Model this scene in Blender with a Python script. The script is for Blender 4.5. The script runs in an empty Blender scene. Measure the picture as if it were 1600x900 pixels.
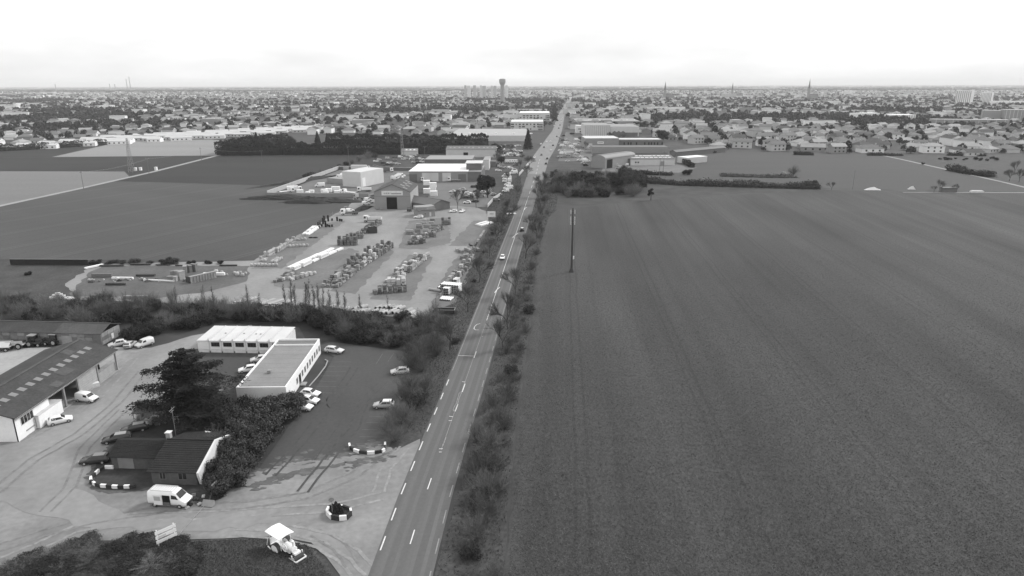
import bpy, math, random
import numpy as np
from mathutils import Matrix, Vector
R = math.radians
random.seed(7); rng = np.random.default_rng(7)
SC = bpy.context.scene
COL = SC.collection
# ------------------------------------------------------------------ camera, sky, sun, exposure
CAM_H, FPX = 60.0, 1066.7
PITCH = math.atan((450 - 132.0) / FPX); ROLL = R(0.12)
cd = bpy.data.cameras.new('camera'); cam = bpy.data.objects.new('camera', cd); COL.objects.link(cam)
cd.sensor_width = 36; cd.lens = 36 * FPX / 1600; cd.clip_end = 80000; cd.clip_start = 1
cam.matrix_world = Matrix.Translation((0, 0, CAM_H)) @ Matrix.Rotation(R(90) - PITCH, 4, 'X') @ Matrix.Rotation(-ROLL, 4, 'Z')
SC.camera = cam
HAZE = 1 / 14000.0
SUN_AZ, SUN_EL = R(58), R(38)          # azimuth measured from +Y towards +X
w = bpy.data.worlds.new('World'); SC.world = w; w.use_nodes = True
nt = w.node_tree; nt.nodes.clear()
def N(t, typ, **k):
    n = t.nodes.new(typ)
    for a, b in k.items(): setattr(n, a, b)
    return n
sky = N(nt, 'ShaderNodeTexSky', sky_type='NISHITA', sun_disc=False, sun_elevation=SUN_EL, sun_rotation=SUN_AZ, air_density=1.0, dust_density=4.0)
bw = N(nt, 'ShaderNodeRGBToBW'); nt.links.new(sky.outputs[0], bw.inputs[0])
tc = N(nt, 'ShaderNodeTexCoord'); mp = N(nt, 'ShaderNodeMapping'); mp.inputs['Scale'].default_value = (1.2, 1.2, 5.0)
nt.links.new(tc.outputs['Generated'], mp.inputs[0])
cl = N(nt, 'ShaderNodeTexNoise'); cl.inputs['Scale'].default_value = 1.6; cl.inputs['Detail'].default_value = 5; cl.inputs['Roughness'].default_value = .55
nt.links.new(mp.outputs[0], cl.inputs[0])
cr = N(nt, 'ShaderNodeMapRange'); cr.inputs[1].default_value = .3; cr.inputs[2].default_value = .62; cr.inputs[3].default_value = 6.4; cr.inputs[4].default_value = 10.2
nt.links.new(cl.outputs[0], cr.inputs[0])
mx = N(nt, 'ShaderNodeMix', data_type='FLOAT'); mx.inputs[0].default_value = .88   # the closed cloud deck over the clear sky
nt.links.new(bw.outputs[0], mx.inputs[2]); nt.links.new(cr.outputs[0], mx.inputs[3])
bg = N(nt, 'ShaderNodeBackground'); bg.inputs[1].default_value = .080
nt.links.new(mx.outputs[0], bg.inputs[0])
wo = N(nt, 'ShaderNodeOutputWorld'); nt.links.new(bg.outputs[0], wo.inputs[0])
sl = bpy.data.lights.new('sun', 'SUN'); sl.energy = 1.5; sl.angle = R(11); sl.color = (1, 1, 1)
sun = bpy.data.objects.new('sun', sl); COL.objects.link(sun)
sdir = Vector((math.sin(SUN_AZ) * math.cos(SUN_EL), math.cos(SUN_AZ) * math.cos(SUN_EL), math.sin(SUN_EL)))
sun.rotation_euler = sdir.to_track_quat('Z', 'Y').to_euler(); sun.location = sdir * 200
SC.view_settings.view_transform = 'Standard'; SC.view_settings.look = 'None'
SC.view_settings.exposure = 0.78; SC.view_settings.gamma = 1.0; SC.view_settings.use_curve_mapping = False
SC.render.engine = 'CYCLES'
SC.cycles.use_denoising = True; SC.cycles.use_adaptive_sampling = False; SC.cycles.max_bounces = 6; SC.cycles.diffuse_bounces = 3; SC.cycles.volume_bounces = 2
SC.cycles.transparent_max_bounces = 4
# ------------------------------------------------------------------ survey: photo point -> place on the ground
def at(px, py, z=0.0):
    x = (px - 800) / FPX; y = -(py - 450) / FPX
    c, s = math.cos(ROLL), math.sin(ROLL)
    x, y = c * x + s * y, -s * x + c * y
    cp, sp = math.cos(PITCH), math.sin(PITCH)
    d = (x, cp + sp * y, -sp + cp * y); t = (z - CAM_H) / d[2]
    return Vector((d[0] * t, d[1] * t, z))
# ------------------------------------------------------------------ materials (the photograph is black and white: greys only)
MATS = {}
def mat(name, v, rough=.9, var=.25, scale=.5, coord='world', stretch=None, rotz=0, fine=None, rnd=0, bump=0, spec=.25, metal=0, lines=None, patch=None):
    """grey Principled: broad mottling (var at scale), optional fine grain (amp, scale), per-object spread, tram lines"""
    if name in MATS: return MATS[name]
    m = bpy.data.materials.new(name); m.use_nodes = True; t = m.node_tree; P = t.nodes['Principled BSDF']
    P.inputs['Roughness'].default_value = rough; P.inputs['Specular IOR Level'].default_value = spec; P.inputs['Metallic'].default_value = metal
    if coord == 'world':
        src = N(t, 'ShaderNodeNewGeometry').outputs['Position']
    else:
        src = N(t, 'ShaderNodeTexCoord').outputs['Object']
    mpn = N(t, 'ShaderNodeMapping'); mpn.inputs['Rotation'].default_value = (0, 0, rotz)
    t.links.new(src, mpn.inputs[0])
    base = mpn.outputs[0]
    def M(op, a, b=None):
        n = N(t, 'ShaderNodeMath', operation=op)
        for i, q in enumerate((a, b)):
            if q is None: continue
            if isinstance(q, (int, float)): n.inputs[i].default_value = q
            else: t.links.new(q, n.inputs[i])
        return n.outputs[0]
    def noise(sc, detail, st=None):
        n = N(t, 'ShaderNodeTexNoise'); n.inputs['Scale'].default_value = sc; n.inputs['Detail'].default_value = detail
        if st:
            q = N(t, 'ShaderNodeMapping'); q.inputs['Scale'].default_value = st; t.links.new(base, q.inputs[0]); t.links.new(q.outputs[0], n.inputs[0])
        else: t.links.new(base, n.inputs[0])
        return n.outputs[0]
    f = M('ADD', M('MULTIPLY', M('SUBTRACT', noise(scale, 6, stretch), .5), 2.6 * var), 1.0)
    if fine:
        f = M('MULTIPLY', f, M('ADD', M('MULTIPLY', M('SUBTRACT', noise(fine[1], 3, fine[2] if len(fine) > 2 else None), .5), 2.6 * fine[0]), 1.0))
    if patch:
        f = M('MULTIPLY', f, M('ADD', M('MULTIPLY', M('SUBTRACT', noise(patch[1], 4, patch[2] if len(patch) > 2 else None), .5), 2.6 * patch[0]), 1.0))
    if rnd:
        oi = N(t, 'ShaderNodeObjectInfo'); f = M('MULTIPLY', f, M('ADD', M('MULTIPLY', oi.outputs['Random'], 2 * rnd), 1 - rnd))
    if lines:
        sx = N(t, 'ShaderNodeSeparateXYZ'); t.links.new(base, sx.inputs[0])
        for per, off, wd, amp in lines:
            wob = M('MULTIPLY', noise(.02, 2), 2.0)
            ph = M('ABSOLUTE', M('SUBTRACT', M('MODULO', M('ADD', M('ADD', sx.outputs[0], wob), off + per * 400), per), per / 2))
            k = N(t, 'ShaderNodeMapRange'); k.inputs[1].default_value = wd; k.inputs[2].default_value = wd * 2.2; k.inputs[3].default_value = 1 + amp; k.inputs[4].default_value = 1
            t.links.new(ph, k.inputs[0]); f = M('MULTIPLY', f, k.outputs[0])
    val = M('MAXIMUM', M('MULTIPLY', f, v), .004)
    cmb = N(t, 'ShaderNodeCombineColor')
    for i in range(3): t.links.new(val, cmb.inputs[i])
    t.links.new(cmb.outputs[0], P.inputs['Base Color'])
    if bump:
        b = N(t, 'ShaderNodeBump'); b.inputs['Strength'].default_value = bump; b.inputs['Distance'].default_value = .15
        t.links.new(f, b.inputs['Height']); t.links.new(b.outputs[0], P.inputs['Normal'])
    MATS[name] = m
    return m
def paint(v, name=None, rough=.45, spec=.4, var=.06, rnd=0):
    return mat(name or 'paint_%03d' % int(v * 1000), v, rough=rough, spec=spec, var=var, scale=1.2, coord='object', rnd=rnd)
# ------------------------------------------------------------------ mesh building
class MB:
    def __init__(s): s.v = []; s.f = []; s.m = []
    def add(s, vs, fs, m=0):
        o = len(s.v); s.v += [tuple(q) for q in vs]; s.f += [tuple(i + o for i in f) for f in fs]; s.m += [m] * len(fs); return s
    def box(s, x0, x1, y0, y1, z0, z1, m=0, rz=0, about=None):
        vs = [(x, y, z) for z in (z0, z1) for x, y in ((x0, y0), (x1, y0), (x1, y1), (x0, y1))]
        if rz:
            ax, ay = about or ((x0 + x1) / 2, (y0 + y1) / 2); c, q = math.cos(rz), math.sin(rz)
            vs = [(ax + (x - ax) * c - (y - ay) * q, ay + (x - ax) * q + (y - ay) * c, z) for x, y, z in vs]
        return s.add(vs, [(3, 2, 1, 0), (4, 5, 6, 7), (0, 1, 5, 4), (1, 2, 6, 5), (2, 3, 7, 6), (3, 0, 4, 7)], m)
    def quad(s, a, b, c, d, m=0): return s.add([a, b, c, d], [(0, 1, 2, 3)], m)
    def poly(s, pts, m=0): return s.add(pts, [tuple(range(len(pts)))], m)
    def prism(s, pts, z0, z1, m=0):
        n = len(pts)
        return s.add([(p[0], p[1], z0) for p in pts] + [(p[0], p[1], z1) for p in pts],
                     [tuple(range(n))[::-1], tuple(range(n, 2 * n))] + [(i, (i + 1) % n, n + (i + 1) % n, n + i) for i in range(n)], m)
    def extr(s, prof, x0, x1, m=0):      # profile in (y, z) swept along x
        n = len(prof)
        return s.add([(x0, p[0], p[1]) for p in prof] + [(x1, p[0], p[1]) for p in prof],
                     [tuple(range(n))[::-1], tuple(range(n, 2 * n))] + [(i, (i + 1) % n, n + (i + 1) % n, n + i) for i in range(n)], m)
    def tube(s, a, b, r0, r1=None, n=6, m=0, cap=True):
        r1 = r0 if r1 is None else r1; a = Vector(a); b = Vector(b); d = (b - a)
        if d.length < 1e-6: return s
        d.normalize(); u = d.cross(Vector((0, 0, 1)) if abs(d.z) < .9 else Vector((1, 0, 0))).normalized(); q = d.cross(u)
        vs = []
        for p, r in ((a, r0), (b, r1)):
            for i in range(n):
                t = 2 * math.pi * i / n; vs.append(p + u * (r * math.cos(t)) + q * (r * math.sin(t)))
        fs = [(i, (i + 1) % n, n + (i + 1) % n, n + i) for i in range(n)]
        if cap: fs += [tuple(range(n))[::-1], tuple(range(n, 2 * n))]
        return s.add(vs, fs, m)
    def pipe(s, a, b, r, ri, n=10, m=0, mi=1):   # hollow pipe with a bell lip
        a = Vector(a); b = Vector(b); d = (b - a).normalized(); u = d.cross(Vector((0, 0, 1))).normalized(); q = d.cross(u); vs = []
        for p, rr in ((a, r), (b, r), (b, ri), (a, ri)):
            for i in range(n):
                t = 2 * math.pi * i / n; vs.append(p + u * (rr * math.cos(t)) + q * (rr * math.sin(t)))
        for k in range(4):
            o, e = k * n, ((k + 1) % 4) * n
            s.add([], [], m); base = 0
        fs = []; ms = []
        for k in range(4):
            o, e = k * n, ((k + 1) % 4) * n
            for i in range(n): fs.append((o + i, o + (i + 1) % n, e + (i + 1) % n, e + i)); ms.append(mi if k == 2 else m)
        o = len(s.v); s.v += [tuple(x) for x in vs]; s.f += [tuple(i + o for i in f) for f in fs]; s.m += ms
        return s
    def mesh(s, name, mats, smooth=False):
        me = bpy.data.meshes.new(name); me.from_pydata(s.v, [], s.f)
        for mm in mats: me.materials.append(mm)
        if any(s.m): me.polygons.foreach_set('material_index', s.m)
        if smooth: me.polygons.foreach_set('use_smooth', [True] * len(s.f))
        me.update(); return me
    def build(s, name, mats, parent=None, smooth=False, loc=None, rz=0):
        if not isinstance(mats, (list, tuple)): mats = [mats]
        return link(name, s.mesh(name, mats, smooth), parent, loc, rz)
def link(name, me, parent=None, loc=None, rz=0, sc=None):
    o = bpy.data.objects.new(name, me); COL.objects.link(o)
    if parent is not None: o.parent = parent
    if loc is not None: o.location = loc
    if rz: o.rotation_euler = (0, 0, rz)
    if sc is not None: o.scale = sc if isinstance(sc, (tuple, list)) else (sc, sc, sc)
    return o
def np_mesh(name, verts, faces, mats, midx=None, smooth=False):
    """verts (n,3), faces (k,3 or 4) as arrays"""
    me = bpy.data.meshes.new(name); k = faces.shape[1]; nf = len(faces)
    me.vertices.add(len(verts)); me.vertices.foreach_set('co', np.asarray(verts, np.float32).ravel())
    me.loops.add(nf * k); me.loops.foreach_set('vertex_index', faces.astype(np.int32).ravel())
    me.polygons.add(nf); me.polygons.foreach_set('loop_start', np.arange(nf, dtype=np.int32) * k)
    me.polygons.foreach_set('loop_total', np.full(nf, k, np.int32))
    for mm in (mats if isinstance(mats, (list, tuple)) else [mats]): me.materials.append(mm)
    if midx is not None: me.polygons.foreach_set('material_index', midx.astype(np.int32))
    if smooth: me.polygons.foreach_set('use_smooth', np.ones(nf, bool))
    me.update(calc_edges=True); return me
def empty(name, loc=(0, 0, 0), rz=0):
    o = bpy.data.objects.new(name, None); COL.objects.link(o); o.location = loc; o.rotation_euler = (0, 0, rz); o.empty_display_size = .1; return o
def tag(o, label=None, cat=None, group=None, kind=None):
    if label: o['label'] = label
    if cat: o['category'] = cat
    if group: o['group'] = group
    if kind: o['kind'] = kind
    return o
def copy_tree(o, parent=None):
    c = o.copy(); COL.objects.link(c); c.parent = parent
    for ch in o.children: copy_tree(ch, c)
    return c
ORD = ['nearest', 'second nearest', 'third nearest', 'fourth nearest', 'fifth nearest', 'sixth nearest', 'seventh nearest', 'eighth nearest', 'ninth nearest', 'tenth nearest',
       'eleventh nearest', 'twelfth nearest', 'thirteenth nearest', 'fourteenth nearest', 'fifteenth nearest', 'sixteenth nearest', 'seventeenth nearest', 'eighteenth nearest', 'nineteenth nearest', 'twentieth nearest']
def ordinal(objs, template, cat, group):
    objs = sorted(objs, key=lambda o: (o.location.x ** 2 + o.location.y ** 2))
    for i, o in enumerate(objs):
        lab = template.format(n=ORD[min(i, 19)])
        tag(o, lab, cat, group)
def structure(o, label=None):
    o['kind'] = 'structure'
    if label: o['label'] = label
    return o
def world_pts(pix, z=0): return [at(p[0], p[1], 0).xy if len(p) == 2 else Vector(p[:2]) for p in pix]
def sheet(name, pts, z, m, label=None):
    from mathutils.geometry import tessellate_polygon
    vs = [Vector((p[0], p[1], 0)) for p in pts]; tri = []
    for t in tessellate_polygon([vs]):
        a, b, c = (vs[i] for i in t); cr_ = (b - a).cross(c - a).z
        if abs(cr_) > 1e-4: tri.append(tuple(t) if cr_ > 0 else tuple(reversed(t)))
    o = MB().add(vs, tri).build(name, m, loc=(0, 0, z)); structure(o, label); return o
def ragged(pts, amp, step=3.0, closed=True):
    """subdivide an outline and roughen it so that edges of dirt and grass wander"""
    out = []; n = len(pts)
    for i in range(n if closed else n - 1):
        a = Vector(pts[i][:2]); b = Vector(pts[(i + 1) % n][:2]); k = max(1, int((b - a).length / step)); d = (b - a); nn = Vector((-d.y, d.x)).normalized() if d.length else Vector((0, 0))
        for j in range(k):
            p = a + d * (j / k) + nn * (random.uniform(-amp, amp) if j else 0); out.append((p.x, p.y))
    return out
# ================================================================== THE SETTING
ROADDIR = 0.066
m_ground = mat('ground_town', .052, var=.5, scale=.012, fine=(.5, .12))
m_cropR = mat('crop_field', .05, var=.55, scale=.028, stretch=(2.4, .16, 1), rotz=R(4.2), fine=(.55, 1.9, (1, .6, 1)), bump=.35,
              lines=[(24.0, 6.0, .17, -.2), (24.0, 8.0, .17, -.2), (24.0, 15.5, .9, .08), (8.0, 1.0, .35, -.07)], patch=(.5, .011, (1.5, .7, 1)))
m_crop2 = mat('crop_field_far', .062, var=.14, scale=.02, stretch=(.3, 1.6, 1), fine=(.2, .6))
m_fieldA = mat('meadow_left', .064, var=.22, scale=.02, stretch=(.25, 1.4, 1), fine=(.2, 1.2), lines=[(30.0, 4.0, .32, .24), (30.0, 6.4, .32, .24), (10.0, 2.0, .5, -.07)], rotz=R(28))
m_fieldB = mat('ploughed_dark', .028, var=.28, scale=.03, fine=(.2, .8), stretch=(.3, 1.2, 1))
m_fieldC = mat('stubble_light', .22, var=.14, scale=.015, stretch=(.25, 1.2, 1), fine=(.15, .6))
m_fieldD = mat('stubble_mid', .155, var=.22, scale=.015, stretch=(.22, 1.3, 1), fine=(.15, .6))
m_verge = mat('verge_grass', .055, var=.45, scale=.16, fine=(.5, 1.6), bump=.3)
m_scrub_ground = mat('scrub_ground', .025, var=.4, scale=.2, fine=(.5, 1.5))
m_dirt = mat('yard_dirt', .225, var=.32, scale=.10, stretch=(1, .5, 1), fine=(.14, .9), rotz=R(-12))
m_dirt2 = mat('yard_dirt_worn', .145, var=.28, scale=.12, fine=(.2, .9))
m_dirt3 = mat('pale_gravel', .31, var=.25, scale=.14, stretch=(1, .6, 1), fine=(.16, 1.1), rotz=R(60))
m_park = mat('parking_asphalt', .066, var=.34, scale=.10, stretch=(.8, .3, 1), fine=(.14, 1.5), rotz=R(-20))
m_road = mat('road_asphalt', .108, var=.10, scale=.5, stretch=(1, .04, 1), fine=(.10, 2.0), rotz=R(4), lines=[(3.7, 1.1, .35, .12)])
m_dustroad = mat('dusty_asphalt', .205, var=.36, scale=.12, stretch=(.6, 1, 1), fine=(.22, 1.0), patch=(.25, .045))
m_line = mat('road_paint', .6, var=.2, scale=1.5, rough=.7)
m_linedim = mat('worn_paint', .24, var=.35, scale=1.5, rough=.8)
m_track = mat('pale_track', .27, var=.18, scale=.1, fine=(.15, .8))

gs = 45000.0
gx = [-gs, -20000, -9000, -4000, -2000, -1200, -700, -450, -300, -200, -100, 0, 100, 200, 300, 450, 700, 1200, 2000, 4000, 9000, 20000, gs]; gy = [-300, 0, 100, 200, 300, 400, 500, 600, 800, 1100, 1600, 2400, 4000, 7000, 12000, 20000, gs]
structure(MB().add([(x, y, 0) for y in gy for x in gx], [(j * len(gx) + i, j * len(gx) + i + 1, (j + 1) * len(gx) + i + 1, (j + 1) * len(gx) + i) for j in range(len(gy) - 1) for i in range(len(gx) - 1)]).build('ground', m_ground), 'dark mottled land reaching to the horizon behind the town')
def ribbon(name, pts, width, z, m, label=None):
    vs = []; n = len(pts); pts = [Vector(p[:2]) for p in pts]
    for i, p in enumerate(pts):
        d = (pts[min(i + 1, n - 1)] - pts[max(i - 1, 0)]).normalized(); q = Vector((-d.y, d.x)); ww = width[i] if isinstance(width, (list, tuple)) else width
        vs += [(*(p + q * ww / 2), 0), (*(p - q * ww / 2), 0)]
    o = MB().add(vs, [(2 * i, 2 * i + 1, 2 * i + 3, 2 * i + 2) for i in range(n - 1)]).build(name, m, loc=(0, 0, z)); structure(o, label); return o
# --- large crop field right of the road
fR = [(-1.5, 20), (-1.0, 73), (0.5, 105), (3.5, 150), (6.0, 182), (9.5, 242), (18.5, 318), (24, 338), (72, 366), (120, 382), (183, 402), (300, 386), (520, 372), (900, 340), (900, 20)]
sheet('crop_field', fR, .03, m_cropR, 'wide dark crop field with tractor lines to the right of the road')
ribbon('field_margin', [(.2 + (y - 73) * .066 + .0009 * max(0, y - 240) ** 1.5 + random.uniform(-.5, .5), y) for y in range(40, 310, 4)], [random.uniform(1.2, 3.4) for _ in range(40, 310, 4)], .036, mat('field_margin', .055, var=.35, scale=.4, stretch=(1, .3, 1), fine=(.5, 2.2)), 'paler worn margin along the road side of the crop field')
# --- fields left
P = world_pts
sheet('meadow', [(-268, 150), (-268, 232), (-185, 239), (-107, 236), (-92, 238), (-84, 352), (-88, 402), (-128, 418), (-160, 427), (-245, 444), (-262, 446), (-263.5, 411), (-267.5, 352)],
      .03, m_fieldA, 'mid grey meadow between the pale track and the builders yard')
sheet('ploughed_field', [(-128, 420), (-160, 428), (-244, 445.5), (-261.5, 447), (-260.5, 497), (-262, 612), (-140, 618), (-104, 560), (-98, 500), (-112, 450)], .06, m_fieldB, 'dark ploughed field in front of the tall conifer hedge')
sheet('stubble_field', [(-270, 150), (-268, 352), (-264, 411), (-262, 470), (-281, 499), (-373, 502), (-560, 505), (-1200, 500), (-1200, 150)], .05, m_fieldD, 'pale streaky field left of the farm track')
sheet('ploughed_strip', [(-262, 472), (-281, 500), (-373, 503), (-560, 506), (-1200, 502), (-1200, 580), (-440, 598), (-402, 603), (-264, 613)], .07, m_fieldB, 'dark field strip behind the pylon')
sheet('pale_field', [(-264, 615), (-402, 605), (-436, 786), (-346, 802), (-271, 738), (-262, 700)], .06, m_fieldC, 'very pale stubble field in front of the white roofed estate')
sheet('dark_strip', [(-442, 600), (-404, 606), (-438, 785), (-455, 785), (-520, 700), (-600, 600)], .05, m_fieldB, 'narrow dark field wedge beside the white roofed estate')
ribbon('farm_track', [(-270, 120), (-268, 300), (-266, 352), (-262, 411), (-259, 497), (-261.5, 616)], 4.0, .10, m_track, 'pale concrete farm track running diagonally past the pylon')
# --- right: far field strips
sheet('far_field', [(105, 425), (112, 560), (130, 650), (182, 652), (300, 620), (383, 588), (430, 500), (480, 440), (900, 352), (520, 378), (300, 393), (186, 410)], .03, m_crop2, 'smooth grey field behind the hedge line')
sheet('paddock', P([(1380, 243), (1408, 249.5), (1452, 259.5), (1506, 271.5), (1560, 283.5), (1640, 302), (1900, 302), (1900, 243)]), .04, m_verge, 'rough grass paddock at the far right')
ribbon('field_lane', P([(1374, 242), (1408, 249), (1452, 259), (1506, 271), (1560, 283), (1640, 302)]), 3.0, .09, m_track, 'pale lane cutting down from the houses to the right edge')
ribbon('field_path', [(225, 392), (300, 389.5), (420, 381), (620, 366)], [1.2, 2.4, 2.0, 2.0], .10, m_track, 'pale strip of path along the back of the crop field')
# --- verges either side of the road
vl = [(-22, 20), (-22, 73), (-19.8, 104), (-17.2, 131), (-23, 148), (-25, 172), (-18, 182), (-12.5, 242), (-9, 302), (-13, 330), (-10, 380), (6, 480), (6, 300), (-3, 242), (-8, 171), (-12, 117), (-15, 80), (-15, 20)]
sheet('verge', ragged(vl, .5), .05, m_verge, 'rough grass verge between the yard fence and the road')
vr = [(-12, 20), (-9.6, 77), (-6.5, 112), (-2, 171), (3, 242), (9, 317), (14, 397), (22, 430), (27, 398), (22, 336), (17.5, 318), (9.2, 242), (5.6, 182), (3, 150), (0, 105), (-1.4, 73), (-2, 20)]
sheet('verge', ragged(vr, .4), .05, m_verge, 'rough grass verge between the road and the crop field')
# --- the road
road_c = [(-16.3, 30), (-15.0, 60), (-14.0, 78), (-13.3, 90), (-12.1, 105), (-10.6, 122), (-8.9, 143), (-6.7, 171.5), (-4.0, 205), (-1.3, 242), (4.6, 317), (10.6, 397), (17.0, 480), (23, 572), (36, 690), (46, 790), (62, 950), (81, 1181), (112, 1560), (160, 2083), (220, 2700), (300, 3400)]
road_w = [8.2] * 9 + [8.2, 8.4, 9.5, 12, 15, 16, 15, 13, 13, 13, 14, 13, 12]
road_w = road_w[:len(road_c)]
road = ribbon('road', road_c, road_w, .09, m_road, 'long straight two lane road running from the bottom towards the town')
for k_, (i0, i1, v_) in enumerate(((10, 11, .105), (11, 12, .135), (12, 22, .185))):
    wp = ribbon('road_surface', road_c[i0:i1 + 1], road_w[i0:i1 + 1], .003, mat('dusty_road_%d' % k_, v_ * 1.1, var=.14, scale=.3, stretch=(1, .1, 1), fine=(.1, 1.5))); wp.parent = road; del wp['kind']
for off in (-2.7, -1.1, 1.1, 2.7):
    wp = ribbon('wheel_path', [(x + off, y) for x, y in road_c[:12]], .55, .006, mat('polished_asphalt', .126, var=.12, scale=.4, stretch=(1, .1, 1), fine=(.1, 2))); wp.parent = road; del wp['kind']
def road_pos(y):
    for (x0, y0), (x1, y1) in zip(road_c, road_c[1:]):
        if y0 <= y <= y1:
            t = (y - y0) / (y1 - y0); return x0 + (x1 - x0) * t
    return road_c[-1][0]
def road_dash(name, off, y0, L, wd, m):
    xa, xb = road_pos(y0) + off, road_pos(y0 + L) + off
    o = MB().poly([(xa - wd / 2, y0, 0), (xa + wd / 2, y0, 0), (xb + wd / 2, y0 + L, 0), (xb - wd / 2, y0 + L, 0)]).build(name, m, road, loc=(0, 0, .012)); return o
for k in range(9): road_dash('edge_dash', -3.75, 77.8 + k * 6.55, 3.0, .19, m_line)
for k in range(13): road_dash('edge_dash', 3.75, 70.5 + k * 6.55, 3.2, .17, m_linedim)
for k in range(4): road_dash('edge_line', -3.75, 138 + k * 45, 44.8, .16, m_linedim)
for k in range(4): road_dash('edge_line', 3.75, 156 + k * 40, 39.8, .15, m_linedim)
for k in range(5): road_dash('centre_dash', 0, 66 + k * 13.1, 3.1, .17, m_line)
road_dash('centre_line', 0, 104, 65, .10, m_linedim)
for y in (127, 145): road_dash('centre_dash', .02, y, 4, .18, m_line)
road_dash('centre_line', 0, 171, 210, .14, m_line)
for k in range(9): road_dash('centre_dash', 0, 390 + k * 22, 11, .2, m_line)
for k in range(8): road_dash('lane_dash', 4.1, 400 + k * 22, 8, .2, m_linedim)
def flat_line(name, pts, wd, m, parent, z=.014):
    mb = MB()
    for a, b in zip(pts, pts[1:]):
        a = Vector(a[:2]); b = Vector(b[:2]); d = (b - a).normalized(); q = Vector((-d.y, d.x)) * wd / 2
        mb.quad((*(a - q), 0), (*(b - q), 0), (*(b + q), 0), (*(a + q), 0))
    return mb.build(name, m, parent, loc=(0, 0, z))
# surveyor-like marks on the lane, taken at their places
flat_line('cross_line', P([(716, 556), (741, 557)]), .16, m_line, road)
flat_line('hook_mark', P([(750.5, 506), (745, 507.5), (741.5, 511), (740.5, 514), (743, 516), (748, 516)]), .16, m_line, road)
for pts in ([(702, 651), (708, 652)], [(701, 658), (706, 658)], [(686, 702), (692, 702)], [(686, 707), (690, 707)], [(722, 597), (727, 597.5)], [(753, 526), (754.5, 526)], [(763, 493.5), (765, 493.5)]):
    flat_line('tick_mark', P(pts), .16, m_line, road)
flat_line('loop_mark', P([(717.5, 615), (720.5, 612.5), (721, 615), (719, 619), (717, 624), (716, 629), (714, 634), (711, 641), (709, 643.5), (708, 641), (710, 636), (713, 631), (715, 624), (717.5, 615)]), .13, m_linedim, road)
for (a, b) in (((773, 458), (781, 449)), ((801, 372), (809, 365)), ((819, 328), (823, 324))):
    flat_line('lane_arrow', P([a, ((a[0] + b[0]) / 2 - 1, (a[1] + b[1]) / 2), b]), .3, m_line, road, z=.018)
# --- apron, yards, car park
apron = [(-14, 20), (-20, 60), (-22, 73), (-27.5, 79.5), (-33, 81), (-47, 80), (-60, 80.3), (-66, 74), (-110, 60), (-150, 90), (-140, 150), (-86, 152), (-70, 166), (-62, 150), (-58, 128), (-60, 112), (-64, 98), (-50, 92), (-41, 93), (-38, 97), (-24, 101), (-19.5, 104.5), (-16.3, 108), (-15.6, 98), (-16.9, 89), (-17.6, 80), (-18, 60)]
sheet('forecourt', ragged(apron, .25), .06, m_dustroad, 'dusty forecourt joining the road and the sheds')
sheet('shed_yard', ragged([(-86, 107), (-87, 150), (-80, 160), (-68, 168), (-62, 160), (-60, 140), (-60, 120), (-66, 106), (-66, 97), (-74, 93), (-88, 92), (-100, 98), (-92, 107)], .5), .075, m_dirt, 'pale dusty yard in front of the long open shed')
sheet('shed_yard', ragged([(-94, 108), (-92, 128), (-91, 152), (-128, 152), (-150, 120), (-130, 96)], .4), .072, m_dirt3, 'pale concrete yard behind the long open shed')
sheet('gravel_patch', ragged([(-72, 96), (-66, 92), (-60, 88), (-52, 84.5), (-36, 86), (-30, 84), (-46, 82), (-60, 83), (-70, 86), (-80, 90)], .8, 2), .085, m_dirt, 'pale worn gravel along the access road')
park_pts = [(-41.5, 93.5), (-41, 108), (-41, 119), (-40.5, 131), (-41, 146), (-47, 152), (-44, 155.5), (-24.5, 148.5), (-22.5, 140), (-20.5, 128), (-20.5, 112), (-21.5, 104.5), (-24.5, 101.6), (-34, 98.6), (-38, 97)]
sheet('car_park', park_pts, .10, m_park, 'dark asphalt car park beside the flat roofed offices')
sheet('courtyard', [(-80, 151), (-60, 151), (-52, 146), (-58, 128), (-66, 130), (-72, 142)], .10, m_park, 'dark asphalt courtyard in front of the prefab offices')
cp = bpy.data.objects['car_park']
for (a, b) in (((510, 566), (549, 566)), ((513, 573), (545, 573)), ((505, 581), (541, 581)), ((500, 588), (532, 588)), ((496, 596), (525, 597)), ((488, 604), (530, 605)), ((492, 614), (525, 615)),
               ((598, 553), (588, 569)), ((615, 553), (606, 566)), ((632, 556), (624, 567)), ((577, 651), (605, 652)), ((572, 661), (614, 662)), ((566, 672), (612, 673)), ((562, 683), (604, 684)), ((556, 694.5), (600, 695))):
    flat_line('bay_line', P([a, b]), .10, mat('faint_paint', .13, var=.5, scale=1.2), cp, z=.010)
m_tyre = mat('tyre_trace', .06, var=.4, scale=.8)
for (c, r, a0, a1) in (((548, 622), 4.6, 20, 300), ((556, 620), 5.6, 60, 250)):
    cc = at(*c); pts = [(cc.x + r * math.cos(R(a)), cc.y + 1.3 * r * math.sin(R(a))) for a in range(a0, a1, 12)]
    flat_line('tyre_trace', pts, .16, m_tyre, cp, z=.008)
for dx in (0, 1.7): flat_line('tyre_trace', [(-33 + dx, 100), (-32 + dx, 112), (-30.5 + dx, 122), (-28 + dx, 132)], .22, m_tyre, cp, z=.008)
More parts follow.
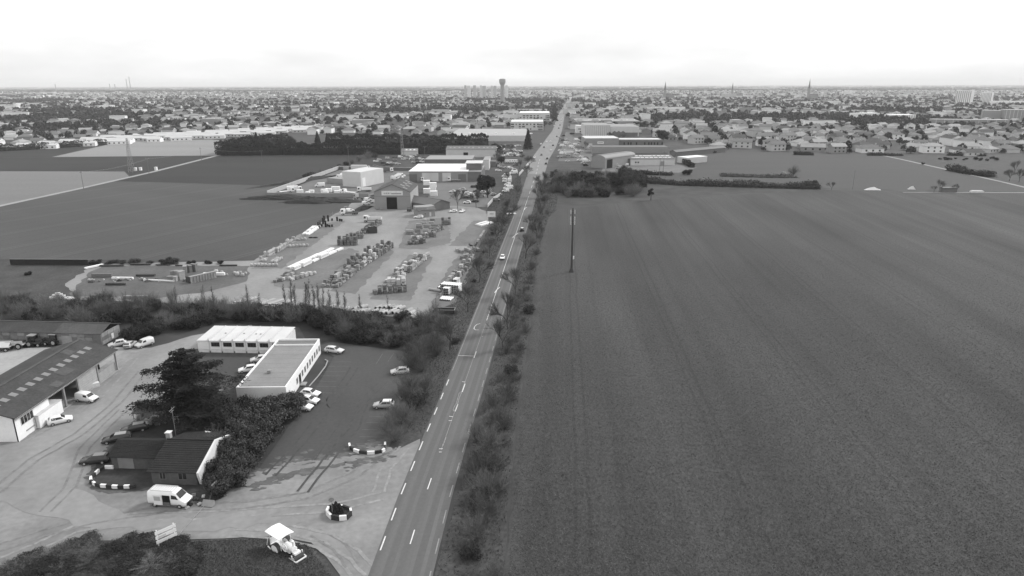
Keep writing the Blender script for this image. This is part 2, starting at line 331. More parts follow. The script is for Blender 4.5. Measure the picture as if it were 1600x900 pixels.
def fringe(line, n, spread, m, z, parent, smin=.25, smax=1.1, bias=0):
    # ragged scraps of one surface spilling over the other, thinning out with distance
    mb = MB(); pts = [Vector(p) for p in line]
    for _ in range(n):
        k = random.randrange(len(pts) - 1); p = pts[k].lerp(pts[k + 1], random.random()); d = (pts[k + 1] - pts[k]).normalized(); q = Vector((-d.y, d.x)); f = abs(random.gauss(0, 1)); p = p + q * (f * spread + bias); r_ = random.uniform(smin, smax) / (1 + .6 * f); nn = 9; a0 = random.uniform(0, 6)
        mb.poly([(p.x + r_ * random.uniform(.5, 1.2) * 1.7 * math.cos(a0 + 6.283 * i / nn), p.y + r_ * random.uniform(.5, 1.2) * math.sin(a0 + 6.283 * i / nn), random.uniform(0, .003)) for i in range(nn)])
    o = mb.build('dust_fringe', m, parent, loc=(0, 0, z)); o['kind'] = 'stuff'; return o
edge_cp = [(-41.5, 93.5), (-38, 97), (-34, 98.6), (-24.5, 101.6), (-21.5, 104.5)]
m_dustmix = mat('dust_on_asphalt', .10, var=.4, scale=.4, fine=(.3, 1.5))
fringe(edge_cp, 260, 2.2, m_dustmix, .004, cp, .3, 1.3); fringe(edge_cp, 160, 1.0, mat('dusty_asphalt', .205), .009, cp); fringe(edge_cp[::-1], 140, 1.3, m_dustmix, .045, bpy.data.objects['forecourt'])
m_scuffl = mat('dust_track', .235, var=.35, scale=.6, fine=(.25, 2)); m_scuffd = mat('damp_track', .178, var=.35, scale=.6, fine=(.25, 2))
fc = bpy.data.objects['forecourt']
def tracks(pix, wd, m, offs=(0, 1.7), z=.02, j=.12):
    pts = [at(*p).xy for p in pix]; fine_ = []
    for a, b in zip(pts, pts[1:]):
        for k in range(5): fine_.append(a.lerp(b, k / 5))
    fine_.append(pts[-1])
    for o_ in offs:
        L = []
        for i, p in enumerate(fine_):
            d = (fine_[min(i + 1, len(fine_) - 1)] - fine_[max(i - 1, 0)]).normalized(); q = Vector((-d.y, d.x)); L.append(p + q * (o_ + random.uniform(-j, j)))
        flat_line('wheel_track', L, wd, m, fc, z=z + random.uniform(0, .006))
tracks([(0, 885), (60, 860), (120, 832), (200, 815), (300, 812), (420, 806), (520, 800), (600, 780)], .5, m_scuffl, (0, 1.9)); tracks([(0, 862), (70, 838), (140, 820), (260, 800), (380, 795), (480, 780), (560, 745), (620, 700)], .45, m_scuffd, (0, 1.8))
tracks([(590, 890), (560, 860), (520, 835), (450, 820), (380, 815)], .5, m_scuffl, (0, 1.8, 3.1)); tracks([(560, 880), (540, 850), (500, 828)], .35, m_scuffd, (0, 1.7)); tracks([(40, 690), (100, 660), (150, 630), (190, 590), (215, 560)], .5, m_scuffl, (0, 1.8), .03); tracks([(0, 770), (60, 720), (130, 680), (190, 630), (230, 580)], .5, m_scuffd, (0, 1.8), .03); tracks([(80, 800), (120, 760), (140, 700), (200, 640)], .4, m_scuffd, (0, 1.7), .03)
tracks([(480, 770), (520, 720), (560, 670), (575, 630)], .4, m_tyre, (0, 1.7), .055); tracks([(430, 745), (480, 690), (530, 620), (560, 575)], .4, m_tyre, (0, 1.7), .055); tracks([(600, 770), (610, 735), (640, 700)], .4, m_scuffl, (0, 1.7), .02)
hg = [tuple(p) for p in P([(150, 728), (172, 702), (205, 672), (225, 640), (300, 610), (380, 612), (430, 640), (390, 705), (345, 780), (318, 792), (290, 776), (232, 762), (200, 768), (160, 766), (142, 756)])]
sheet('garden_soil_shade', ragged(hg, .45, 1.2), .105, mat('soil_and_shade', .04, var=.4, scale=.3, fine=(.35, 1.6)), 'dark soil with painted shade around the tiled house and cedar')  # dark tone is part soil, part shade painted into the ground
m_soilmix = mat('soil_shade_fringe', .085, var=.4, scale=.5, fine=(.3, 1.6)); gsl = bpy.data.objects['garden_soil_shade']
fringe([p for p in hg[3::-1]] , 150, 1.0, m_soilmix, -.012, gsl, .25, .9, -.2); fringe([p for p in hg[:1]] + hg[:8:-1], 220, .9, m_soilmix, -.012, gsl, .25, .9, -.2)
# builders' yard: surface and worn patches where the stock stands
yard = [(-149, 232), (-141, 206), (-127, 190), (-75, 185), (-30, 174), (-24, 174.5), (-20.5, 180), (-15.5, 242), (-12, 300), (-10.5, 330), (-18, 345), (-30, 350), (-50, 346), (-69, 343), (-72, 420), (-62, 470), (-104, 470), (-106, 426), (-90, 398), (-84, 350), (-92, 236), (-110, 234)]
sheet('yard', ragged(yard, .5), .06, m_dirt, 'pale compacted surface of the builders yard')
for pts in ([(428, 447), (445, 425), (545, 388), (560, 392), (500, 452), (440, 450)], [(515, 455), (560, 415), (608, 388), (615, 395), (555, 460)], [(578, 468), (640, 398), (676, 402), (640, 470)], [(622, 388), (640, 345), (700, 340), (705, 380), (660, 390)],
            [(675, 475), (700, 420), (735, 380), (742, 400), (715, 470), (690, 482)], [(392, 420), (440, 392), (500, 350), (540, 345), (490, 382), (440, 420)], [(700, 384), (740, 345), (768, 345), (740, 385)]):
    sheet('yard_patch', ragged([tuple(p) for p in P(pts)], .7, 2), .075, m_dirt2, 'darker worn ground under the stacked building materials')
sheet('yard_patch', ragged([tuple(p) for p in P([(110, 462), (135, 430), (160, 415), (390, 416), (385, 440), (330, 455), (250, 466)])], .8, 3), .078, mat('rough_ground', .10, var=.3, scale=.1, fine=(.3, 1)), 'rough greyish ground in the left half of the yard')
sheet('rough_grass', ragged([(-190, 236), (-146, 233), (-141, 207), (-126, 190), (-200, 186), (-260, 200)], .8), .07, m_verge, 'rough dark grass corner left of the yard')
sheet('scrub_ground', [(-150, 150), (-150, 188), (-76, 186), (-26, 175), (-23, 149), (-45, 156), (-48, 152), (-55, 166), (-80, 170), (-90, 168), (-92, 155)], .055, m_scrub_ground, 'dark ground under the scrub belt')
sheet('depot_yard', [(-66, 445), (-104, 428), (-100, 500), (-70, 500), (-15, 445), (-10, 380), (-12, 345), (-45, 352), (-50, 440)], .05, mat('depot_ground', .14, var=.2, scale=.1, fine=(.1, 1)), 'grey paved yard around the white roofed warehouse')
# ================================================================== VEHICLES
m_glass = mat('vehicle_glass', .018, rough=.12, spec=.6, var=.1, scale=.5)
m_tyre_rubber = mat('tyre_rubber', .02, rough=.9, var=.2, scale=2)
m_rim = mat('wheel_rim', .35, rough=.4, var=.2, scale=4, coord='object')
m_black = mat('black_plastic', .02, rough=.6, var=.2, scale=2)
m_lamp = mat('lamp_glass', .6, rough=.2, spec=.6, var=.1)
m_taillamp = mat('tail_lamp', .10, rough=.3, var=.1)
CARW = paint(.80, 'car_white', .25, .5, .03); CARS = paint(.42, 'car_silver', .25, .5, .05); CARG = paint(.16, 'car_grey', .25, .5, .05)
CARD = paint(.03, 'car_dark', .2, .6, .05); CARM = paint(.6, 'car_pale', .25, .5, .04)
# stations along the length (front is +x): x, z_low, z_belt, z_top, half width, half width at the top
PROF = {
 'hatch': [(2.0, .38, .58, .62, .66, .58), (1.9, .24, .66, .74, .80, .70), (1.2, .2, .84, .90, .85, .74), (.88, .2, .90, .97, .86, .74), (.15, .2, .93, 1.43, .86, .56), (-.7, .2, .95, 1.48, .86, .56), (-1.45, .2, .97, 1.42, .85, .55), (-1.85, .22, .98, 1.05, .83, .64), (-2.0, .36, .80, .88, .76, .66)],
 'estate': [(2.3, .38, .58, .62, .66, .58), (2.2, .24, .66, .73, .82, .72), (1.4, .2, .82, .88, .87, .76), (1.0, .2, .88, .95, .88, .76), (.2, .2, .90, 1.38, .88, .58), (-.8, .2, .92, 1.44, .88, .58), (-1.85, .2, .94, 1.38, .87, .57), (-2.2, .22, .95, 1.02, .85, .66), (-2.3, .36, .78, .86, .78, .68)],
 'suv': [(2.2, .42, .66, .72, .72, .62), (2.1, .28, .78, .86, .86, .76), (1.3, .25, .96, 1.03, .90, .78), (.95, .25, 1.0, 1.08, .90, .78), (.3, .25, 1.03, 1.58, .90, .60), (-.8, .25, 1.05, 1.64, .90, .60), (-1.7, .25, 1.07, 1.58, .89, .59), (-2.05, .28, 1.06, 1.14, .87, .68), (-2.2, .42, .86, .95, .80, .70)],
 'smallvan': [(2.1, .4, .62, .68, .72, .62), (2.0, .26, .76, .84, .84, .74), (1.35, .22, .95, 1.02, .87, .76), (1.15, .22, 1.0, 1.08, .88, .76), (.55, .22, 1.05, 1.70, .88, .66), (-.3, .22, 1.08, 1.80, .88, .70), (-1.8, .22, 1.08, 1.80, .88, .72), (-2.05, .25, 1.05, 1.74, .86, .70), (-2.1, .34, .95, 1.4, .84, .74)],
 'van': [(3.0, .5, .80, .86, .86, .74), (2.9, .34, .95, 1.06, .98, .86), (2.35, .3, 1.2, 1.32, 1.02, .88), (2.2, .3, 1.3, 1.42, 1.02, .88), (1.45, .3, 1.45, 2.35, 1.02, .80), (.9, .3, 1.5, 2.50, 1.02, .84), (-2.7, .3, 1.5, 2.50, 1.02, .86), (-2.95, .32, 1.5, 2.44, 1.0, .84), (-3.0, .4, 1.3, 2.2, .98, .84)],
}
def body_mb(kind, mb, m=0, scale=1.0):
    P_ = PROF[kind]; n = len(P_); vs = []
    for x, zl, zb, zt, hw, ht in P_:
        vs += [(x, hw * .94, zl), (x, hw, (zl + zb) / 2), (x, hw * .985, zb), (x, ht, zt - .03), (x, ht * .86, zt), (x, -ht * .86, zt), (x, -ht, zt - .03), (x, -hw * .985, zb), (x, -hw, (zl + zb) / 2), (x, -hw * .94, zl)]
    k = 10; fs = []
    for i in range(n - 1):
        for j in range(k): fs.append((i * k + j, i * k + (j + 1) % k, (i + 1) * k + (j + 1) % k, (i + 1) * k + j))
    fs += [tuple(range(k)), tuple(range((n - 1) * k, n * k))[::-1]]
    mb.add(vs, fs, m); return mb
def glass_quads(kind):
    """panes lying just proud of the cabin: (name, quad)"""
    P_ = PROF[kind]; out = []
    def pt(i, sy, lo):          # lo 0 belt .. 1 roof
        x, zl, zb, zt, hw, ht = P_[i]; y = hw * .985 + (ht - hw * .985) * lo; z = zb + (zt - .03 - zb) * lo
        return Vector((x, sy * (y + .012), z + .006))
    def mixq(i, j, sy, a0, a1, l0, l1):
        f = lambda a, l: pt(i, sy, l) * (1 - a) + pt(j, sy, l) * a
        return [f(a0, l0), f(a1, l0), f(a1, l1), f(a0, l1)]
    c = 3
    for sy in (1, -1):
        if kind in ('hatch', 'estate', 'suv'):
            q = [pt(3, sy, .3) * .15 + pt(4, sy, .12) * .85 - Vector((-.28, 0, 0)), pt(5, sy, .08), pt(5, sy, .88), pt(4, sy, .85)]
            out.append(('side_window', q)); out.append(('side_window', mixq(5, 6, sy, .06, .85, .1, .88)))
        elif kind == 'smallvan':
            out.append(('side_window', [pt(4, sy, .1) + Vector((.25, 0, 0)), pt(5, sy, .1) + Vector((.2, 0, 0)), pt(5, sy, .75) + Vector((.2, 0, 0)), pt(4, sy, .75)]))
        else:
            out.append(('side_window', [pt(4, sy, .0) + Vector((.45, 0, 0)), pt(5, sy, .0) + Vector((-.1, 0, 0)), pt(5, sy, .62) + Vector((-.1, 0, 0)), pt(4, sy, .6) + Vector((.05, 0, 0))]))
    def top(i, sy, f):
        x, zl, zb, zt, hw, ht = P_[i]; return Vector((x, sy * ht * .93, zt))
    up = Vector((.02, 0, .015))
    A, B = top(3, 1, 0), top(4, 1, 0)
    sh = lambda v, s: Vector((v.x, v.y * s, v.z))
    a0 = A * .9 + B * .1; b0 = A * .08 + B * .92
    out.append(('windscreen', [a0 + up, b0 + up, Vector((b0.x, -b0.y, b0.z)) + up, Vector((a0.x, -a0.y, a0.z)) + up]))
    r0, r1 = (6, 7) if kind in ('hatch', 'estate', 'suv') else (7, 8)
    A, B = top(r0, 1, 0), top(r1, 1, 0); a0 = A * .88 + B * .12; b0 = A * .2 + B * .8; up = Vector((-.02, 0, .015))
    out.append(('rear_window', [a0 + up, b0 + up, Vector((b0.x, -b0.y, b0.z)) + up, Vector((a0.x, -a0.y, a0.z)) + up]))
    return out
def wheel_me(r, wd):
    key = 'wheel_%d' % int(r * 100)
    if key in MATS: return MATS[key]
    a = MB().tube((0, -wd / 2, 0), (0, wd / 2, 0), r, n=14).mesh('wheel', [m_tyre_rubber], False)
    b = MB().tube((0, -wd / 2 - .012, 0), (0, wd / 2 + .012, 0), r * .6, n=10).mesh('rim', [m_rim], False)
    MATS[key] = (a, b); return MATS[key]
BODY = {}
def car(kind, paint_m, px, py, heading, label, cat='car', group=None, name='parked_car', detail=True, scale=1.0, pos=None, roof=None):
    """heading: direction of the bonnet in degrees from +X; px,py: where the middle of the car meets the ground"""
    p = pos or at(px, py); root = empty(name, (p.x, p.y, .11), R(heading)); root.scale = (scale,) * 3; tag(root, label, cat, group)
    key = (kind, paint_m.name)
    if key not in BODY: BODY[key] = body_mb(kind, MB()).mesh('body', [paint_m], True)
    b = link('body', BODY[key], root)
    gk = ('glass', kind)
    if gk not in BODY: BODY[gk] = [(n, MB().poly(q).mesh(n, [m_glass])) for n, q in glass_quads(kind)]
    for n, me in BODY[gk]: link(n, me, root)
    r = .34 if kind in ('van',) else .31; wm, rm = wheel_me(r, .2); P_ = PROF[kind]; L = P_[0][0]; hw = P_[3][4]
    fx, rx = {'hatch': (1.25, -1.25), 'estate': (1.42, -1.32), 'suv': (1.35, -1.32), 'smallvan': (1.3, -1.38), 'van': (1.95, -1.95)}[kind]
    for x in (fx, rx):
        for sy in (1, -1):
            wv = link('wheel', wm, root, (x, sy * (hw - .07), r - .02)); link('rim', rm, wv)
    if detail:
        for sy in (1, -1):
            MB().box(L - .22, L - .02, sy * hw * .62 - .16, sy * hw * .62 + .16, P_[1][2] - .08, P_[1][2] + .04).build('headlight', m_lamp, root)
            MB().box(-L - .015, -L + .12, sy * hw * .72 - .09, sy * hw * .72 + .09, P_[-1][2] - .16, P_[-1][2] + .06).build('tail_light', m_taillamp, root)
        MB().box(L - .16, L + .03, -hw * .8, hw * .8, P_[0][1] - .06, P_[0][1] + .1).build('bumper', m_black, root)
    if roof: MB().box(P_[5][0] - .8, P_[4][0] - .05, -P_[4][5] * .95, P_[4][5] * .95, P_[5][3] - .03, P_[5][3] + .02).build('roof_panel', roof, root)
    return root
# small far vehicles: one mesh each, body and glass in two materials
FAR = {}
def far_me(kind, pm):
    key = (kind, pm.name)
    if key not in FAR:
        mb = MB(); body_mb(kind, mb)
        for n, q in glass_quads(kind): mb.poly(q, 1)
        fx, rx = {'hatch': (1.25, -1.25), 'estate': (1.42, -1.32), 'suv': (1.35, -1.32), 'smallvan': (1.3, -1.38), 'van': (1.95, -1.95)}[kind]
        hw = PROF[kind][3][4]
        for x in (fx, rx):
            for sy in (1, -1): mb.tube((x, sy * (hw - .17), .32), (x, sy * (hw + .01), .32), .32, n=8, m=2)
        FAR[key] = mb.mesh('vehicle', [pm, m_glass, m_tyre_rubber], False)
    return FAR[key]
def far_car(kind, pm, pos, heading, label, cat, group, name='parked_car', z=.1):
    o = link(name, far_me(kind, pm), None, (pos[0], pos[1], z), R(heading)); tag(o, label, cat, group); return o
# lorries
def lorry(px, py, heading, label, body='tipper', bodym=None, cabm=None, group=None, name='lorry', cat='lorry'):
    p = at(px, py); root = empty(name, (p.x, p.y, .08), R(heading)); tag(root, label, cat, group)
    cabm = cabm or CARW; bodym = bodym or CARM
    c = MB(); c.add([(3.9, y, z) for y, z in ((-1.2, .9), (1.2, .9), (1.2, 1.7), (1.1, 2.9), (-1.1, 2.9), (-1.2, 1.7))] + [(2.0, y, z) for y, z in ((-1.2, .9), (1.2, .9), (1.2, 1.7), (1.1, 3.0), (-1.1, 3.0), (-1.2, 1.7))],
                 [(0, 1, 2, 5), (5, 2, 3, 4), (6, 11, 8, 7), (11, 10, 9, 8), (0, 6, 7, 1), (1, 7, 8, 2), (2, 8, 9, 3), (3, 9, 10, 4), (4, 10, 11, 5), (5, 11, 6, 0)]); cab = c.build('cab', cabm, root)
    MB().quad((3.93, -1.05, 1.78), (3.93, 1.05, 1.78), (3.92, 1.0, 2.7), (3.92, -1.0, 2.7)).build('windscreen', m_glass, cab)
    for sy in (1, -1): MB().quad((3.7, sy * 1.21, 1.75), (2.7, sy * 1.21, 1.75), (2.7, sy * 1.14, 2.7), (3.5, sy * 1.14, 2.7)).build('side_window', m_glass, cab)
    MB().box(-4.2, 3.8, -.5, .5, .7, 1.0).build('chassis', m_black, root)
    if body == 'tipper':
        b = MB(); b.box(-4.3, 1.7, -1.25, 1.25, 1.15, 1.3); b.box(-4.3, 1.7, -1.25, -1.17, 1.3, 2.3); b.box(-4.3, 1.7, 1.17, 1.25, 1.3, 2.3); b.box(1.62, 1.7, -1.17, 1.17, 1.3, 2.6); b.box(-4.3, -4.22, -1.17, 1.17, 1.3, 2.3); b.build('tipper_body', bodym, root)
    elif body == 'box': MB().box(-4.3, 1.8, -1.25, 1.25, 1.1, 3.5).build('cargo_box', bodym, root)
    elif body == 'flat':
        MB().box(-4.3, 1.8, -1.25, 1.25, 1.1, 1.3).build('flatbed', bodym, root)
    elif body == 'trailer':
        MB().box(-9.8, 1.4, -1.25, 1.25, 1.1, 3.7).build('trailer_box', bodym, root)
    wm, rm = wheel_me(.5, .3)
    for x in (3.0, -2.0, -3.3) + ((-7.5, -8.7) if body == 'trailer' else ()):
        for sy in (1, -1): wv = link('wheel', wm, root, (x, sy * 1.05, .48)); link('rim', rm, wv)
    return root
# ------------------------------------------------------------------ vehicles around the sheds, house and car park
car('hatch', CARW, 95, 661, 36, 'white hatchback parked beside the white container')
car('smallvan', CARW, 137, 627, -12, 'small white delivery van standing in front of the open shed', 'van', name='small_van')
car('estate', CARD, 183, 690, 200, 'dark saloon with pale roof parked behind the tiled house', roof=CARS)
car('estate', CARD, 211, 674, 205, 'dark car parked nearest the lean-to behind the house', roof=CARS)
car('estate', CARD, 150, 723, 190, 'dark estate car parked next to the curved block kerb', roof=CARG)
car('estate', CARM, 523, 551, -17, 'pale estate car parked by the far corner of the office wing')
car('hatch', CARS, 600, 637, 181, 'grey hatchback with white roof parked alone by the roadside bushes', roof=CARW)
car('hatch', CARM, 625, 584, 192, 'pale hatchback half hidden behind the bare bush by the car park')
car('hatch', CARW, 486, 619, -14, 'white hatchback, farthest of the three by the hedge')
car('hatch', CARW, 484, 630, -14, 'white hatchback, middle one of the three by the hedge')
car('hatch', CARW, 474, 640, -14, 'white hatchback, half buried in the hedge, nearest of the three')
car('hatch', CARW, 388, 581, 200, 'white car in the courtyard behind the flat roofed wing')
car('hatch', CARM, 406, 565, 200, 'pale car squeezed between the prefab office and the wing')
car('hatch', CARW, 785, 405, 267, 'white car driving towards the camera on the left lane', name='moving_car')
car('hatch', CARD, 816, 361, 86, 'small dark car with white roof driving away on the right lane', name='moving_car', roof=CARW)
# white high-roof panel van with open side door
v = car('van', CARW, 268, 788, -7, 'white high roofed panel van with side door open and roof ladder rack', 'van', name='panel_van')
m_rack = paint(.4, 'roof_rack', .4)
rk = MB()
for y in (-.75, .75): rk.box(-2.6, 1.0, y - .04, y + .04, 2.58, 2.64)
for i in range(10): rk.box(-2.6 + i * .39, -2.52 + i * .39, -.75, .75, 2.585, 2.625)
rk.build('roof_rack', m_rack, v)
MB().box(-.55, .62, -1.06, -1.012, .48, 2.05).build('dark_opening_panel', mat('interior_shade', .008, var=.1), v)  # near-black panel stands for the unlit inside behind the open door
MB().box(-.5, .55, -1.09, -1.07, .5, .95).build('load', paint(.12), v)
d = MB().box(-2.0, -.62, -1.12, -1.05, .45, 2.1).build('sliding_door', CARW, v)
MB().box(-1.85, -.85, -1.135, -1.125, 1.15, 1.85).build('door_window', m_rack, d)
MB().box(-2.9, 2.0, -1.05, -1.02, .42, .5).build('side_rail', m_black, v)
# ================================================================== NEAR BUILDINGS AND THINGS
m_white = mat('white_render', .78, rough=.8, var=.07, scale=.5, coord='world', fine=(.05, 2))
m_whitewall = mat('weathered_white', .66, rough=.85, var=.16, scale=.7, fine=(.08, 3))
m_roofdark = mat('fibre_roof', .056, rough=.9, var=.3, scale=.35, fine=(.35, 2.2))
m_roofgrey = mat('fibre_roof_grey', .08, rough=.9, var=.3, scale=.3, fine=(.3, 2.0))
m_skyl = mat('skylight_sheet', .19, rough=.4, var=.12, scale=2)
m_concrete = mat('concrete', .30, rough=.9, var=.2, scale=.8, fine=(.1, 4))
m_block = mat('panel_wall', .20, rough=.9, var=.3, scale=.7, rnd=.35)
m_steel = mat('grey_steel', .25, rough=.5, var=.2, scale=1.5)
m_darksteel = mat('dark_steel', .05, rough=.6, var=.25, scale=1.5)
m_pane = mat('window_pane', .02, rough=.1, spec=.6, var=.2, scale=.4)
m_frame = mat('window_frame', .55, rough=.6, var=.1, scale=2)
m_interior = mat('interior_shade', .008, var=.1)  # near-black colour paints in the darkness of openings and bays
m_tiles = mat('clay_tiles', .024, rough=.9, var=.35, scale=.8, fine=(.6, 5))
m_wood = mat('weathered_wood', .16, rough=.9, var=.3, scale=1.5)
class Bld:
    """local frame: u along the front (A->B as seen from the camera), v away from the camera"""
    def __init__(s, name, label, A, B, depth, cat='building', z=.05, group=None):
        A = Vector(A[:2]); B = Vector(B[:2]); s.W = (B - A).length; s.D = depth; s.rz = math.atan2(B.y - A.y, B.x - A.x)
        s.root = empty(name, (A.x, A.y, z), s.rz); tag(s.root, label, cat, group)
    def walls(s, h, m, name='wall', front=True, back=True, left=True, right=True, t=.25, rise=0, axis='u'):
        W, D = s.W, s.D
        def one(fs):
            mb = MB()
            for q in fs: mb.prism(*q) if len(q) == 3 else mb.box(*q)
            return mb.build(name, m, s.root)
        if front: one([(0, W, 0, t, 0, h)])
        if back: one([(0, W, D - t, D, 0, h)])
        for on, u0 in ((left, 0), (right, W - t)):
            if not on: continue
            mb = MB()
            if axis == 'u' and rise:       # gables on the ends
                pr = [(t, 0), (D - t, 0), (D - t, h), (D / 2, h + rise * (1 - 2 * t / D)), (t, h)]; mb.extr(pr, u0, u0 + t)
            else: mb.box(u0, u0 + t, t, D - t, 0, h)
            mb.build(name, m, s.root)
        if axis == 'v' and rise:
            for v0 in (0, D - t):
                mb = MB(); mb.add([(0, v0, h), (W, v0, h), (W / 2, v0, h + rise), (0, v0 + t, h), (W, v0 + t, h), (W / 2, v0 + t, h + rise)], [(0, 1, 2), (5, 4, 3), (0, 3, 4, 1), (1, 4, 5, 2), (2, 5, 3, 0)])
                mb.build('gable', m, s.root)
        return s
    def gable_roof(s, h, rise, m, axis='u', over=.4, th=.12, u0=None, u1=None):
        W, D = s.W, s.D; s.rise = rise; s.h = h; s.axis = axis
        for k in (0, 1):
            mb = MB()
            if axis == 'u':
                a, b = (-over, W + over); sl = rise / (D / 2)
                e = -over if k == 0 else D + over; ze = h - sl * over
                pts = [(e, ze), (D / 2, h + rise), (D / 2, h + rise + th), (e, ze + th)]
                if k: pts = pts[::-1]
                mb.extr([(p[0], p[1]) for p in pts], a, b)
            else:
                sl = rise / (W / 2); e = -over if k == 0 else W + over; ze = h - sl * over
                q = [(e, ze), (W / 2, h + rise), (W / 2, h + rise + th), (e, ze + th)]
                if k: q = q[::-1]
                n = 4; mb.add([(p[0], -over, p[1]) for p in q] + [(p[0], D + over, p[1]) for p in q], [(3, 2, 1, 0)[::-1], (4, 5, 6, 7)[::-1]] + [(i, (i + 1) % 4, 4 + (i + 1) % 4, 4 + i)[::-1] for i in range(4)])
            r = mb.build('roof', m, s.root)
            if k == 0: s.roof0 = r
            else: s.roof1 = r
        rd = MB()
        if axis == 'u': rd.box(-over, W + over, D / 2 - .2, D / 2 + .2, h + rise + th - .03, h + rise + th + .06)
        else: rd.box(W / 2 - .2, W / 2 + .2, -over, D + over, h + rise + th - .03, h + rise + th + .06)
        rd.build('ridge_cap', m, s.root)
        return s
    def flat_roof(s, h, m, parapet=.0, mp=None, over=0.0, th=.2):
        W, D = s.W, s.D
        r = MB().box(-over, W + over, -over, D + over, h, h + th).build('roof', m, s.root); s.roof0 = r
        if parapet:
            for b in ((0, W, 0, .2), (0, W, D - .2, D), (0, .2, .2, D - .2), (W - .2, W, .2, D - .2)):
                MB().box(*b, h + th, h + th + parapet).build('parapet', mp or m, s.root)
        return s
    def face(s, f, u):
        W, D = s.W, s.D
        return {'f': ((u, -.03, 0), 0), 'b': ((W - u, D + .03, 0), math.pi), 'r': ((W + .03, u, 0), math.pi / 2), 'l': ((-.03, D - u, 0), -math.pi / 2)}[f]
    def win(s, f, u, z, w_, h_, frame=m_frame, pane=m_pane, name='window', mull=1):
        loc, rz = s.face(f, u); key = ('win', round(w_, 2), round(h_, 2), frame.name, mull)
        if key not in BODY:
            mb = MB(); t = .08
            mb.box(-w_ / 2, w_ / 2, -.03, .05, 0, t); mb.box(-w_ / 2, w_ / 2, -.03, .05, h_ - t, h_); mb.box(-w_ / 2, -w_ / 2 + t, -.03, .05, t, h_ - t); mb.box(w_ / 2 - t, w_ / 2, -.03, .05, t, h_ - t)
            for i in range(mull): x = -w_ / 2 + w_ * (i + 1) / (mull + 1); mb.box(x - t / 2, x + t / 2, -.025, .05, t, h_ - t)
            BODY[key] = (mb.mesh('window', [frame]), MB().box(-w_ / 2 + t, w_ / 2 - t, .0, .03, t, h_ - t).mesh('pane', [pane]))
        a, b = BODY[key]; o = link(name, a, s.root, (loc[0], loc[1], z), rz); link('pane', b, o); return o
    def panel(s, f, u, z, w_, h_, m, name='door', t=.05):
        loc, rz = s.face(f, u); return MB().box(-w_ / 2, w_ / 2, -t, .02, 0, h_).build(name, m, s.root, loc=(loc[0], loc[1], z), rz=rz)
    def skylight(s, u, fv, w_, l_, m, side=0, name='skylight'):
        """fv 0 at the eave .. 1 at the ridge of the near slope"""
        if s.axis == 'u':
            D2 = s.D / 2; sl = s.rise / D2; c = fv * D2; vs = [(u - w_ / 2, c - l_ / 2), (u + w_ / 2, c - l_ / 2), (u + w_ / 2, c + l_ / 2), (u - w_ / 2, c + l_ / 2)]
            q = [(a, (b if side == 0 else s.D - b), s.h + sl * b + .15) for a, b in vs]
        else:
            W2 = s.W / 2; sl = s.rise / W2; c = fv * W2; vs = [(c - l_ / 2, u - w_ / 2), (c + l_ / 2, u - w_ / 2), (c + l_ / 2, u + w_ / 2), (c - l_ / 2, u + w_ / 2)]
            q = [((a if side == 0 else s.W - a), b, s.h + sl * a + .15) for a, b in vs]
        if side: q = q[::-1]
        mb = MB(); mb.quad(*q); lo = [(a, b, c - .06) for a, b, c in q]
        for i in range(4): mb.quad(lo[i], lo[(i + 1) % 4], q[(i + 1) % 4], q[i])
        return mb.build(name, m, s.root)

# ---- long open shed on the left: open bays face the yard (+X), ridge along Y
SX, SY0, SY1, SW, SE, SRISE = -86.6, 107.2, 138.8, 15.0, 4.7, 2.3
sh = empty('open_shed', (SX - SW / 2, SY0, .06)); tag(sh, 'long dark roofed shed with skylights, white end and open bays', 'shed')
L_ = SY1 - SY0
for k, nm in ((1, 'roof'), (-1, 'roof')):
    mb = MB(); nrow = 9; ncol = int(L_ / 1.1)
    for i in range(ncol):                         # corrugated sheets laid in overlapping courses
        for j in range(3):
            f0, f1 = j / 3, (j + 1) / 3 + (.02 if j < 2 else 0)
            e = SW / 2 + .55
            xa, xb = e * (1 - f0), e * (1 - f1); za = SE + SRISE * (f0 * e / e) - .12 * (1 - f0) + .03 * (2 - j); zb = SE + SRISE * f1 - .12 * (1 - f1) + .03 * (2 - j) + random.uniform(0, .015)
            y0 = -.4 + i * (L_ + .8) / ncol; y1 = y0 + (L_ + .8) / ncol - .015
            mb.add([(k * xa, y0, za), (k * xa, y1, za), (k * xb, y1, zb), (k * xb, y0, zb)], [(0, 1, 2, 3) if k > 0 else (3, 2, 1, 0)])
    r_ = mb.build(nm, m_roofdark, sh)
    MB().quad((k * (SW / 2 + .5), -.38, SE - .22), (k * (SW / 2 + .5), L_ + .38, SE - .22), (0, L_ + .38, SE + SRISE - .08), (0, -.38, SE + SRISE - .08)).build('lining', m_darksteel, sh)
    if k == 1:
        for i in range(14):
            y = 1.2 + i * 2.27; f0, f1 = .50, .66; e = SW / 2 + .5
            if y + 1.2 < L_: MB().quad((e * (1 - f0), y, SE + SRISE * f0 + .06), (e * (1 - f0), y + 1.15, SE + SRISE * f0 + .06), (e * (1 - f1), y + 1.15, SE + SRISE * f1 + .06), (e * (1 - f1), y, SE + SRISE * f1 + .06)).build('skylight', m_skyl, r_)
        for (y, w_, f0, f1) in ((16.5, 3.2, .22, .5), (12, 2.2, .05, .25), (24.5, 2, .7, .95)):
            MB().quad((e * (1 - f0), y, SE + SRISE * f0 + .04), (e * (1 - f0), y + w_, SE + SRISE * f0 + .04), (e * (1 - f1), y + w_, SE + SRISE * f1 + .04), (e * (1 - f1), y, SE + SRISE * f1 + .04)).build('roof_patch', m_roofgrey, r_)
mb = MB()
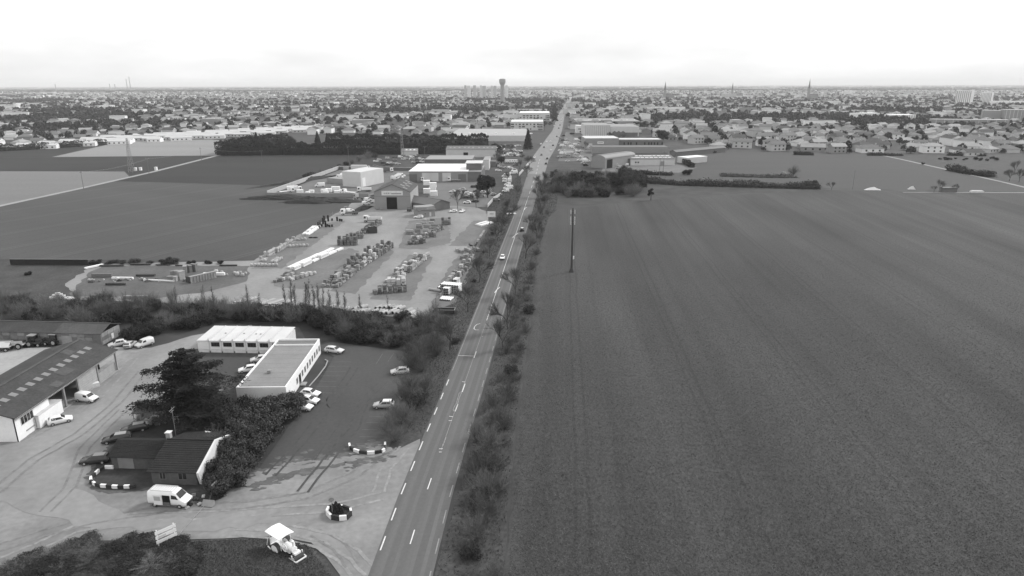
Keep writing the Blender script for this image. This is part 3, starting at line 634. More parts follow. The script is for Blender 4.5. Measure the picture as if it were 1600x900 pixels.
for i in range(80): mb.box(SW / 2 + .45, SW / 2 + .62, -.4 + i * L_ / 80, -.4 + i * L_ / 80 + .22, SE - .35, SE - .08)
tag(mb.build('fascia', m_concrete, sh), kind='stuff')
MB().box(-.25, .25, -.4, L_ + .4, SE + SRISE - .02, SE + SRISE + .1).build('ridge_cap', m_roofgrey, sh)
mb = MB(); mb.box(SW / 2 - .25, SW / 2, 0, 9.0, 0, SE - .15); mb.build('wall', m_white, sh)
MB().add([(-SW / 2, 0, 0), (SW / 2, 0, 0), (SW / 2, 0, SE), (0, 0, SE + SRISE - .1), (-SW / 2, 0, SE)], [(0, 1, 2, 3, 4)]).build('gable_wall', m_white, sh)
MB().add([(-SW / 2, L_, 0), (SW / 2 - 4, L_, 0), (SW / 2 - 4, L_, SE), (0, L_, SE + SRISE - .1), (-SW / 2, L_, SE)], [(4, 3, 2, 1, 0)]).build('gable_wall', m_darksteel, sh)
MB().box(-SW / 2, -SW / 2 + .2, .2, L_, 0, SE - .2).build('back_wall', m_concrete, sh)
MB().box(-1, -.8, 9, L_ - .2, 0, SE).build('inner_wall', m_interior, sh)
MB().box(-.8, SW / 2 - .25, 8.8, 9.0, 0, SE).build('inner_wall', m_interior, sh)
MB().box(-SW / 2, SW / 2 + .3, 9.0, L_ + .3, 0, .12).build('floor_slab', m_concrete, sh)
for y in (13.4, 17.8, 24.4, 31.4): MB().box(SW / 2 - .2, SW / 2 + .15, y - .17, y + .17, .1, SE - .2).build('post', m_steel if y < 25 else m_concrete, sh)
mb = MB()
for i in range(9): mb.box(SW / 2 - .12, SW / 2 - .02, 18.2, 24.2, .2 + i * .48, .2 + i * .48 + .44)
mb.build('sliding_door', mat('board_door', .34, var=.2, scale=1), sh)
MB().box(SW / 2 - .5, SW / 2 - .3, 24.6, 31.2, .1, 1.9).build('half_wall', m_concrete, sh)
wf = MB().box(SW / 2 - .02, SW / 2 + .06, 1.3, 4.6, 2.4, 4.0).build('window', m_frame, sh)
for i in range(4): MB().box(SW / 2 + .05, SW / 2 + .08, 1.42 + i * .8, 2.1 + i * .8, 2.52, 3.88).build('pane', m_pane, wf)
MB().box(SW / 2, SW / 2 + .12, 2.2, 4.3, .9, 1.1).build('wall_shelf', m_concrete, sh)
# ---- shipping-container-like white store and small white things at the shed
c0 = at(62, 671); cn = empty('white_container', (at(62, 671).x - 1.0, at(62, 671).y + 2.7, .07), R(90)); tag(cn, 'white storage container standing against the white shed wall', 'container')
MB().box(-2.6, 4.0, -1.2, 1.2, .1, 2.55).build('body', m_white, cn)
MB().box(-2.7, 4.1, -1.26, 1.26, 2.55, 2.68).build('roof', mat('dirty_white_roof', .55, var=.2, scale=.6), cn)
for y in (-.6, .6):
    d = MB().box(-2.68, -2.6, y - .55, y + .55, .25, 2.4).build('door', m_whitewall, cn)
    MB().box(-2.74, -2.68, y - .05, y + .05, .4, 2.3).build('lock_bar', m_steel, d)
bl = MB().box(-.9, .9, -.5, .5, 0, .9).build('stone_block', m_whitewall, loc=(*at(148, 605).xy, .07), rz=.7); tag(bl, 'pale block leaning at the foot of the shed sliding door', 'block')
# ---- rear shed with concrete panel walls
rs = Bld('panel_shed', 'low grey barn of concrete panels behind the machinery', (-150, 157.3), (-98.5, 153.4), 7.2, 'barn')
rs.walls(2.9, m_block, rise=0).gable_roof(3.0, 1.3, m_roofgrey, over=.3)
for lev in range(3):                       # proud concrete panels, each with its own joint
    for i in range(int(rs.W / 1.9)):
        u = .1 + i * 1.9
        if u < 5: continue
        MB().box(u, u + 1.82, -.07, 0, .08 + lev * .95, .98 + lev * .95).build('panel', m_block, rs.root)
for lev in range(3):
    for i in range(3): MB().box(rs.W, rs.W + .07, .3 + i * 2.2, 2.4 + i * 2.2, .08 + lev * .95, .98 + lev * .95).build('panel', m_block, rs.root)
for u in (14, 19.5, 24.5, 36, 47, 49): rs.win('f', u, 1.2, 1.4, 1.1, frame=m_darksteel)
rs.panel('f', 43, 0, 2.6, 2.3, m_concrete, t=.12); rs.panel('r', 4, .4, .9, 1.3, m_whitewall, 'door', t=.12)
MB().quad((18, -.3, 3.02), (40, -.3, 3.02), (40, 3.4, 4.36), (18, 3.4, 4.36)).build('roof_patch', m_roofdark, rs.root)
# ---- machinery parked before the rear shed
def machine(px, py, rz, kind, label):
    p = at(px, py); r = empty('farm_machine', (p.x, p.y, .08), R(rz)); tag(r, label, 'machinery', 'machines parked along the panel barn')
    bm = paint(.22 if kind != 'light' else .5, None)
    MB().box(-1.6, 1.6, -1.0, 1.0, .7, 1.0).build('frame', m_darksteel, r)
    if kind == 'trailer' or kind == 'light':
        MB().box(-1.9, 1.9, -1.1, 1.1, 1.0, 1.15).build('deck', bm, r); MB().add([(-1.9, -1.1, 1.15), (1.9, -1.1, 1.15), (1.6, .6, 2.0), (-1.6, .6, 2.0)], [(0, 1, 2, 3)]).build('cover', bm, r); MB().box(-1.9, 1.9, 1.0, 1.1, 1.15, 2.0).build('side_board', bm, r)
    else:
        MB().box(.2, 1.9, -.45, .45, 1.0, 1.7).build('bonnet', m_darksteel, r); c = MB().box(-1.3, .2, -.8, .8, 1.0, 2.6).build('cab', m_glass, r); MB().box(-1.4, .3, -.9, .9, 2.6, 2.75).build('cab_roof', bm, c)
    big, rim = wheel_me(.75, .4); sm, rim2 = wheel_me(.45, .3)
    for x, me, rr, rd in ((-.9, big, rim, .75), (1.2, sm, rim2, .45)):
        for sy in (1, -1): wv = link('wheel', me, r, (x, sy * 1.1, rd)); link('rim', rr, wv)
    return r
machine(6, 548, 5, 'light', 'pale covered trailer at the left edge before the panel barn')
machine(28, 544, 185, 'light', 'flat pale trailer second from the left before the panel barn')
machine(57, 540, 0, 'tractor', 'old tractor with large wheels before the panel barn')
machine(84, 538, 175, 'tractor', 'dark tractor next to the pale door of the panel barn')
for (px, py, hd, pm, k, lab) in ((184, 541, 215, CARM, 'hatch', 'pale wrecked car under the scrub beside the panel barn'), (226, 541, 240, CARM, 'smallvan', 'pale old van parked under the scrub behind the yard'), (204, 542, 95, CARS, 'hatch', 'grey car between the two pale wrecks at the scrub edge')):
    car(k, pm, px, py, hd, lab, detail=False)
# ---- dark roofed house with white gable
ho = Bld('tiled_house', 'low house with dark tiled roofs, white gable and chimney', (-56.4, 93.9), (-49.2, 93.5), 12.0, 'house', .08)
ho.walls(2.5, mat('dirty_render', .10, var=.4, scale=.4, fine=(.2, 3)), rise=1.9)
def tiled(parent, W0, W1, D, h, rise, over):
    for k in (0, 1):
        mb = MB(); n = 15; sl = rise / (D / 2)
        for j in range(n):                                    # one proud course after another, each of single tiles
            a0 = -over + (D / 2 + over) * j / n; a1 = -over + (D / 2 + over) * (j + 1.25) / n; a1 = min(a1, D / 2)
            nt_ = int((W1 - W0) / .33)
            for i in range(nt_):
                u0 = W0 + (W1 - W0) * i / nt_; u1 = W0 + (W1 - W0) * (i + .93) / nt_; dz = random.uniform(0, .035)
                f = (lambda b: b) if k == 0 else (lambda b: D - b)
                q = [(u0, f(a0), h + sl * a0 + .10 + dz), (u1, f(a0), h + sl * a0 + .10 + dz), (u1, f(a1), h + sl * a1 + .05), (u0, f(a1), h + sl * a1 + .05)]
                lo = [(x, y, z - .08) for x, y, z in q[:2]]
                mb.add(q + lo, [(0, 1, 2, 3), (4, 5, 1, 0)] if k == 0 else [(3, 2, 1, 0), (0, 1, 5, 4)])
        r = mb.build('roof', m_tiles, parent)
        MB().quad(*[(u, (b if k == 0 else D - b), h + sl * b) for u, b in ((W0, -over), (W1, -over), (W1, D / 2), (W0, D / 2))]).build('roof_deck', m_tiles, parent)
    return r
rr = tiled(ho.root, -.4, ho.W + .35, 12.0, 2.5, 1.9, .5)
mb = MB()
for i in range(26): mb.tube((-.4 + i * (ho.W + .75) / 26, 6.0, 4.5), (-.4 + (i + .95) * (ho.W + .75) / 26, 6.0, 4.5), .13, .12, 6)
mb.build('ridge_tiles', m_tiles, ho.root)
g = MB(); D = 9.5; sl = 1.9 / 4.75     # white rendered gable, standing proud of the roof edge
g.extr([(-.5, 2.45), (6.0, 4.62), (12.5, 2.45), (12.5, 2.0), (12, 0.2), (0, .2), (-.5, 2.0)], ho.W + .36, ho.W + .72); g.build('gable', m_whitewall, ho.root)
MB().box(-.9, -.2, 6.6, 7.3, 3.2, 5.2).build('chimney', m_concrete, ho.root); MB().box(-1.0, -.1, 6.5, 7.4, 5.2, 5.32).build('chimney_cap', m_whitewall, ho.root)
for u, w_ in ((1.8, 1.0), (5.0, 1.4)): ho.win('f', u, .9, w_, 1.2, frame=m_wood)
h2 = Bld('house_wing', 'lower tiled wing on the left of the dark house', (-65.2, 98.4), (-56.9, 98.0), 5.6, 'house', .08)
h2.walls(2.4, mat('dirty_render', .13), rise=1.35); tiled(h2.root, -.3, h2.W, 5.6, 2.4, 1.35, .4)
h2.panel('f', 2.4, .1, 2.6, 2.1, mat('grey_shutter', .22, var=.3, scale=.5), 'garage_door')
wp = MB(); wp.extr([(0, 0), (5, 0), (5, 2.4), (3.8, 2.9), (3.8, 2.4), (0, 1.4)], 0, .25); o = wp.build('white_wall', m_white, loc=(-56.4, 104.2, .08), rz=R(-68)); tag(o, 'white stepped wall behind the chimney of the dark house', 'wall')
an = MB(); an.tube((0, 0, 0), (0, 0, 7.5), .05, .035); an.box(-.04, .04, -.9, .9, 7.1, 7.15); an.box(-.04, .04, -.5, .5, 6.7, 6.75); o = an.build('aerial_mast', m_steel, loc=(-57.9, 105.4, .08)); tag(o, 'thin aerial mast standing behind the chimney', 'mast')
# ---- lean-to frame with clutter behind the house
lt = empty('lean_to', (*at(226, 668).xy, .08), R(14)); tag(lt, 'open steel frame lean-to beneath the cedar', 'shelter')
MB().box(-1.8, 7.2, -.2, 3.6, 2.9, 3.0).build('roof', m_roofgrey, lt)
for x in (-1.5, 2.5, 6.8):
    for y in (0, 3.3): MB().tube((x, y, 0), (x, y, 2.9), .07).build('post', m_steel, lt)
for x in (-1.5,): MB().tube((x, 0, .2), (x, 3.3, 2.8), .05).build('brace', m_steel, lt)
for i, (dx, dy, s_, v_) in enumerate(((.4, 1.2, .8, .3), (2.2, .6, .6, .12), (3.4, 1.6, .9, .2), (5.2, .8, .7, .35), (4.6, 2.2, .6, .1), (1.2, 2.4, .7, .22))):
    p = Matrix.Rotation(R(14), 4, 'Z') @ Vector((dx, dy, 0)) + lt.location
    o = MB().box(-s_, s_, -.5, .5, 0, .4 + s_ * .4).box(-s_ * .8, s_ * .6, -.35, .4, .4 + s_ * .4, .6 + s_ * .5).build('scrap_item', paint(v_), loc=p, rz=i * .7); tag(o, 'clutter of boxes and parts under the lean-to', 'clutter', 'scrap under the lean-to')
# ---- flat roofed office wing and prefab offices
A = Vector((-44.0, 121.6)); B = Vector((-44.5, 147.9))
wing_dir = (B - A).normalized()
Lw = (B - A).length
A0 = B - wing_dir * Lw
wg = empty('office_wing', (A0.x, A0.y, .10), math.atan2(wing_dir.y, wing_dir.x)); tag(wg, 'white flat roofed office wing with a row of dark windows', 'building')
WD = 9.6; WH = 3.35       # local x along the long windowed wall, local y to the left (away from the car park)
class L2(Bld):
    def __init__(s, root, W, D): s.root = root; s.W = W; s.D = D
wgb = L2(wg, Lw, WD)
for b in ((0, Lw, 0, .25), (0, Lw, WD - .25, WD), (0, .25, .25, WD - .25), (Lw - .25, Lw, .25, WD - .25)): MB().box(*b, 0, WH + .35).build('wall', m_white, wg)
fl = MB().box(.25, Lw - .25, .25, WD - .25, WH - .2, WH).build('roof', mat('bitumen_roof', .22, var=.16, scale=.25, fine=(.1, 2)), wg)
for i in range(9): MB().box(.3 + i * (Lw - 4) / 9, .33 + i * (Lw - 4) / 9, .3, WD - .3, WH, WH + .015).build('roof_seam', mat('seam', .22), fl)
MB().box(Lw - 3.6, Lw - 3.4, .25, WD - .25, WH, WH + .35).build('parapet', m_white, wg)
for i in range(3): MB().tube((Lw - 3 + i * .8, .5, WH + .2), (Lw - 2.8 + i * .8, WD - .5, WH + .2), .09).build('pipe', m_concrete, wg)
MB().box(7.2, 7.9, 5.2, 5.9, WH, WH + .7).build('vent_box', m_steel, wg)
for k in range(10):
    u = 7.2 + k * (Lw - 8.0) / 9.2
    if k == 1: wgb.panel('f', u, .1, 1.3, 2.3, m_pane, 'door'); MB().box(u - .8, u + .8, -1.2, -.02, 0, .25).build('step', m_concrete, wg)
    else: wgb.win('f', u, 1.0, 1.05, 1.45, mull=1)
pf = Bld('prefab_office', 'white prefabricated office block with pale ribbed roof', (-73.4, 148.8), (-53.2, 147.7), 8.6, 'building', .10)
mw = m_whitewall
MB().box(0, pf.W, .15, 8.5, .4, 3.0).build('wall', mw, pf.root); MB().box(0, pf.W, .3, 8.3, 0, .4).build('plinth', m_concrete, pf.root)
nb = 7
for k in range(nb):
    u0 = k * pf.W / nb; u1 = (k + 1) * pf.W / nb
    p_ = MB().box(u0 + .14, u1 - .14, 0, .15, .85, 2.92).build('facade_panel', m_white, pf.root)
    MB().prism([(u0 + .2, -.02), (u1 - .2, -.02), (u1 - .2, .15), (u0 + .2, .15)], .05, .78).build('skirt_panel', m_whitewall, pf.root)
    if k: pf.win('f', (u0 + u1) / 2, 1.55, 2.0, 1.05, mull=2, frame=m_darksteel)
    rp = MB()
    for j in range(9): a = u0 + (u1 - u0) * j / 9; rp.add([(a, -.25, 3.02), (a + (u1 - u0) / 18, -.25, 3.09), (a + (u1 - u0) / 9, -.25, 3.02), (a, 8.8, 3.45), (a + (u1 - u0) / 18, 8.8, 3.52), (a + (u1 - u0) / 9, 8.8, 3.45)], [(0, 1, 4, 3), (1, 2, 5, 4)])
    rp.build('roof_sheet', mat('ribbed_roof', .55, var=.12, scale=.4, rough=.5), pf.root)
    if k: MB().box(u0 - .07, u0 + .07, -.25, 8.8, 3.06, 3.6).build('roof_joint', m_frame, pf.root)
for (u, v_) in ((5.0, 4.2), (9.5, 4.2), (12.5, 4), (13.6, 4)): MB().box(u - .14, u + .14, v_ - .14, v_ + .14, 3.15, 3.42).build('roof_vent', m_steel, pf.root)
# terrace with kerb beside the wing
q = [at(500, 575).xy, at(512, 563).xy, at(505, 562).xy, at(455, 605).xy, at(482, 606).xy]
kb = MB()
kp = [at(*p).xy for p in ((508, 563), (512, 565), (509, 573), (497, 589), (483, 605))]
for a, b in zip(kp, kp[1:]):
    d_ = (b - a).normalized(); n_ = Vector((-d_.y, d_.x)) * .12
    kb.prism([a - n_, b - n_, b + n_, a + n_], 0, .14)
structure(kb.build('kerb', m_concrete, loc=(0, 0, .10)), 'concrete kerb along the terrace of the office wing')
# ---- checkered block kerbs
def block_kerb(pix, label, h=.55, name='block_kerb', closed=False, tall_ends=False):
    pts = [at(*p).xy for p in pix]; r = empty(name, (pts[0].x, pts[0].y, .10)); tag(r, label, 'barrier'); o = pts[0]
    if closed: pts = pts + [pts[0]]
    k = 0
    for a, b in zip(pts, pts[1:]):
        n = max(1, round((b - a).length / 1.0))
        for i in range(n):
            p = a + (b - a) * (i / n) - o; q_ = a + (b - a) * ((i + .95) / n) - o; d_ = (q_ - p).normalized(); nn = Vector((-d_.y, d_.x)) * .16
            MB().prism([p - nn, q_ - nn, q_ + nn, p + nn], 0, h).build('block', m_white if k % 2 == 0 else mat('dark_block', .035, var=.3, scale=2), r); k += 1
    cp_ = MB()
    return r
block_kerb([(178, 733), (164, 733), (155, 738), (143, 749), (142, 755), (150, 760), (158, 762), (185, 764), (213, 763)], 'curved barrier of white and dark blocks before the tiled house')
block_kerb([(546, 697), (547, 702), (553, 706), (562, 709), (574, 710.5), (586, 710), (597, 708), (601.5, 705), (602, 695)], 'curved black and white barrier closing the end of the car park')
pl = block_kerb([(511, 805), (514, 798), (523, 796), (536, 797), (548, 801), (549, 806), (542, 813), (530, 814), (518, 812)], 'ring of black and white blocks forming a planter on the forecourt', .75, 'planter', True)
soil = [at(*p).xy - Vector(pl.location.xy) for p in ((512, 805), (515, 799), (523, 797), (536, 798), (547, 802), (548, 806), (541, 812), (530, 813), (518, 811))]
MB().prism(soil[::-1], 0, .45).build('soil', m_scrub_ground, pl)
# ---- slatted white board sign
sg = empty('board_sign', (*at(262, 851).xy, .1), R(47)); tag(sg, 'white slatted board sign leaning at the grass edge', 'sign')
for u in (-1.1, 1.1): MB().box(u - .06, u + .06, -.06, .06, 0, 2.75).build('post', m_white, sg)
for i in range(3): MB().box(-1.35, 1.35, -.09, -.06, .7 + i * .7, 1.2 + i * .7).build('board', m_white, sg)
MB().box(-1.0, .0, -.105, -.092, 1.48, 1.8).build('plaque', m_frame, sg)
# ---- white-painted old road roller with canopy
rl = empty('road_roller', (*at(448, 866).xy, .10), R(-37)); rl.scale = (.92,) * 3; tag(rl, 'white painted vintage road roller with flat canopy on the grass', 'road roller')
mwh = paint(.8, 'roller_white', .4); mroll = mat('roller_drum', .045, rough=.6, var=.3, scale=2)
MB().box(-1.6, 1.5, -.42, .42, .9, 1.25).build('frame', mwh, rl)
bo = MB(); bo.tube((.2, 0, 1.65), (2.1, 0, 1.65), .48, n=14); bo.build('boiler', mwh, rl)
MB().tube((1.9, 0, 1.9), (1.9, 0, 3.0), .14, .17, 10).build('funnel', mwh, rl)
for sy in (1, -1):
    wv = MB().tube((0, -.28, 0), (0, .28, 0), .95, n=24).build('rear_roll', mroll, rl, loc=(-.9, sy * 1.0, .95))
    MB().tube((0, -.30, 0), (0, .30, 0), .78, n=20).build('wheel_disc', mwh, wv)
    ww = MB()
    for i in range(6): a = i * math.pi / 3; ww.tube((0, 0, 0), (.55 * math.cos(a), 0, .55 * math.sin(a)), .04)
    for i in range(16): a = i * math.pi / 8; b = (i + 1) * math.pi / 8; ww.tube((.58 * math.cos(a), 0, .58 * math.sin(a)), (.58 * math.cos(b), 0, .58 * math.sin(b)), .07)
    ww.build('flywheel', mwh, rl, loc=(.7, sy * .66, 1.7))
fr = MB().tube((0, -.75, 0), (0, .75, 0), .62, n=24).build('front_roll', mroll, rl, loc=(2.6, 0, .62))
MB().tube((0, -.77, 0), (0, .77, 0), .40, n=16).build('roll_disc', mwh, fr)
yk = MB()
for sy in (1, -1): yk.box(1.9, 3.5, sy * .88 - .06, sy * .88 + .06, .55, .72)
yk.box(3.4, 3.55, -.9, .9, .55, .72); yk.box(2.3, 2.9, -.5, .5, 1.25, 1.55); yk.box(2.5, 2.7, -.12, .12, 1.3, 1.9)
for sy in (1, -1): yk.box(2.5, 2.7, sy * .88 - .05, sy * .88 + .05, .6, 1.35)
yk.build('yoke', mwh, rl)
MB().box(-2.7, -1.6, -.8, .8, .8, 1.0).build('platform', mwh, rl); MB().box(-2.75, -2.5, -.7, .7, 1.0, 1.8).build('tender', mwh, rl)
for x in (-2.5, .1):
    for sy in (1, -1): MB().tube((x, sy * .85, 1.0), (x, sy * .85, 3.15), .05).build('canopy_post', mwh, rl)
cn_ = MB(); cn_.extr([(-1.25, 3.1), (-.7, 3.24), (0, 3.3), (.7, 3.24), (1.25, 3.1), (1.25, 3.18), (.7, 3.32), (0, 3.38), (-.7, 3.32), (-1.25, 3.18)], -3.0, .5); cn_.build('canopy', m_white, rl)
MB().tube((-3.4, -.9, .5), (-3.0, -.9, 1.8), .06).tube((-3.0, -1.0, .5), (-1.9, -1.2, .5), .1).build('scarifier', mwh, rl)
# ---- small loader with bucket by the hedge
ld = empty('small_excavator', (*at(326, 790).xy, .1), R(-98)); tag(ld, 'small digger arm and wide bucket resting beside the hedge', 'excavator')
bk = MB(); bk.extr([(-.85, 0), (.85, 0), (.85, .1), (-.85, .1)], -.2, .5); bk.add([(.5, -.9, .05), (.5, .9, .05), (-.25, .9, .75), (-.25, -.9, .75), (-.3, -.9, 0), (-.3, .9, 0)], [(0, 1, 2, 3), (3, 2, 5, 4), (0, 3, 4), (1, 5, 2)]); bk.build('bucket', m_steel, ld)
MB().tube((-.2, 0, .5), (-1.6, 0, 1.7), .14).build('dipper_arm', m_darksteel, ld)
MB().box(-2.8, -1.5, -.16, .16, 1.5, 2.4).build('boom', paint(.3), ld)
MB().box(-4.2, -2.9, -.5, .5, .4, 1.2).build('body', m_darksteel, ld)
for sy in (1, -1): MB().box(-4.3, -2.8, sy * .55 - .15, sy * .55 + .15, 0, .4).build('track', m_black, ld)
for i, (px, py, s_) in enumerate(((307, 782, .35), (312, 789, .3), (303, 776, .4), (297, 790, .35), (293, 795, .3), (318, 777, .3))):
    o = MB().box(-s_, s_, -s_ * .7, s_ * .7, 0, s_ * .7).tube((0, 0, s_ * .7), (0, 0, s_ * 1.1), s_ * .4, n=8).build('tool_box', paint([.05, .5, .2, .03, .35, .6][i]), loc=(*at(px, py).xy, .09), rz=i); tag(o, 'small tool boxes and parts lying on the ground in front of the panel van', 'tool', 'tools beside the van')
# thin chain across the forecourt
c1, c2 = at(319, 792), at(281, 835)
o = MB().tube((c1.x, c1.y, .14), (c2.x, c2.y, .14), .05, n=5).build('barrier_cable', m_steel); tag(o, 'straight pale cable lying across the forecourt to the board sign', 'cable')
# ================================================================== BUILDERS' YARD
m_brick = mat('brick_load', .16, var=.3, scale=2.0, coord='object', rnd=.4)
m_slab = mat('slab_load', .27, var=.25, scale=2.0, coord='object', rnd=.35)
m_wpack = mat('white_panel_pack', .78, rough=.5, var=.08, scale=2.0, coord='object', rnd=.06)
m_wrap = mat('white_wrap', .5, rough=.5, var=.12, scale=2.0, coord='object', rnd=.15)
m_bag = mat('bulk_bag', .42, rough=.8, var=.2, scale=3.0, coord='object', rnd=.2)
m_pallet = mat('pallet_wood', .10, var=.3, scale=2.0, coord='object')
m_pipe = mat('concrete_pipe', .36, var=.2, scale=1.0, coord='object', rnd=.25)
m_pipein = mat('pipe_bore', .03, var=.1)
m_drum = mat('black_plastic_drum', .018, var=.3, rough=.5, rnd=.4)
def me_pallet(n_layers, w_, l_, h_, m, gap=.02):
    mb = MB()
    for y in (-w_ / 2, -.06, w_ / 2 - .12): mb.box(-l_ / 2, l_ / 2, y, y + .12, 0, .1, 1)
    mb.box(-l_ / 2, l_ / 2, -w_ / 2, w_ / 2, .1, .14, 1)
    lh = h_ / n_layers
    for k in range(n_layers):
        nb_ = 3
        for i in range(nb_):
            a = -l_ / 2 + .03 + i * (l_ - .06) / nb_; mb.box(a + .012, a + (l_ - .06) / nb_ - .012, -w_ / 2 + .03 + .01 * (k % 2), w_ / 2 - .03 - .01 * (k % 2), .14 + k * lh, .14 + (k + 1) * lh - gap)
    return mb.mesh('pallet_load', [m, m_pallet])
def me_bag():
    mb = MB(); n = 10; rows = [(0, .40), (.12, .50), (.55, .54), (.85, .48), (.98, .34), (1.02, .12)]; vs = []
    for z, r in rows:
        for i in range(n):
            a = 2 * math.pi * i / n; q = max(abs(math.cos(a)), abs(math.sin(a))) ** .6; rr = r / q * .95 * random.uniform(.95, 1.05); vs.append((rr * math.cos(a), rr * math.sin(a), z))
    fs = [(k * n + i, k * n + (i + 1) % n, (k + 1) * n + (i + 1) % n, (k + 1) * n + i) for k in range(len(rows) - 1) for i in range(n)] + [tuple(range((len(rows) - 1) * n, len(rows) * n))]
    mb.add(vs, fs)
    for sx in (-1, 1):
        for sy in (-1, 1): mb.tube((sx * .3, sy * .3, .9), (sx * .36, sy * .36, 1.15), .04, n=4)
    return mb.mesh('bulk_bag', [m_bag], True)
def me_kerbs(l_=1.0, rows=3, cols=4, m=None, bw_=.25, bh=.25):
    mb = MB()
    for k in range(rows):
        for i in range(cols): mb.box(-l_ / 2 + random.uniform(-.03, .03), l_ / 2, (i - cols / 2) * bw_ + .012, (i + 1 - cols / 2) * bw_ - .012, .1 + k * bh, .1 + (k + 1) * bh - .02)
    for x in (-l_ * .3, l_ * .3): mb.box(x - .06, x + .06, -cols * bw_ / 2, cols * bw_ / 2, 0, .1, 1)
    return mb.mesh('stacked_beams', [m or m_slab, m_pallet])
KIND = {
 'brick': [me_pallet(5, 1.1, 1.1, 1.05, m_brick), me_pallet(4, 1.1, 1.1, .85, m_brick)],
 'slab': [me_pallet(3, 1.0, 1.2, .6, m_slab), me_pallet(5, 1.0, 1.1, 1.0, m_slab)],
 'wrap': [me_pallet(2, 1.1, 1.3, 1.1, m_wrap, .01), me_pallet(2, 1.0, 1.2, .7, m_wrap, .01)],
 'bag': [me_bag(), me_bag()],
 'beam': [me_kerbs(3.2, 3, 4), me_kerbs(2.4, 4, 4)],
 'wpack': [me_kerbs(5.5, 2, 5, m_wpack, .32, .3), me_kerbs(4.0, 2, 4, m_wpack, .32, .3)],
}
def me_crate():
    mb = MB()
    for z in (.1, .45, .8):
        for y in (-.5, .46): mb.box(-.55, .55, y, y + .04, z, z + .22)
        for x in (-.55, .51): mb.box(x, x + .04, -.46, .46, z, z + .22)
    for x in (-.53, .49):
        for y in (-.47, .43): mb.box(x, x + .06, y, y + .06, 0, 1.05)
    mb.box(-.5, .5, -.45, .45, .08, .6, 1)
    return mb.mesh('crate', [m_wood, m_slab])
KIND['crate'] = [me_crate()]
NAMEOF = {'brick': ('pallet_load', 'pallet', 'square pallet of grey bricks'), 'slab': ('slab_stack', 'pallet', 'low pallet of pale paving slabs'), 'wrap': ('wrapped_pallet', 'pallet', 'white wrapped pallet'), 'bag': ('bulk_bag', 'bag', 'pale bulk bag of sand'),
          'beam': ('beam_stack', 'stack', 'stack of grey concrete beams'), 'wpack': ('panel_pack', 'stack', 'long bright white pack of panels'), 'crate': ('crate', 'crate', 'slatted wooden crate')}
def put(kind, p, rz, z, where, group):
    nm, cat, desc = NAMEOF[kind]
    o = link(nm, random.choice(KIND[kind]), None, (p[0], p[1], .075 + z), rz, random.uniform(.94, 1.05)); tag(o, desc + ' ' + where, cat, group); return o
def stock_row(A, B, ncol, step, colw, kinds, where, levels=(1,), skip=.12, along=True):
    """stock set out in a grid from photo point A to photo point B"""
    a = at(*A).xy; b = at(*B).xy; d = (b - a); n = max(1, int(d.length / step)); u = d.normalized(); q = Vector((-u.y, u.x)); rz = math.atan2(u.y, u.x); group = 'goods ' + where
    for i in range(n + 1):
        for c in range(ncol):
            if random.random() < skip: continue
            k = random.choice(kinds); p = a + u * (i * step + random.uniform(-.12, .12)) + q * ((c - (ncol - 1) / 2) * colw + random.uniform(-.1, .1))
            hgt = {'brick': 1.12, 'slab': .9, 'wrap': 1.15, 'bag': .98, 'beam': 1.0, 'wpack': .75, 'crate': 1.06}[k]
            r = rz + (0 if k in ('beam', 'wpack') else random.choice((0, math.pi / 2))) + random.uniform(-.06, .06)
            if k == 'beam' and not along: r += math.pi / 2
            for lv in range(random.choice(levels)): put(k, p, r, lv * hgt, where, group)
# bulk bags by the meadow edge
W_ = 'at the near end of the bag row by the meadow'
stock_row((393, 416), (434, 416), 1, 1.25, 1, ['bag'], W_, (1, 1)); stock_row((402, 409), (424, 408), 1, 1.3, 1, ['bag'], W_, (1, 2)); stock_row((415, 401), (424, 400), 1, 1.3, 1, ['bag'], W_, (2,), 0); stock_row((428, 411), (438, 405), 2, 1.2, 1.3, ['bag'], W_, (1,), 0)
W_ = 'in the middle of the bag row by the meadow'
stock_row((420, 401), (430, 395), 1, 1.3, 1.2, ['bag'], W_, (2,), 0); stock_row((432, 395), (446, 386), 2, 1.4, 1.2, ['bag'], W_, (1, 2)); 
W_ = 'in the long double row of bags by the meadow'
stock_row((442, 387), (482, 385), 1, 1.3, 1.2, ['bag'], W_, (1,), 0); stock_row((446, 384), (462, 374), 1, 1.5, 1.2, ['bag', 'slab'], W_, (1, 2)); stock_row((460, 376), (482, 375), 1, 1.4, 1.2, ['slab', 'bag'], W_, (1,))
# white packs lying along the meadow side
stock_row((480, 366), (494, 356), 2, 5.8, 2.0, ['wpack'], 'lying along the meadow fence', (1,), 0)
stock_row((464, 421), (531, 391), 1, 5.7, 1.9, ['wpack'], 'in the first row, right line', (1, 2), 0)
stock_row((456, 418), (522, 389), 1, 5.0, 1.9, ['wpack'], 'in the first row, left line', (1, 1), .1)
W_ = 'at the near end of the first row'
stock_row((436, 440), (462, 424), 2, 1.6, 1.4, ['slab', 'crate', 'wrap', 'beam'], W_); stock_row((455, 438), (490, 428), 2, 1.8, 1.5, ['wrap', 'slab', 'bag', 'wrap'], W_, (1,), .2)
# second row
W_ = 'in the second row'
stock_row((517, 449), (560, 414), 4, 1.45, 1.45, ['slab', 'slab', 'brick', 'beam', 'crate'], W_ + ', near half', (1, 1, 2), .2)
stock_row((553, 420), (604, 387), 4, 1.5, 1.5, ['brick', 'slab', 'brick', 'crate', 'brick', 'wrap'], W_ + ', far half', (1, 2, 2, 3), .25)
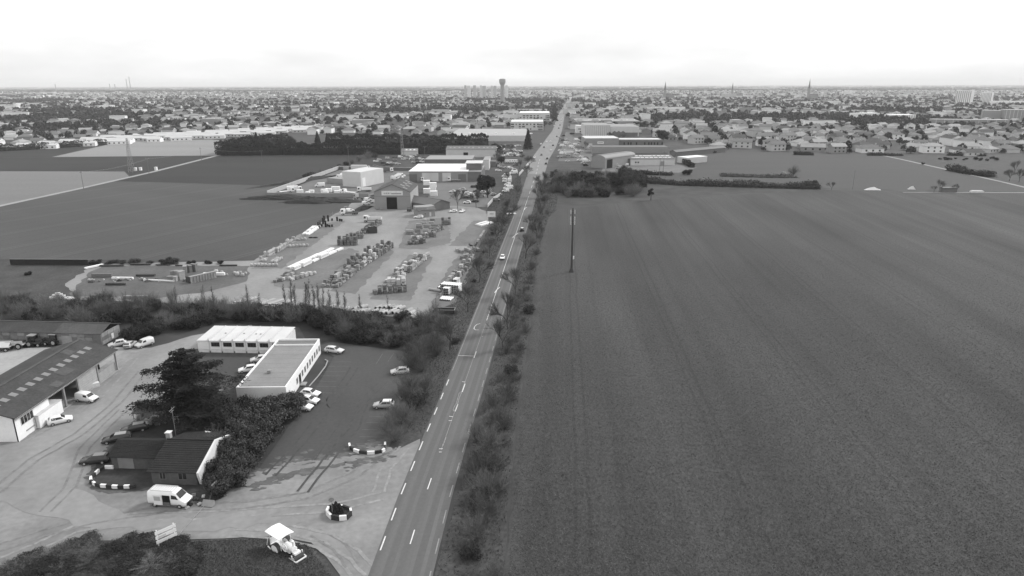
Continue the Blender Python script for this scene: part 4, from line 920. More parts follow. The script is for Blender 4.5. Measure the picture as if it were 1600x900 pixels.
# third row
W_ = 'in the third row'
stock_row((586, 459), (634, 455), 2, 1.5, 1.4, ['brick', 'brick', 'crate', 'slab'], W_ + ', near end', (1, 2), .12)
stock_row((608, 446), (636, 445), 2, 1.5, 1.4, ['wrap'], W_ + ', tall block', (2,), .0)
stock_row((612, 441), (662, 402), 3, 1.7, 1.7, ['wrap', 'slab', 'wrap', 'beam', 'crate'], W_ + ', far part', (1, 1, 2), .28)
# brick block and heap behind
stock_row((530, 383), (557, 383), 2, 1.3, 1.3, ['brick'], 'in the tall brick block', (2, 3), 0)
stock_row((538, 373), (570, 372), 2, 1.4, 1.4, ['brick', 'crate'], 'behind the tall brick block', (1, 2), .1)
stock_row((560, 368), (590, 350), 3, 1.6, 1.6, ['brick', 'crate', 'slab'], 'between brick block and tipper lorry', (1, 2), .2)
# top right group
W_ = 'in the group before the small office'
stock_row((640, 366), (674, 365.5), 1, 3.4, 1.2, ['beam'], W_, (2,), 0); stock_row((655, 357), (682, 357), 1, 3.4, 1.2, ['beam'], W_, (2,), 0); stock_row((662, 350), (684, 350), 1, 3.4, 1.2, ['beam'], W_, (1, 2), 0); stock_row((664, 345), (680, 345), 1, 3.4, 1.2, ['beam', 'wrap'], W_, (1,), 0)
stock_row((640, 382), (664, 380), 2, 1.5, 1.5, ['slab', 'brick', 'crate'], W_, (1, 2), .15); stock_row((646, 374), (680, 370), 2, 1.5, 1.5, ['wrap', 'slab', 'wrap'], W_, (1, 2), .15); stock_row((676, 364), (690, 358), 2, 1.6, 1.5, ['brick', 'slab'], W_, (1, 2), .1); stock_row((692, 351), (702, 351), 2, 1.4, 1.3, ['brick'], W_, (2, 3), 0)
# beside the roadside fence
W_ = 'beside the roadside fence'
stock_row((718, 394), (745, 391), 3, 3.4, 1.3, ['beam'], W_ + ', far planks', (1,), .0, False)
stock_row((728, 405), (735, 400), 2, 2.6, 1.8, ['beam'], W_ + ', far planks', (1,), .2, False)
stock_row((724, 424), (731, 411), 2, 2.0, 1.6, ['wrap', 'crate', 'slab'], W_ + ', upright white blocks', (1, 2), .1)
stock_row((712, 436), (722, 425), 2, 1.8, 1.6, ['wrap', 'brick', 'crate', 'slab'], W_ + ', upright white blocks', (1, 2), .1)
stock_row((704, 446), (737, 400), 2, 1.7, 1.6, ['slab', 'brick', 'crate', 'beam', 'wrap'], W_ + ', dense line', (1, 1, 2), .15)
stock_row((746, 381), (757, 362), 1, 3.4, 1.4, ['beam'], W_ + ', long timber', (1,), .0)
stock_row((752, 352), (762, 349), 2, 4.0, 2.6, ['wpack'], 'near the yard entrance', (1,), 0, False)
# ---- pipes
def me_pipe(l_, r, n=12): return MB().pipe((-l_ / 2, 0, r), (l_ / 2, 0, r), r, r * .78, n).pipe((-l_ / 2 - .18, 0, r), (-l_ / 2 - .001, 0, r), r * 1.12, r * .8, n).mesh('concrete_pipe', [m_pipe, m_pipein])
PB, PM, PS = me_pipe(2.3, .72), me_pipe(2.4, .5), me_pipe(5.5, .2, 8)
def pipes(pix0, pix1, n, me, deg, where, gap=None, rows=1, dz=0, desc='round concrete pipe', rr=.5):
    a, b = at(*pix0).xy, at(*pix1).xy
    for i in range(n):
        p = a + (b - a) * (i / max(1, n - 1))
        for k in range(rows):
            o = link('concrete_pipe', me, None, (p.x + random.uniform(-.1, .1), p.y + random.uniform(-.2, .2), .08 + k * dz), R(deg) + random.uniform(-.04, .04)); tag(o, desc + ' ' + where, 'pipe', 'pipes ' + where)
pipes((553, 489), (574, 489), 5, PM, 62, 'in the first cluster behind the scrub'); pipes((558, 484), (570, 482), 3, PM, 62, 'in the first cluster behind the scrub', dz=0)
pipes((586, 489), (608, 491), 5, PM, 62, 'in the middle cluster behind the scrub'); pipes((592, 483), (612, 482), 4, PM, 62, 'in the middle cluster behind the scrub')
pipes((614, 488), (630, 494), 4, PM, 60, 'in the pale cluster behind the scrub'); pipes((618, 483), (628, 484), 3, PM, 60, 'in the pale cluster behind the scrub')
pipes((640, 490), (650, 497), 3, PB, 64, 'of the largest size at the end of the row'); pipes((634, 498), (645, 500), 2, PB, 75, 'of the largest size at the end of the row')
pipes((511, 480), (545, 487), 9, PM, 60, 'behind the bare young trees')
pipes((416, 472), (450, 473), 12, PS, 58, 'laid side by side, right bundle', desc='thin pale pipe', rr=.2); pipes((396, 471), (414, 476), 8, PS, 52, 'laid side by side, middle bundle', desc='thin pale pipe'); pipes((378, 470), (394, 469), 7, PS, 60, 'laid side by side, left bundle', desc='thin pale pipe')
pipes((466, 478), (478, 480), 4, PS, 20, 'lying loose behind the scrub', desc='thin pale pipe')
# white round tubes stacked in a pyramid by the fence: bright tops, dark open ends
m_tube = mat('white_tube', .72, var=.1, scale=2, rough=.5)
def me_tube(l_, r): return MB().pipe((-l_ / 2, 0, r), (l_ / 2, 0, r), r, r * .93, 10).mesh('white_tube', [m_tube, m_pipein])
TB = me_tube(3.0, .26)
def tubes(pix, n, rows, deg, where, me=TB, r=.27):
    c = at(*pix).xy; u = Vector((math.cos(R(deg)), math.sin(R(deg)))); q = Vector((-u.y, u.x))
    for k in range(rows):
        for i in range(n):
            p = c + q * ((i - (n - 1) / 2) * 2 * r)
            o = link('white_tube', me, None, (p.x, p.y, .08 + k * r * 1.95), R(deg)); tag(o, 'white hollow tube ' + where, 'tube', 'tubes ' + where)
tubes((705, 456), 11, 5, 73, 'in the wide dark ended stack by the fence'); tubes((699, 459), 4, 4, 73, 'in the small stack before the wide one'); tubes((690, 452), 3, 2, 73, 'left of the wide stack'); tubes((697, 468), 7, 1, 73, 'laid in a single layer at the front'); tubes((713, 445), 3, 4, 73, 'behind the wide stack')
o = link('grey_tube', MB().pipe((-2.2, 0, .4), (2.2, 0, .4), .4, .33, 12).mesh('grey_tube', [m_pipe, m_pipein]), None, (*at(680, 455).xy, .08), R(-25)); tag(o, 'single thick grey tube lying left of the white tubes', 'tube')
# black drums
dm = {}
for h_ in (1.0, 1.9, 2.8): dm[h_] = MB().tube((0, 0, 0), (0, 0, h_), .42, n=12).tube((0, 0, h_ * .45), (0, 0, h_ * .5), .46, n=12).tube((0, 0, h_), (0, 0, h_ + .06), .36, n=12).mesh('black_drum', [m_drum])
for (px, py, h_) in ((497, 354, 1.9), (500, 351, 1.9), (503, 354, 1), (505, 350, 2.8), (507, 347, 2.8), (509, 355, 2.8), (512, 354, 1), (515, 355, 1), (519, 354.5, 1.0), (513, 346, 2.8), (519, 345, 1), (527, 345.5, 1.9), (531, 345.5, 1), (499, 357, 1), (506, 343, 1.9), (534, 346, 1)):
    o = link('black_drum', dm[h_], None, (*at(px, py).xy, .07)); tag(o, '%s black plastic drum at the far corner of the meadow fence' % {1.0: 'short', 1.9: 'medium', 2.8: 'tall'}[h_], 'drum', 'black drums by the meadow fence')
for (px, py) in ((486, 372), (493, 372), (480, 367), (476, 365)):
    o = MB().box(-.9, .9, -.5, .5, 0, .25).box(-.7, .5, -.3, .3, .25, .45).build('dark_bale', m_drum, loc=(*at(px, py).xy, .08)); tag(o, 'low dark bundle by the meadow edge of the yard', 'bundle', 'dark bundles in the yard')
# meadow fence posts, each its own
fa, fb = at(432, 400).xy, at(520, 338).xy
post = MB().tube((0, 0, 0), (0, 0, 2.2), .06, .05, 6).mesh('fence_post', [m_concrete])
fn = empty('meadow_fence', (fa.x, fa.y, .05)); tag(fn, 'line of thin pale posts between meadow and yard', 'fence')
for i in range(19): p = (fb - fa) * (i / 18); link('fence_post', post, fn, (p.x, p.y, 0))
for z in (.8, 1.6): MB().tube((0, 0, z), ((fb - fa).x, (fb - fa).y, z), .012, n=4).build('wire', m_steel, fn)
# roadside paling fence: posts and slatted bays
ra = [at(*p).xy for p in ((672, 493), (681, 477), (705, 447), (740, 400), (757, 370), (766, 352))]
rf = empty('paling_fence', (ra[0].x, ra[0].y, .06)); tag(rf, 'grey paling fence between the yard and the roadside trees', 'fence')
pal = MB().box(-.05, .05, -.02, .02, .05, 2.0).mesh('paling', [mat('fence_wood', .2, var=.3, scale=1.2, rnd=.3)]); pps = MB().box(-.08, .08, -.08, .08, 0, 2.1).mesh('post', [m_wood])
acc = 0
for a, b in zip(ra, ra[1:]):
    d_ = b - a; n = int(d_.length / .6); rz = math.atan2(d_.y, d_.x)
    for i in range(n):
        p = a + d_ * (i / n) - ra[0]
        if acc % 7 == 0: link('post', pps, rf, (p.x, p.y, 0), rz)
        elif random.random() > .12: link('paling', pal, rf, (p.x, p.y, 0), rz + random.uniform(-.1, .1), (2.6, 1, random.uniform(.85, 1.05)))
        acc += 1
    for z in (.6, 1.6):
        p, q = a - ra[0], b - ra[0]; MB().tube((p.x, p.y, z), (q.x, q.y, z), .05, n=4).build('rail', m_wood, rf)
# open skip near the road
sk = empty('open_skip', (*at(694, 489).xy, .07), R(-3)); tag(sk, 'long open steel skip by the roadside bushes', 'skip')
s_ = MB()
for b in ((-3, 3, -1.1, -1.02), (-3, 3, 1.02, 1.1), (-3, -2.92, -1.02, 1.02), (2.92, 3, -1.02, 1.02)): s_.box(*b, .15, 1.1)
s_.box(-2.9, 2.9, -1.0, 1.0, .15, .25); s_.build('body', m_darksteel, sk)
rm_ = MB()
for b in ((-3.08, 3.08, -1.2, -1.0), (-3.08, 3.08, 1.0, 1.2), (-3.08, -2.88, -1.0, 1.0), (2.88, 3.08, -1.0, 1.0)): rm_.box(*b, 1.1, 1.2)
rm_.build('rim', m_steel, sk)
for x in (-2.4, 2.4): MB().box(x - .1, x + .1, -1, 1, 0, .15).build('skid', m_darksteel, sk)
sk2 = MB()
for b in ((-2, 2, -1.2, -1.1), (-2, 2, 1.1, 1.2), (-2, -1.9, -1.1, 1.1), (1.9, 2, -1.1, 1.1)): sk2.box(*b, 0, 2.3)
sk2.box(-1.9, 1.9, -1.1, 1.1, .1, 1.4); o = sk2.build('dark_skip', m_darksteel, loc=(*at(582, 364).xy, .07), rz=.1); tag(o, 'tall dark waste skip behind the brick block', 'skip')
lorry(582, 347, 176, 'tipper lorry with pale body parked in the middle of the yard', 'tipper', CARM, CARM)
# ---- left compound: steel and concrete goods
def beamset(px, py, l_, w_, h_, deg, m, label, name='steel_beam', n=1):
    p = at(px, py); mb = MB()
    for i in range(n):
        y = (i - (n - 1) / 2) * w_ / n; mb.box(-l_ / 2, l_ / 2, y - w_ / n * .45, y + w_ / n * .45, .1, h_)
    for x in (-l_ * .35, l_ * .35): mb.box(x - .1, x + .1, -w_ / 2, w_ / 2, 0, .1, 1)
    o = mb.build(name, [m, m_pallet], loc=(p.x, p.y, .085), rz=R(deg)); tag(o, label, 'beam', 'long goods in the left compound'); return o
beamset(175, 416.5, 8, .8, .5, 2, m_darksteel, 'dark steel beam lying farthest left along the back of the compound'); beamset(220, 414.5, 7, .8, .6, 0, m_darksteel, 'dark steel beam lying along the back, second from the left'); beamset(255, 415, 5, .6, .4, -1, m_darksteel, 'short dark beam along the back hedge of the compound'); beamset(290, 416, 7, .5, .4, -2, m_darksteel, 'dark beam along the back, in front of the low bushes'); beamset(357, 416, 6, .6, .5, 1, m_darksteel, 'dark beam along the back nearest to the bag row')
beamset(147, 418, 6, 1.0, .6, 58, m_white, 'white pack on the diagonal path at the left end of the compound', n=2); beamset(181, 446, 6.2, .6, .7, 0, m_darksteel, 'dark beam in front of the scrap row'); beamset(212, 467, 7, .9, .9, 0, m_steel, 'grey steel beam half hidden at the scrub edge')
beamset(160, 433, 6.5, 1.0, 1.1, 0, m_brick, 'long grey pipe bundle at the left of the scrap row', 'pipe_bundle', 2); beamset(192, 437, 7, .7, .8, -3, m_white, 'white lintel in the middle of the scrap row', 'white_lintel'); beamset(251, 440, 9, .5, .5, -9, m_white, 'slanting white beam at the right of the scrap row', 'white_lintel'); beamset(228, 432, 6, 1.0, .7, 0, m_darksteel, 'dark framework in the scrap row', n=4); beamset(335, 431, 7, .9, 1.0, 0, m_white, 'white tube to the right of the concrete wall', 'white_lintel')
for i in range(26):
    px = random.uniform(136, 290); py = 441 - random.random() * 5 + (px < 200) * 1; s_ = random.uniform(.3, .8); v_ = random.choice([.6, .35, .05, .15, .7, .1])
    mb = MB().box(-s_, s_, -s_ * .6, s_ * .6, 0, s_ * .7).box(-s_ * .6, s_ * .3, -s_ * .4, s_ * .5, s_ * .7, s_ * 1.1)
    if i % 3 == 0: mb.tube((-s_, 0, .2), (s_ * 1.5, .3, s_ * 1.3), .12)
    o = mb.build('scrap_heap', paint(v_), loc=(*at(px, py).xy, .08), rz=random.uniform(0, 3)); tag(o, 'small mixed scrap piece in the row left of the concrete retaining wall', 'scrap', 'scrap row in the left compound')
rw = empty('retaining_wall', (*at(303, 442).xy, .08), R(52)); tag(rw, 'ribbed concrete bunker wall with blocks stacked against it', 'wall')
for i in range(9): MB().box(i * .95 - 1, i * .95 - .1, -.3, 0, 0, 2.1).build('panel', m_concrete, rw); 
for i in range(9): MB().box(i * .95 - 1.0, i * .95 - .88, -.5, -.3, 0, 2.0).build('buttress', m_slab, rw)
MB().box(-1.2, 7.6, -.4, .5, 2.1, 2.25).build('coping', m_slab, rw); MB().box(-1.3, -1.0, .2, 2.4, 0, 2.0).build('end_wall', m_darksteel, rw)
for i, (px, py, hh) in enumerate(((280, 434, 2.2), (273, 432, 1.8), (284, 437, 2.6), (276, 439, 1.4), (290, 427, 2.4), (297, 425, 2.2), (304, 424, 2.4), (268, 438, 1.2))):
    o = MB().box(-1.1, 1.1, -.5, .5, 0, hh).box(-1.2, 1.2, -.6, .6, hh, hh + .15).build('concrete_block', m_slab, loc=(*at(px, py).xy, .08), rz=R(20 + 23 * i)); tag(o, 'pale upright concrete element stacked by the bunker wall', 'block', 'concrete elements by the bunker wall')
for i, (px, py, s_) in enumerate(((338, 427, 1.2), (347, 428, 1.0), (371, 431, 1.3), (379, 432, 1.1), (367, 428, .8), (376, 428, .9), (384, 429, .8), (355, 431, .7))):
    o = link('bulk_bag', KIND['bag'][0], None, (*at(px, py).xy, .08), i, s_); tag(o, 'white bag or tank standing apart at the right of the left compound', 'bag', 'loose bags in the left compound')
o = MB().box(-2, 2, -1.2, 1.2, 0, .5).box(-1.2, 1.4, -.8, .9, .5, 1.1).box(-.4, .9, -.5, .4, 1.1, 1.6).build('plastic_heap', m_wrap, loc=(*at(90, 466).xy, .07), rz=.5); tag(o, 'white sheeted heap at the near left corner of the compound', 'heap')
o = MB().box(-1.6, 1.8, -1, 1, 0, .35).build('plastic_sheet', m_wrap, loc=(*at(108, 467).xy, .07), rz=-.3); tag(o, 'flat white sheet beside the sheeted heap', 'sheet')
# dark rendered wall at the back left
w0, w1 = at(17, 414).xy, at(146, 414.5).xy
bw_ = empty('boundary_wall', (w0.x, w0.y, .05), math.atan2((w1 - w0).y, (w1 - w0).x)); tag(bw_, 'long low black boundary wall at the edge of the meadow', 'wall'); Lb = (w1 - w0).length
for i in range(int(Lb / 2.5)): MB().box(i * 2.5 + .02, i * 2.5 + 2.48, -.15, .15, 0, 2.0).build('panel', mat('dark_panel', .022, var=.3, scale=.5), bw_)
MB().box(0, Lb, -.22, .22, 2.0, 2.1).build('coping', m_block, bw_)
# ================================================================== MIDDLE DISTANCE: DEPOT, WAREHOUSES, ROADSIDE BUSINESSES
m_clad = mat('grey_cladding', .26, rough=.6, var=.08, scale=.3)
m_cladlight = mat('pale_cladding', .55, rough=.6, var=.08, scale=.3)
m_claddark = mat('dark_cladding', .14, rough=.6, var=.1, scale=.3)
m_roofwhite = mat('white_membrane', .86, rough=.6, var=.03, scale=.3)
m_sheetroof = mat('steel_sheet_roof', .12, rough=.6, var=.15, scale=.2)
m_skybright = mat('bright_skylight', .8, rough=.3, var=.05)
def text(parent, s, size, loc, rot, m, name='lettering'):
    cu = bpy.data.curves.new(name, 'FONT'); cu.body = s; cu.size = size; cu.align_x = 'CENTER'; cu.align_y = 'CENTER'; cu.extrude = .01; cu.materials.append(m)
    o = bpy.data.objects.new(name, cu); COL.objects.link(o); o.parent = parent; o.location = loc; o.rotation_euler = rot; return o
m_print = mat('dark_print', .08, var=.05)
# --- merchant's hall with dark gable doorway
b = Bld('merchant_hall', 'grey gabled hall with sign and dark doorway at the yard head', at(586, 327).xy, at(642, 327).xy, 27, 'warehouse')
b.walls(8.6, m_clad, rise=3.7, axis='v').gable_roof(8.7, 3.7, m_roofgrey, axis='v', over=.3)
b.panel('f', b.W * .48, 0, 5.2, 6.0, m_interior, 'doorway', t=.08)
sgn = b.panel('f', b.W * .5, 7.0, 10.6, 2.2, m_whitewall, 'sign_board', t=.1)
for i, (x0, x1) in enumerate(((-4.5, -4.3), (-3.9, -3.3), (-3.0, -2.4), (-2.1, -1.5), (-1.2, -.9))): MB().box(x0, x1, -.13, -.1, .65, 1.35).build('letter', mat('grey_print', .3, var=.05), sgn)
MB().box(-.5, 4.6, -.13, -.1, .55, 1.2).build('letter_band', mat('grey_print', .3), sgn)
for i in range(11): b.panel('r', 1.2 + i * 2.4, .5, 1.1, 7.6, m_cladlight, 'wall_rib', t=.12)
for i in range(6): b.skylight(4 + i * 4, .35 + .2 * (i % 2), 1.6, 2.2, m_skyl, side=1)
MB().box(-.02, b.W + .02, -.04, 0, 6.3, 6.42).build('cladding_joint', m_claddark, b.root)
for (px, py) in ((590, 328), (596, 328), (650, 327), (656, 325)): put('slab', at(px, py).xy, .2, 0, 'against the front of the gabled hall', 'goods against the hall')
# --- small office with hipped front, and long low roof behind
b = Bld('yard_office', 'small grey office with broad roof canopy at the yard head', at(655, 340).xy, at(680, 338).xy, 9, 'building')
b.walls(3.2, m_clad); b.flat_roof(3.2, m_claddark, over=.5)
MB().prism([(-1.0, 2), (b.W * .5, .6), (b.W + .6, 2.2), (b.W + .4, 7), (-.8, 7)], 3.4, 4.6).build('roof_canopy', m_clad, b.root)
b.win('f', 3, 1.1, 1.0, .8); b.panel('f', 5.5, .1, .9, 2.0, m_cladlight, 'door')
b = Bld('long_store', 'long low dark roofed store behind the yard office', at(676, 331).xy, at(703, 326).xy, 36, 'store')
b.walls(3.2, m_claddark, rise=2.0, axis='v').gable_roof(3.2, 2.0, m_sheetroof, axis='v', over=.4)
# --- white roofed warehouse
b = Bld('white_roof_warehouse', 'large warehouse with brilliant white roof', at(640, 284).xy, at(731, 284).xy, 42, 'warehouse')
b.walls(6.5, m_clad); b.flat_roof(6.5, m_roofwhite, over=.3, th=.3)
for u in (2.5, 34): b.panel('f', u, 0, 5.0, 4.8, m_claddark, 'loading_door', t=.1)
for u in (11, 16, 24): b.panel('f', u, .3, 5.5, 5.4, m_cladlight, 'wall_panel', t=.06)
b2 = Bld('warehouse_annex', 'grey taller annex at the right end of the white roofed warehouse', at(724, 284).xy + Vector((.5, .2)), at(752, 284).xy, 34, 'warehouse')
b2.walls(6.3, m_claddark); b2.flat_roof(6.3, m_clad)
b3 = Bld('roof_block', 'grey upper block with pale canopy roof above the annex', (b2.root.location.x + 1, b2.root.location.y + 8), (b2.root.location.x + 11, b2.root.location.y + 8), 16, 'warehouse', 6.6)
b3.walls(4.2, m_claddark); b3.flat_roof(4.2, m_cladlight, over=.6)
b = Bld('grey_roof_hall', 'long hall with flat grey roof behind the white roofed warehouse', at(664, 262).xy, at(738, 262).xy, 30, 'warehouse')
b.walls(6, m_claddark); b.flat_roof(6, m_clad)
b = Bld('pale_hall', 'long pale hall with dark pitched roof and skylights', at(697, 246).xy, at(775, 246).xy, 26, 'warehouse')
b.walls(6.5, m_cladlight, rise=2.2).gable_roof(6.5, 2.2, m_sheetroof, over=.3)
b.panel('f', 17, 0, 4, 4.2, m_interior, 'doorway', t=.1)
for i in range(11): b.skylight(3 + i * 4.1 + random.uniform(-.6, .6), .5, 1.5, 3.5, m_skyl)
b = Bld('narrow_pale_block', 'narrow pale block with dark hut at the end of the warehouse', at(755, 266).xy, at(764, 266).xy, 26, 'building'); b.walls(7.2, m_cladlight); b.flat_roof(7.2, m_clad)
b = Bld('dark_hut', 'small dark hut next to the narrow pale block', at(765, 261).xy, at(775, 261).xy, 8, 'hut'); b.walls(4, m_claddark); b.flat_roof(4, m_claddark)
# --- walled compound with box building and vans
b = Bld('box_store', 'plain pale windowless box building in the walled compound', at(536, 291).xy, at(564.5, 293).xy, 24, 'building')
b.walls(9.0, m_cladlight); b.flat_roof(9.0, m_cladlight)
b.panel('r', 3, .2, 3, 5.4, m_white, 'door')
b = Bld('low_store', 'low grey store attached to the left of the box building', at(511, 286).xy, at(535, 288).xy, 9, 'building'); b.walls(3.0, m_clad); b.flat_roof(3.0, m_clad)
def panel_wall(pix, h, label, m, step=2.5, name='panel_wall', z=.06):
    pts = [at(*p).xy for p in pix]; r = empty(name, (pts[0].x, pts[0].y, z)); tag(r, label, 'wall')
    for a, b_ in zip(pts, pts[1:]):
        d_ = b_ - a; n = max(1, round(d_.length / step)); rz = math.atan2(d_.y, d_.x); l_ = d_.length / n
        me = MB().box(.04, l_ - .04, -.08, .08, 0, h).mesh('panel', [m]); pm = MB().box(-.12, .12, -.14, .14, 0, h + .12).mesh('post', [m])
        for i in range(n): p = a + d_ * (i / n) - pts[0]; link('panel', me, r, (p.x, p.y, 0), rz); link('post', pm, r, (p.x, p.y, 0), rz)
        MB().box(0, d_.length, -.18, .18, h + .02, h + .16).build('coping', m_cladlight, r, loc=(*(a - pts[0]), 0), rz=rz)
    return r
panel_wall([(418, 305), (530, 264.5), (545, 266)], 2.3, 'pale panel wall along the meadow side of the van compound', mat('pale_panel', .42, var=.15, scale=.4), 5)
panel_wall([(418, 307), (478, 308), (576, 308)], 2.1, 'grey panel wall closing the near side of the van compound', m_clad, 5)
panel_wall([(530, 265), (575, 266), (645, 267)], 2.2, 'dark wall closing the far side of the van compound', m_claddark, 6)
sheet('compound_floor', P([(425, 306), (575, 306), (600, 305), (640, 268), (530, 266)]), .08, mat('compound_asphalt', .13, var=.2, scale=.1, fine=(.1, .8)), 'grey floor of the van compound')
def vans(pix, kinds, heading, label, group, pm=None, cat='van', name='parked_van'):
    for i, (px, py) in enumerate(pix):
        k = kinds[i % len(kinds)]; far_car(k, pm[i % len(pm)] if pm else CARW, at(px, py), heading + random.uniform(-6, 6), label, cat, group, name)
vans([(571, 286), (575, 282), (578, 278), (582, 275), (586, 272)], ['van'], -38, 'white van in the slanting row behind the box building', 'vans behind the box building')
vans([(618, 281), (624, 279), (627, 276.5)], ['van'], -15, 'white van in the short row before the white roofed warehouse', 'vans in short row')
vans([(535, 277), (530, 279), (538, 274)], ['van'], 200, 'white van half hidden left of the box building', 'vans left of the box building')
vans([(500, 292)], ['van'], 190, 'white pickup van standing alone inside the compound wall', None, name='pickup_van')
for (px, py, k, hd, lab) in ((449, 302, 'flat', 30, 'small white flatbed lorry at the left end of the compound'), (461, 300, 'box', 20, 'white box lorry second from the left in the compound'), (545, 303.5, 'flat', 160, 'white lorry cab beside the compound wall'), (569, 300, 'tipper', 200, 'white lorry at the gate of the compound')):
    lorry(px, py, hd, lab, k, CARW, CARW)
for i, (px, py, s_) in enumerate(((469, 303, 1.8), (507, 302, 1.8), (514, 301, 1.8), (525, 300, 2.4), (509, 304, 1.5), (527, 303.5, 1.6), (538, 303, 1.6), (481, 304, 1.2), (487, 302, 1.4), (534, 301, 1.3))):
    o = MB().box(-s_, s_, -1.1, 1.1, .3, s_ * 1.3).box(-s_ * .9, s_ * .9, -1, 1, 0, .3, 1).build('site_cabin', [CARW, m_darksteel], loc=(*at(px, py).xy, .09), rz=random.uniform(-.2, .2)); tag(o, 'small white cabin or container along the near compound wall', 'cabin', 'cabins in the compound')
lorry(570, 266, 0, 'pale trailer lorry parked against the far compound wall', 'trailer', CARM, CARW); lorry(606, 269, -4, 'dark trailer lorry in front of the white roofed warehouse', 'trailer', m_claddark, CARW)
lorry(667, 284, 200, 'white lorry at the loading door of the warehouse', 'flat', CARM, CARW); lorry(709, 284, 190, 'white lorry at the right loading door of the warehouse', 'flat', CARM, CARW)
for i, (px, py, zz) in enumerate(((676, 300, 0), (677, 300, 2.7), (667, 302, 0), (667, 296, 2.7), (678, 306, 0))):
    o = MB().box(-1.9, 1.9, -1.4, 1.4, 0, 2.6).box(-2.0, 2.0, -1.5, 1.5, 2.6, 2.69).build('portable_cabin', m_white, loc=(*at(px, py).xy, .06 + zz), rz=.05); tag(o, 'white portable cabin stacked beside the gabled hall', 'cabin', 'cabins beside the hall')
# --- cars and scrap between
vans([(547, 331), (543, 327), (541, 333), (575, 314), (580, 311), (577, 318), (572, 320), (583, 308)], ['smallvan', 'hatch', 'estate'], 30, 'vehicle in the clutter between the meadow and the gabled hall', 'vehicles left of the hall', [CARW, CARG, CARS], 'car', 'parked_vehicle')
lorry(546, 336, 185, 'dark low loader trailer at the corner of the yard', 'flat', m_darksteel, CARW); lorry(563, 312, 150, 'lorry with pale cab left of the gabled hall', 'flat', m_darksteel, CARS)
car('estate', CARW, 654, 341, 180, 'white estate car in front of the small yard office', detail=False)
car('hatch', CARW, 708, 332, 200, 'silver white car left of the pair by the fence end', detail=False); car('hatch', CARW, 722, 332, 250, 'white car right of the pair by the fence end', detail=False)
vans([(653, 318), (650, 321), (646, 324), (657, 315)], ['hatch', 'estate'], 55, 'car in the row along the right wall of the gabled hall', 'cars along the hall', [CARW, CARD, CARS], 'car', 'parked_car')
fk = empty('forklift', (*at(640, 331).xy, .07), .3); tag(fk, 'dark forklift truck at the corner of the gabled hall', 'forklift')
MB().box(-1.2, .8, -.6, .6, .3, 1.2).build('body', m_darksteel, fk); MB().box(-.9, .6, -.6, .6, 2.1, 2.2).build('overhead_guard', m_darksteel, fk)
for x in (-.85, .55):
    for sy in (1, -1): MB().tube((x, sy * .55, 1.2), (x, sy * .55, 2.1), .04).build('guard_post', m_darksteel, fk)
for sy in (1, -1): MB().box(.85, .95, sy * .35 - .06, sy * .35 + .06, 0, 2.6).build('mast', m_steel, fk); MB().box(.95, 2.1, sy * .3 - .07, sy * .3 + .07, .1, .16).build('fork', m_steel, fk)
wm_, rm2 = wheel_me(.35, .25)
for x in (-.8, .5):
    for sy in (1, -1): wv = link('wheel', wm_, fk, (x, sy * .55, .35)); link('rim', rm2, wv)
vans([(792, 281), (792, 285), (793, 290), (794, 296), (791, 277), (790, 300)], ['van', 'van', 'smallvan'], 180, 'white van or caravan in the roadside row by the dark round tree', 'vans by the dark tree')
vans([(802, 272)], ['van'], 200, 'large pale motorhome beside the roadside wall', None, name='motorhome')
vans([(736, 306), (728, 310), (722, 297), (714, 300), (707, 301), (745, 300), (752, 308), (778, 306), (730, 318), (742, 316)], ['hatch', 'estate'], 170, 'car among the garden clutter by the dark round tree', 'cars by the dark tree', [CARW, CARD, CARS, CARG], 'car', 'parked_car')
# scrap yard with many cars left of the warehouse
pts = []
for i in range(34):
    px = random.uniform(586, 662); py = 253 - (px - 586) * .06 + random.uniform(-6, 8)
    pts.append((px, py))
vans(pts, ['hatch', 'estate', 'smallvan', 'hatch'], 20, 'car in the crowded scrap yard before the tall conifer hedge', 'cars in the scrap yard', [CARW, CARS, CARD, CARG, CARM], 'car', 'scrapped_car')
b = Bld('small_skylight_house', 'low grey roofed building with three skylights behind the scrap yard', at(627, 242).xy, at(652, 242).xy, 10, 'building'); b.walls(3.2, m_cladlight, rise=2).gable_roof(3.2, 2, m_clad, over=.3)
for u in (4.5, 8, 11.5): b.skylight(u, .5, 1.6, 1.6, m_skybright)
b = Bld('tiny_hut', 'tiny pale hut in front of the conifer hedge', at(665, 240).xy, at(673, 240).xy, 5, 'hut'); b.walls(4.5, m_cladlight); b.flat_roof(4.5, m_clad)
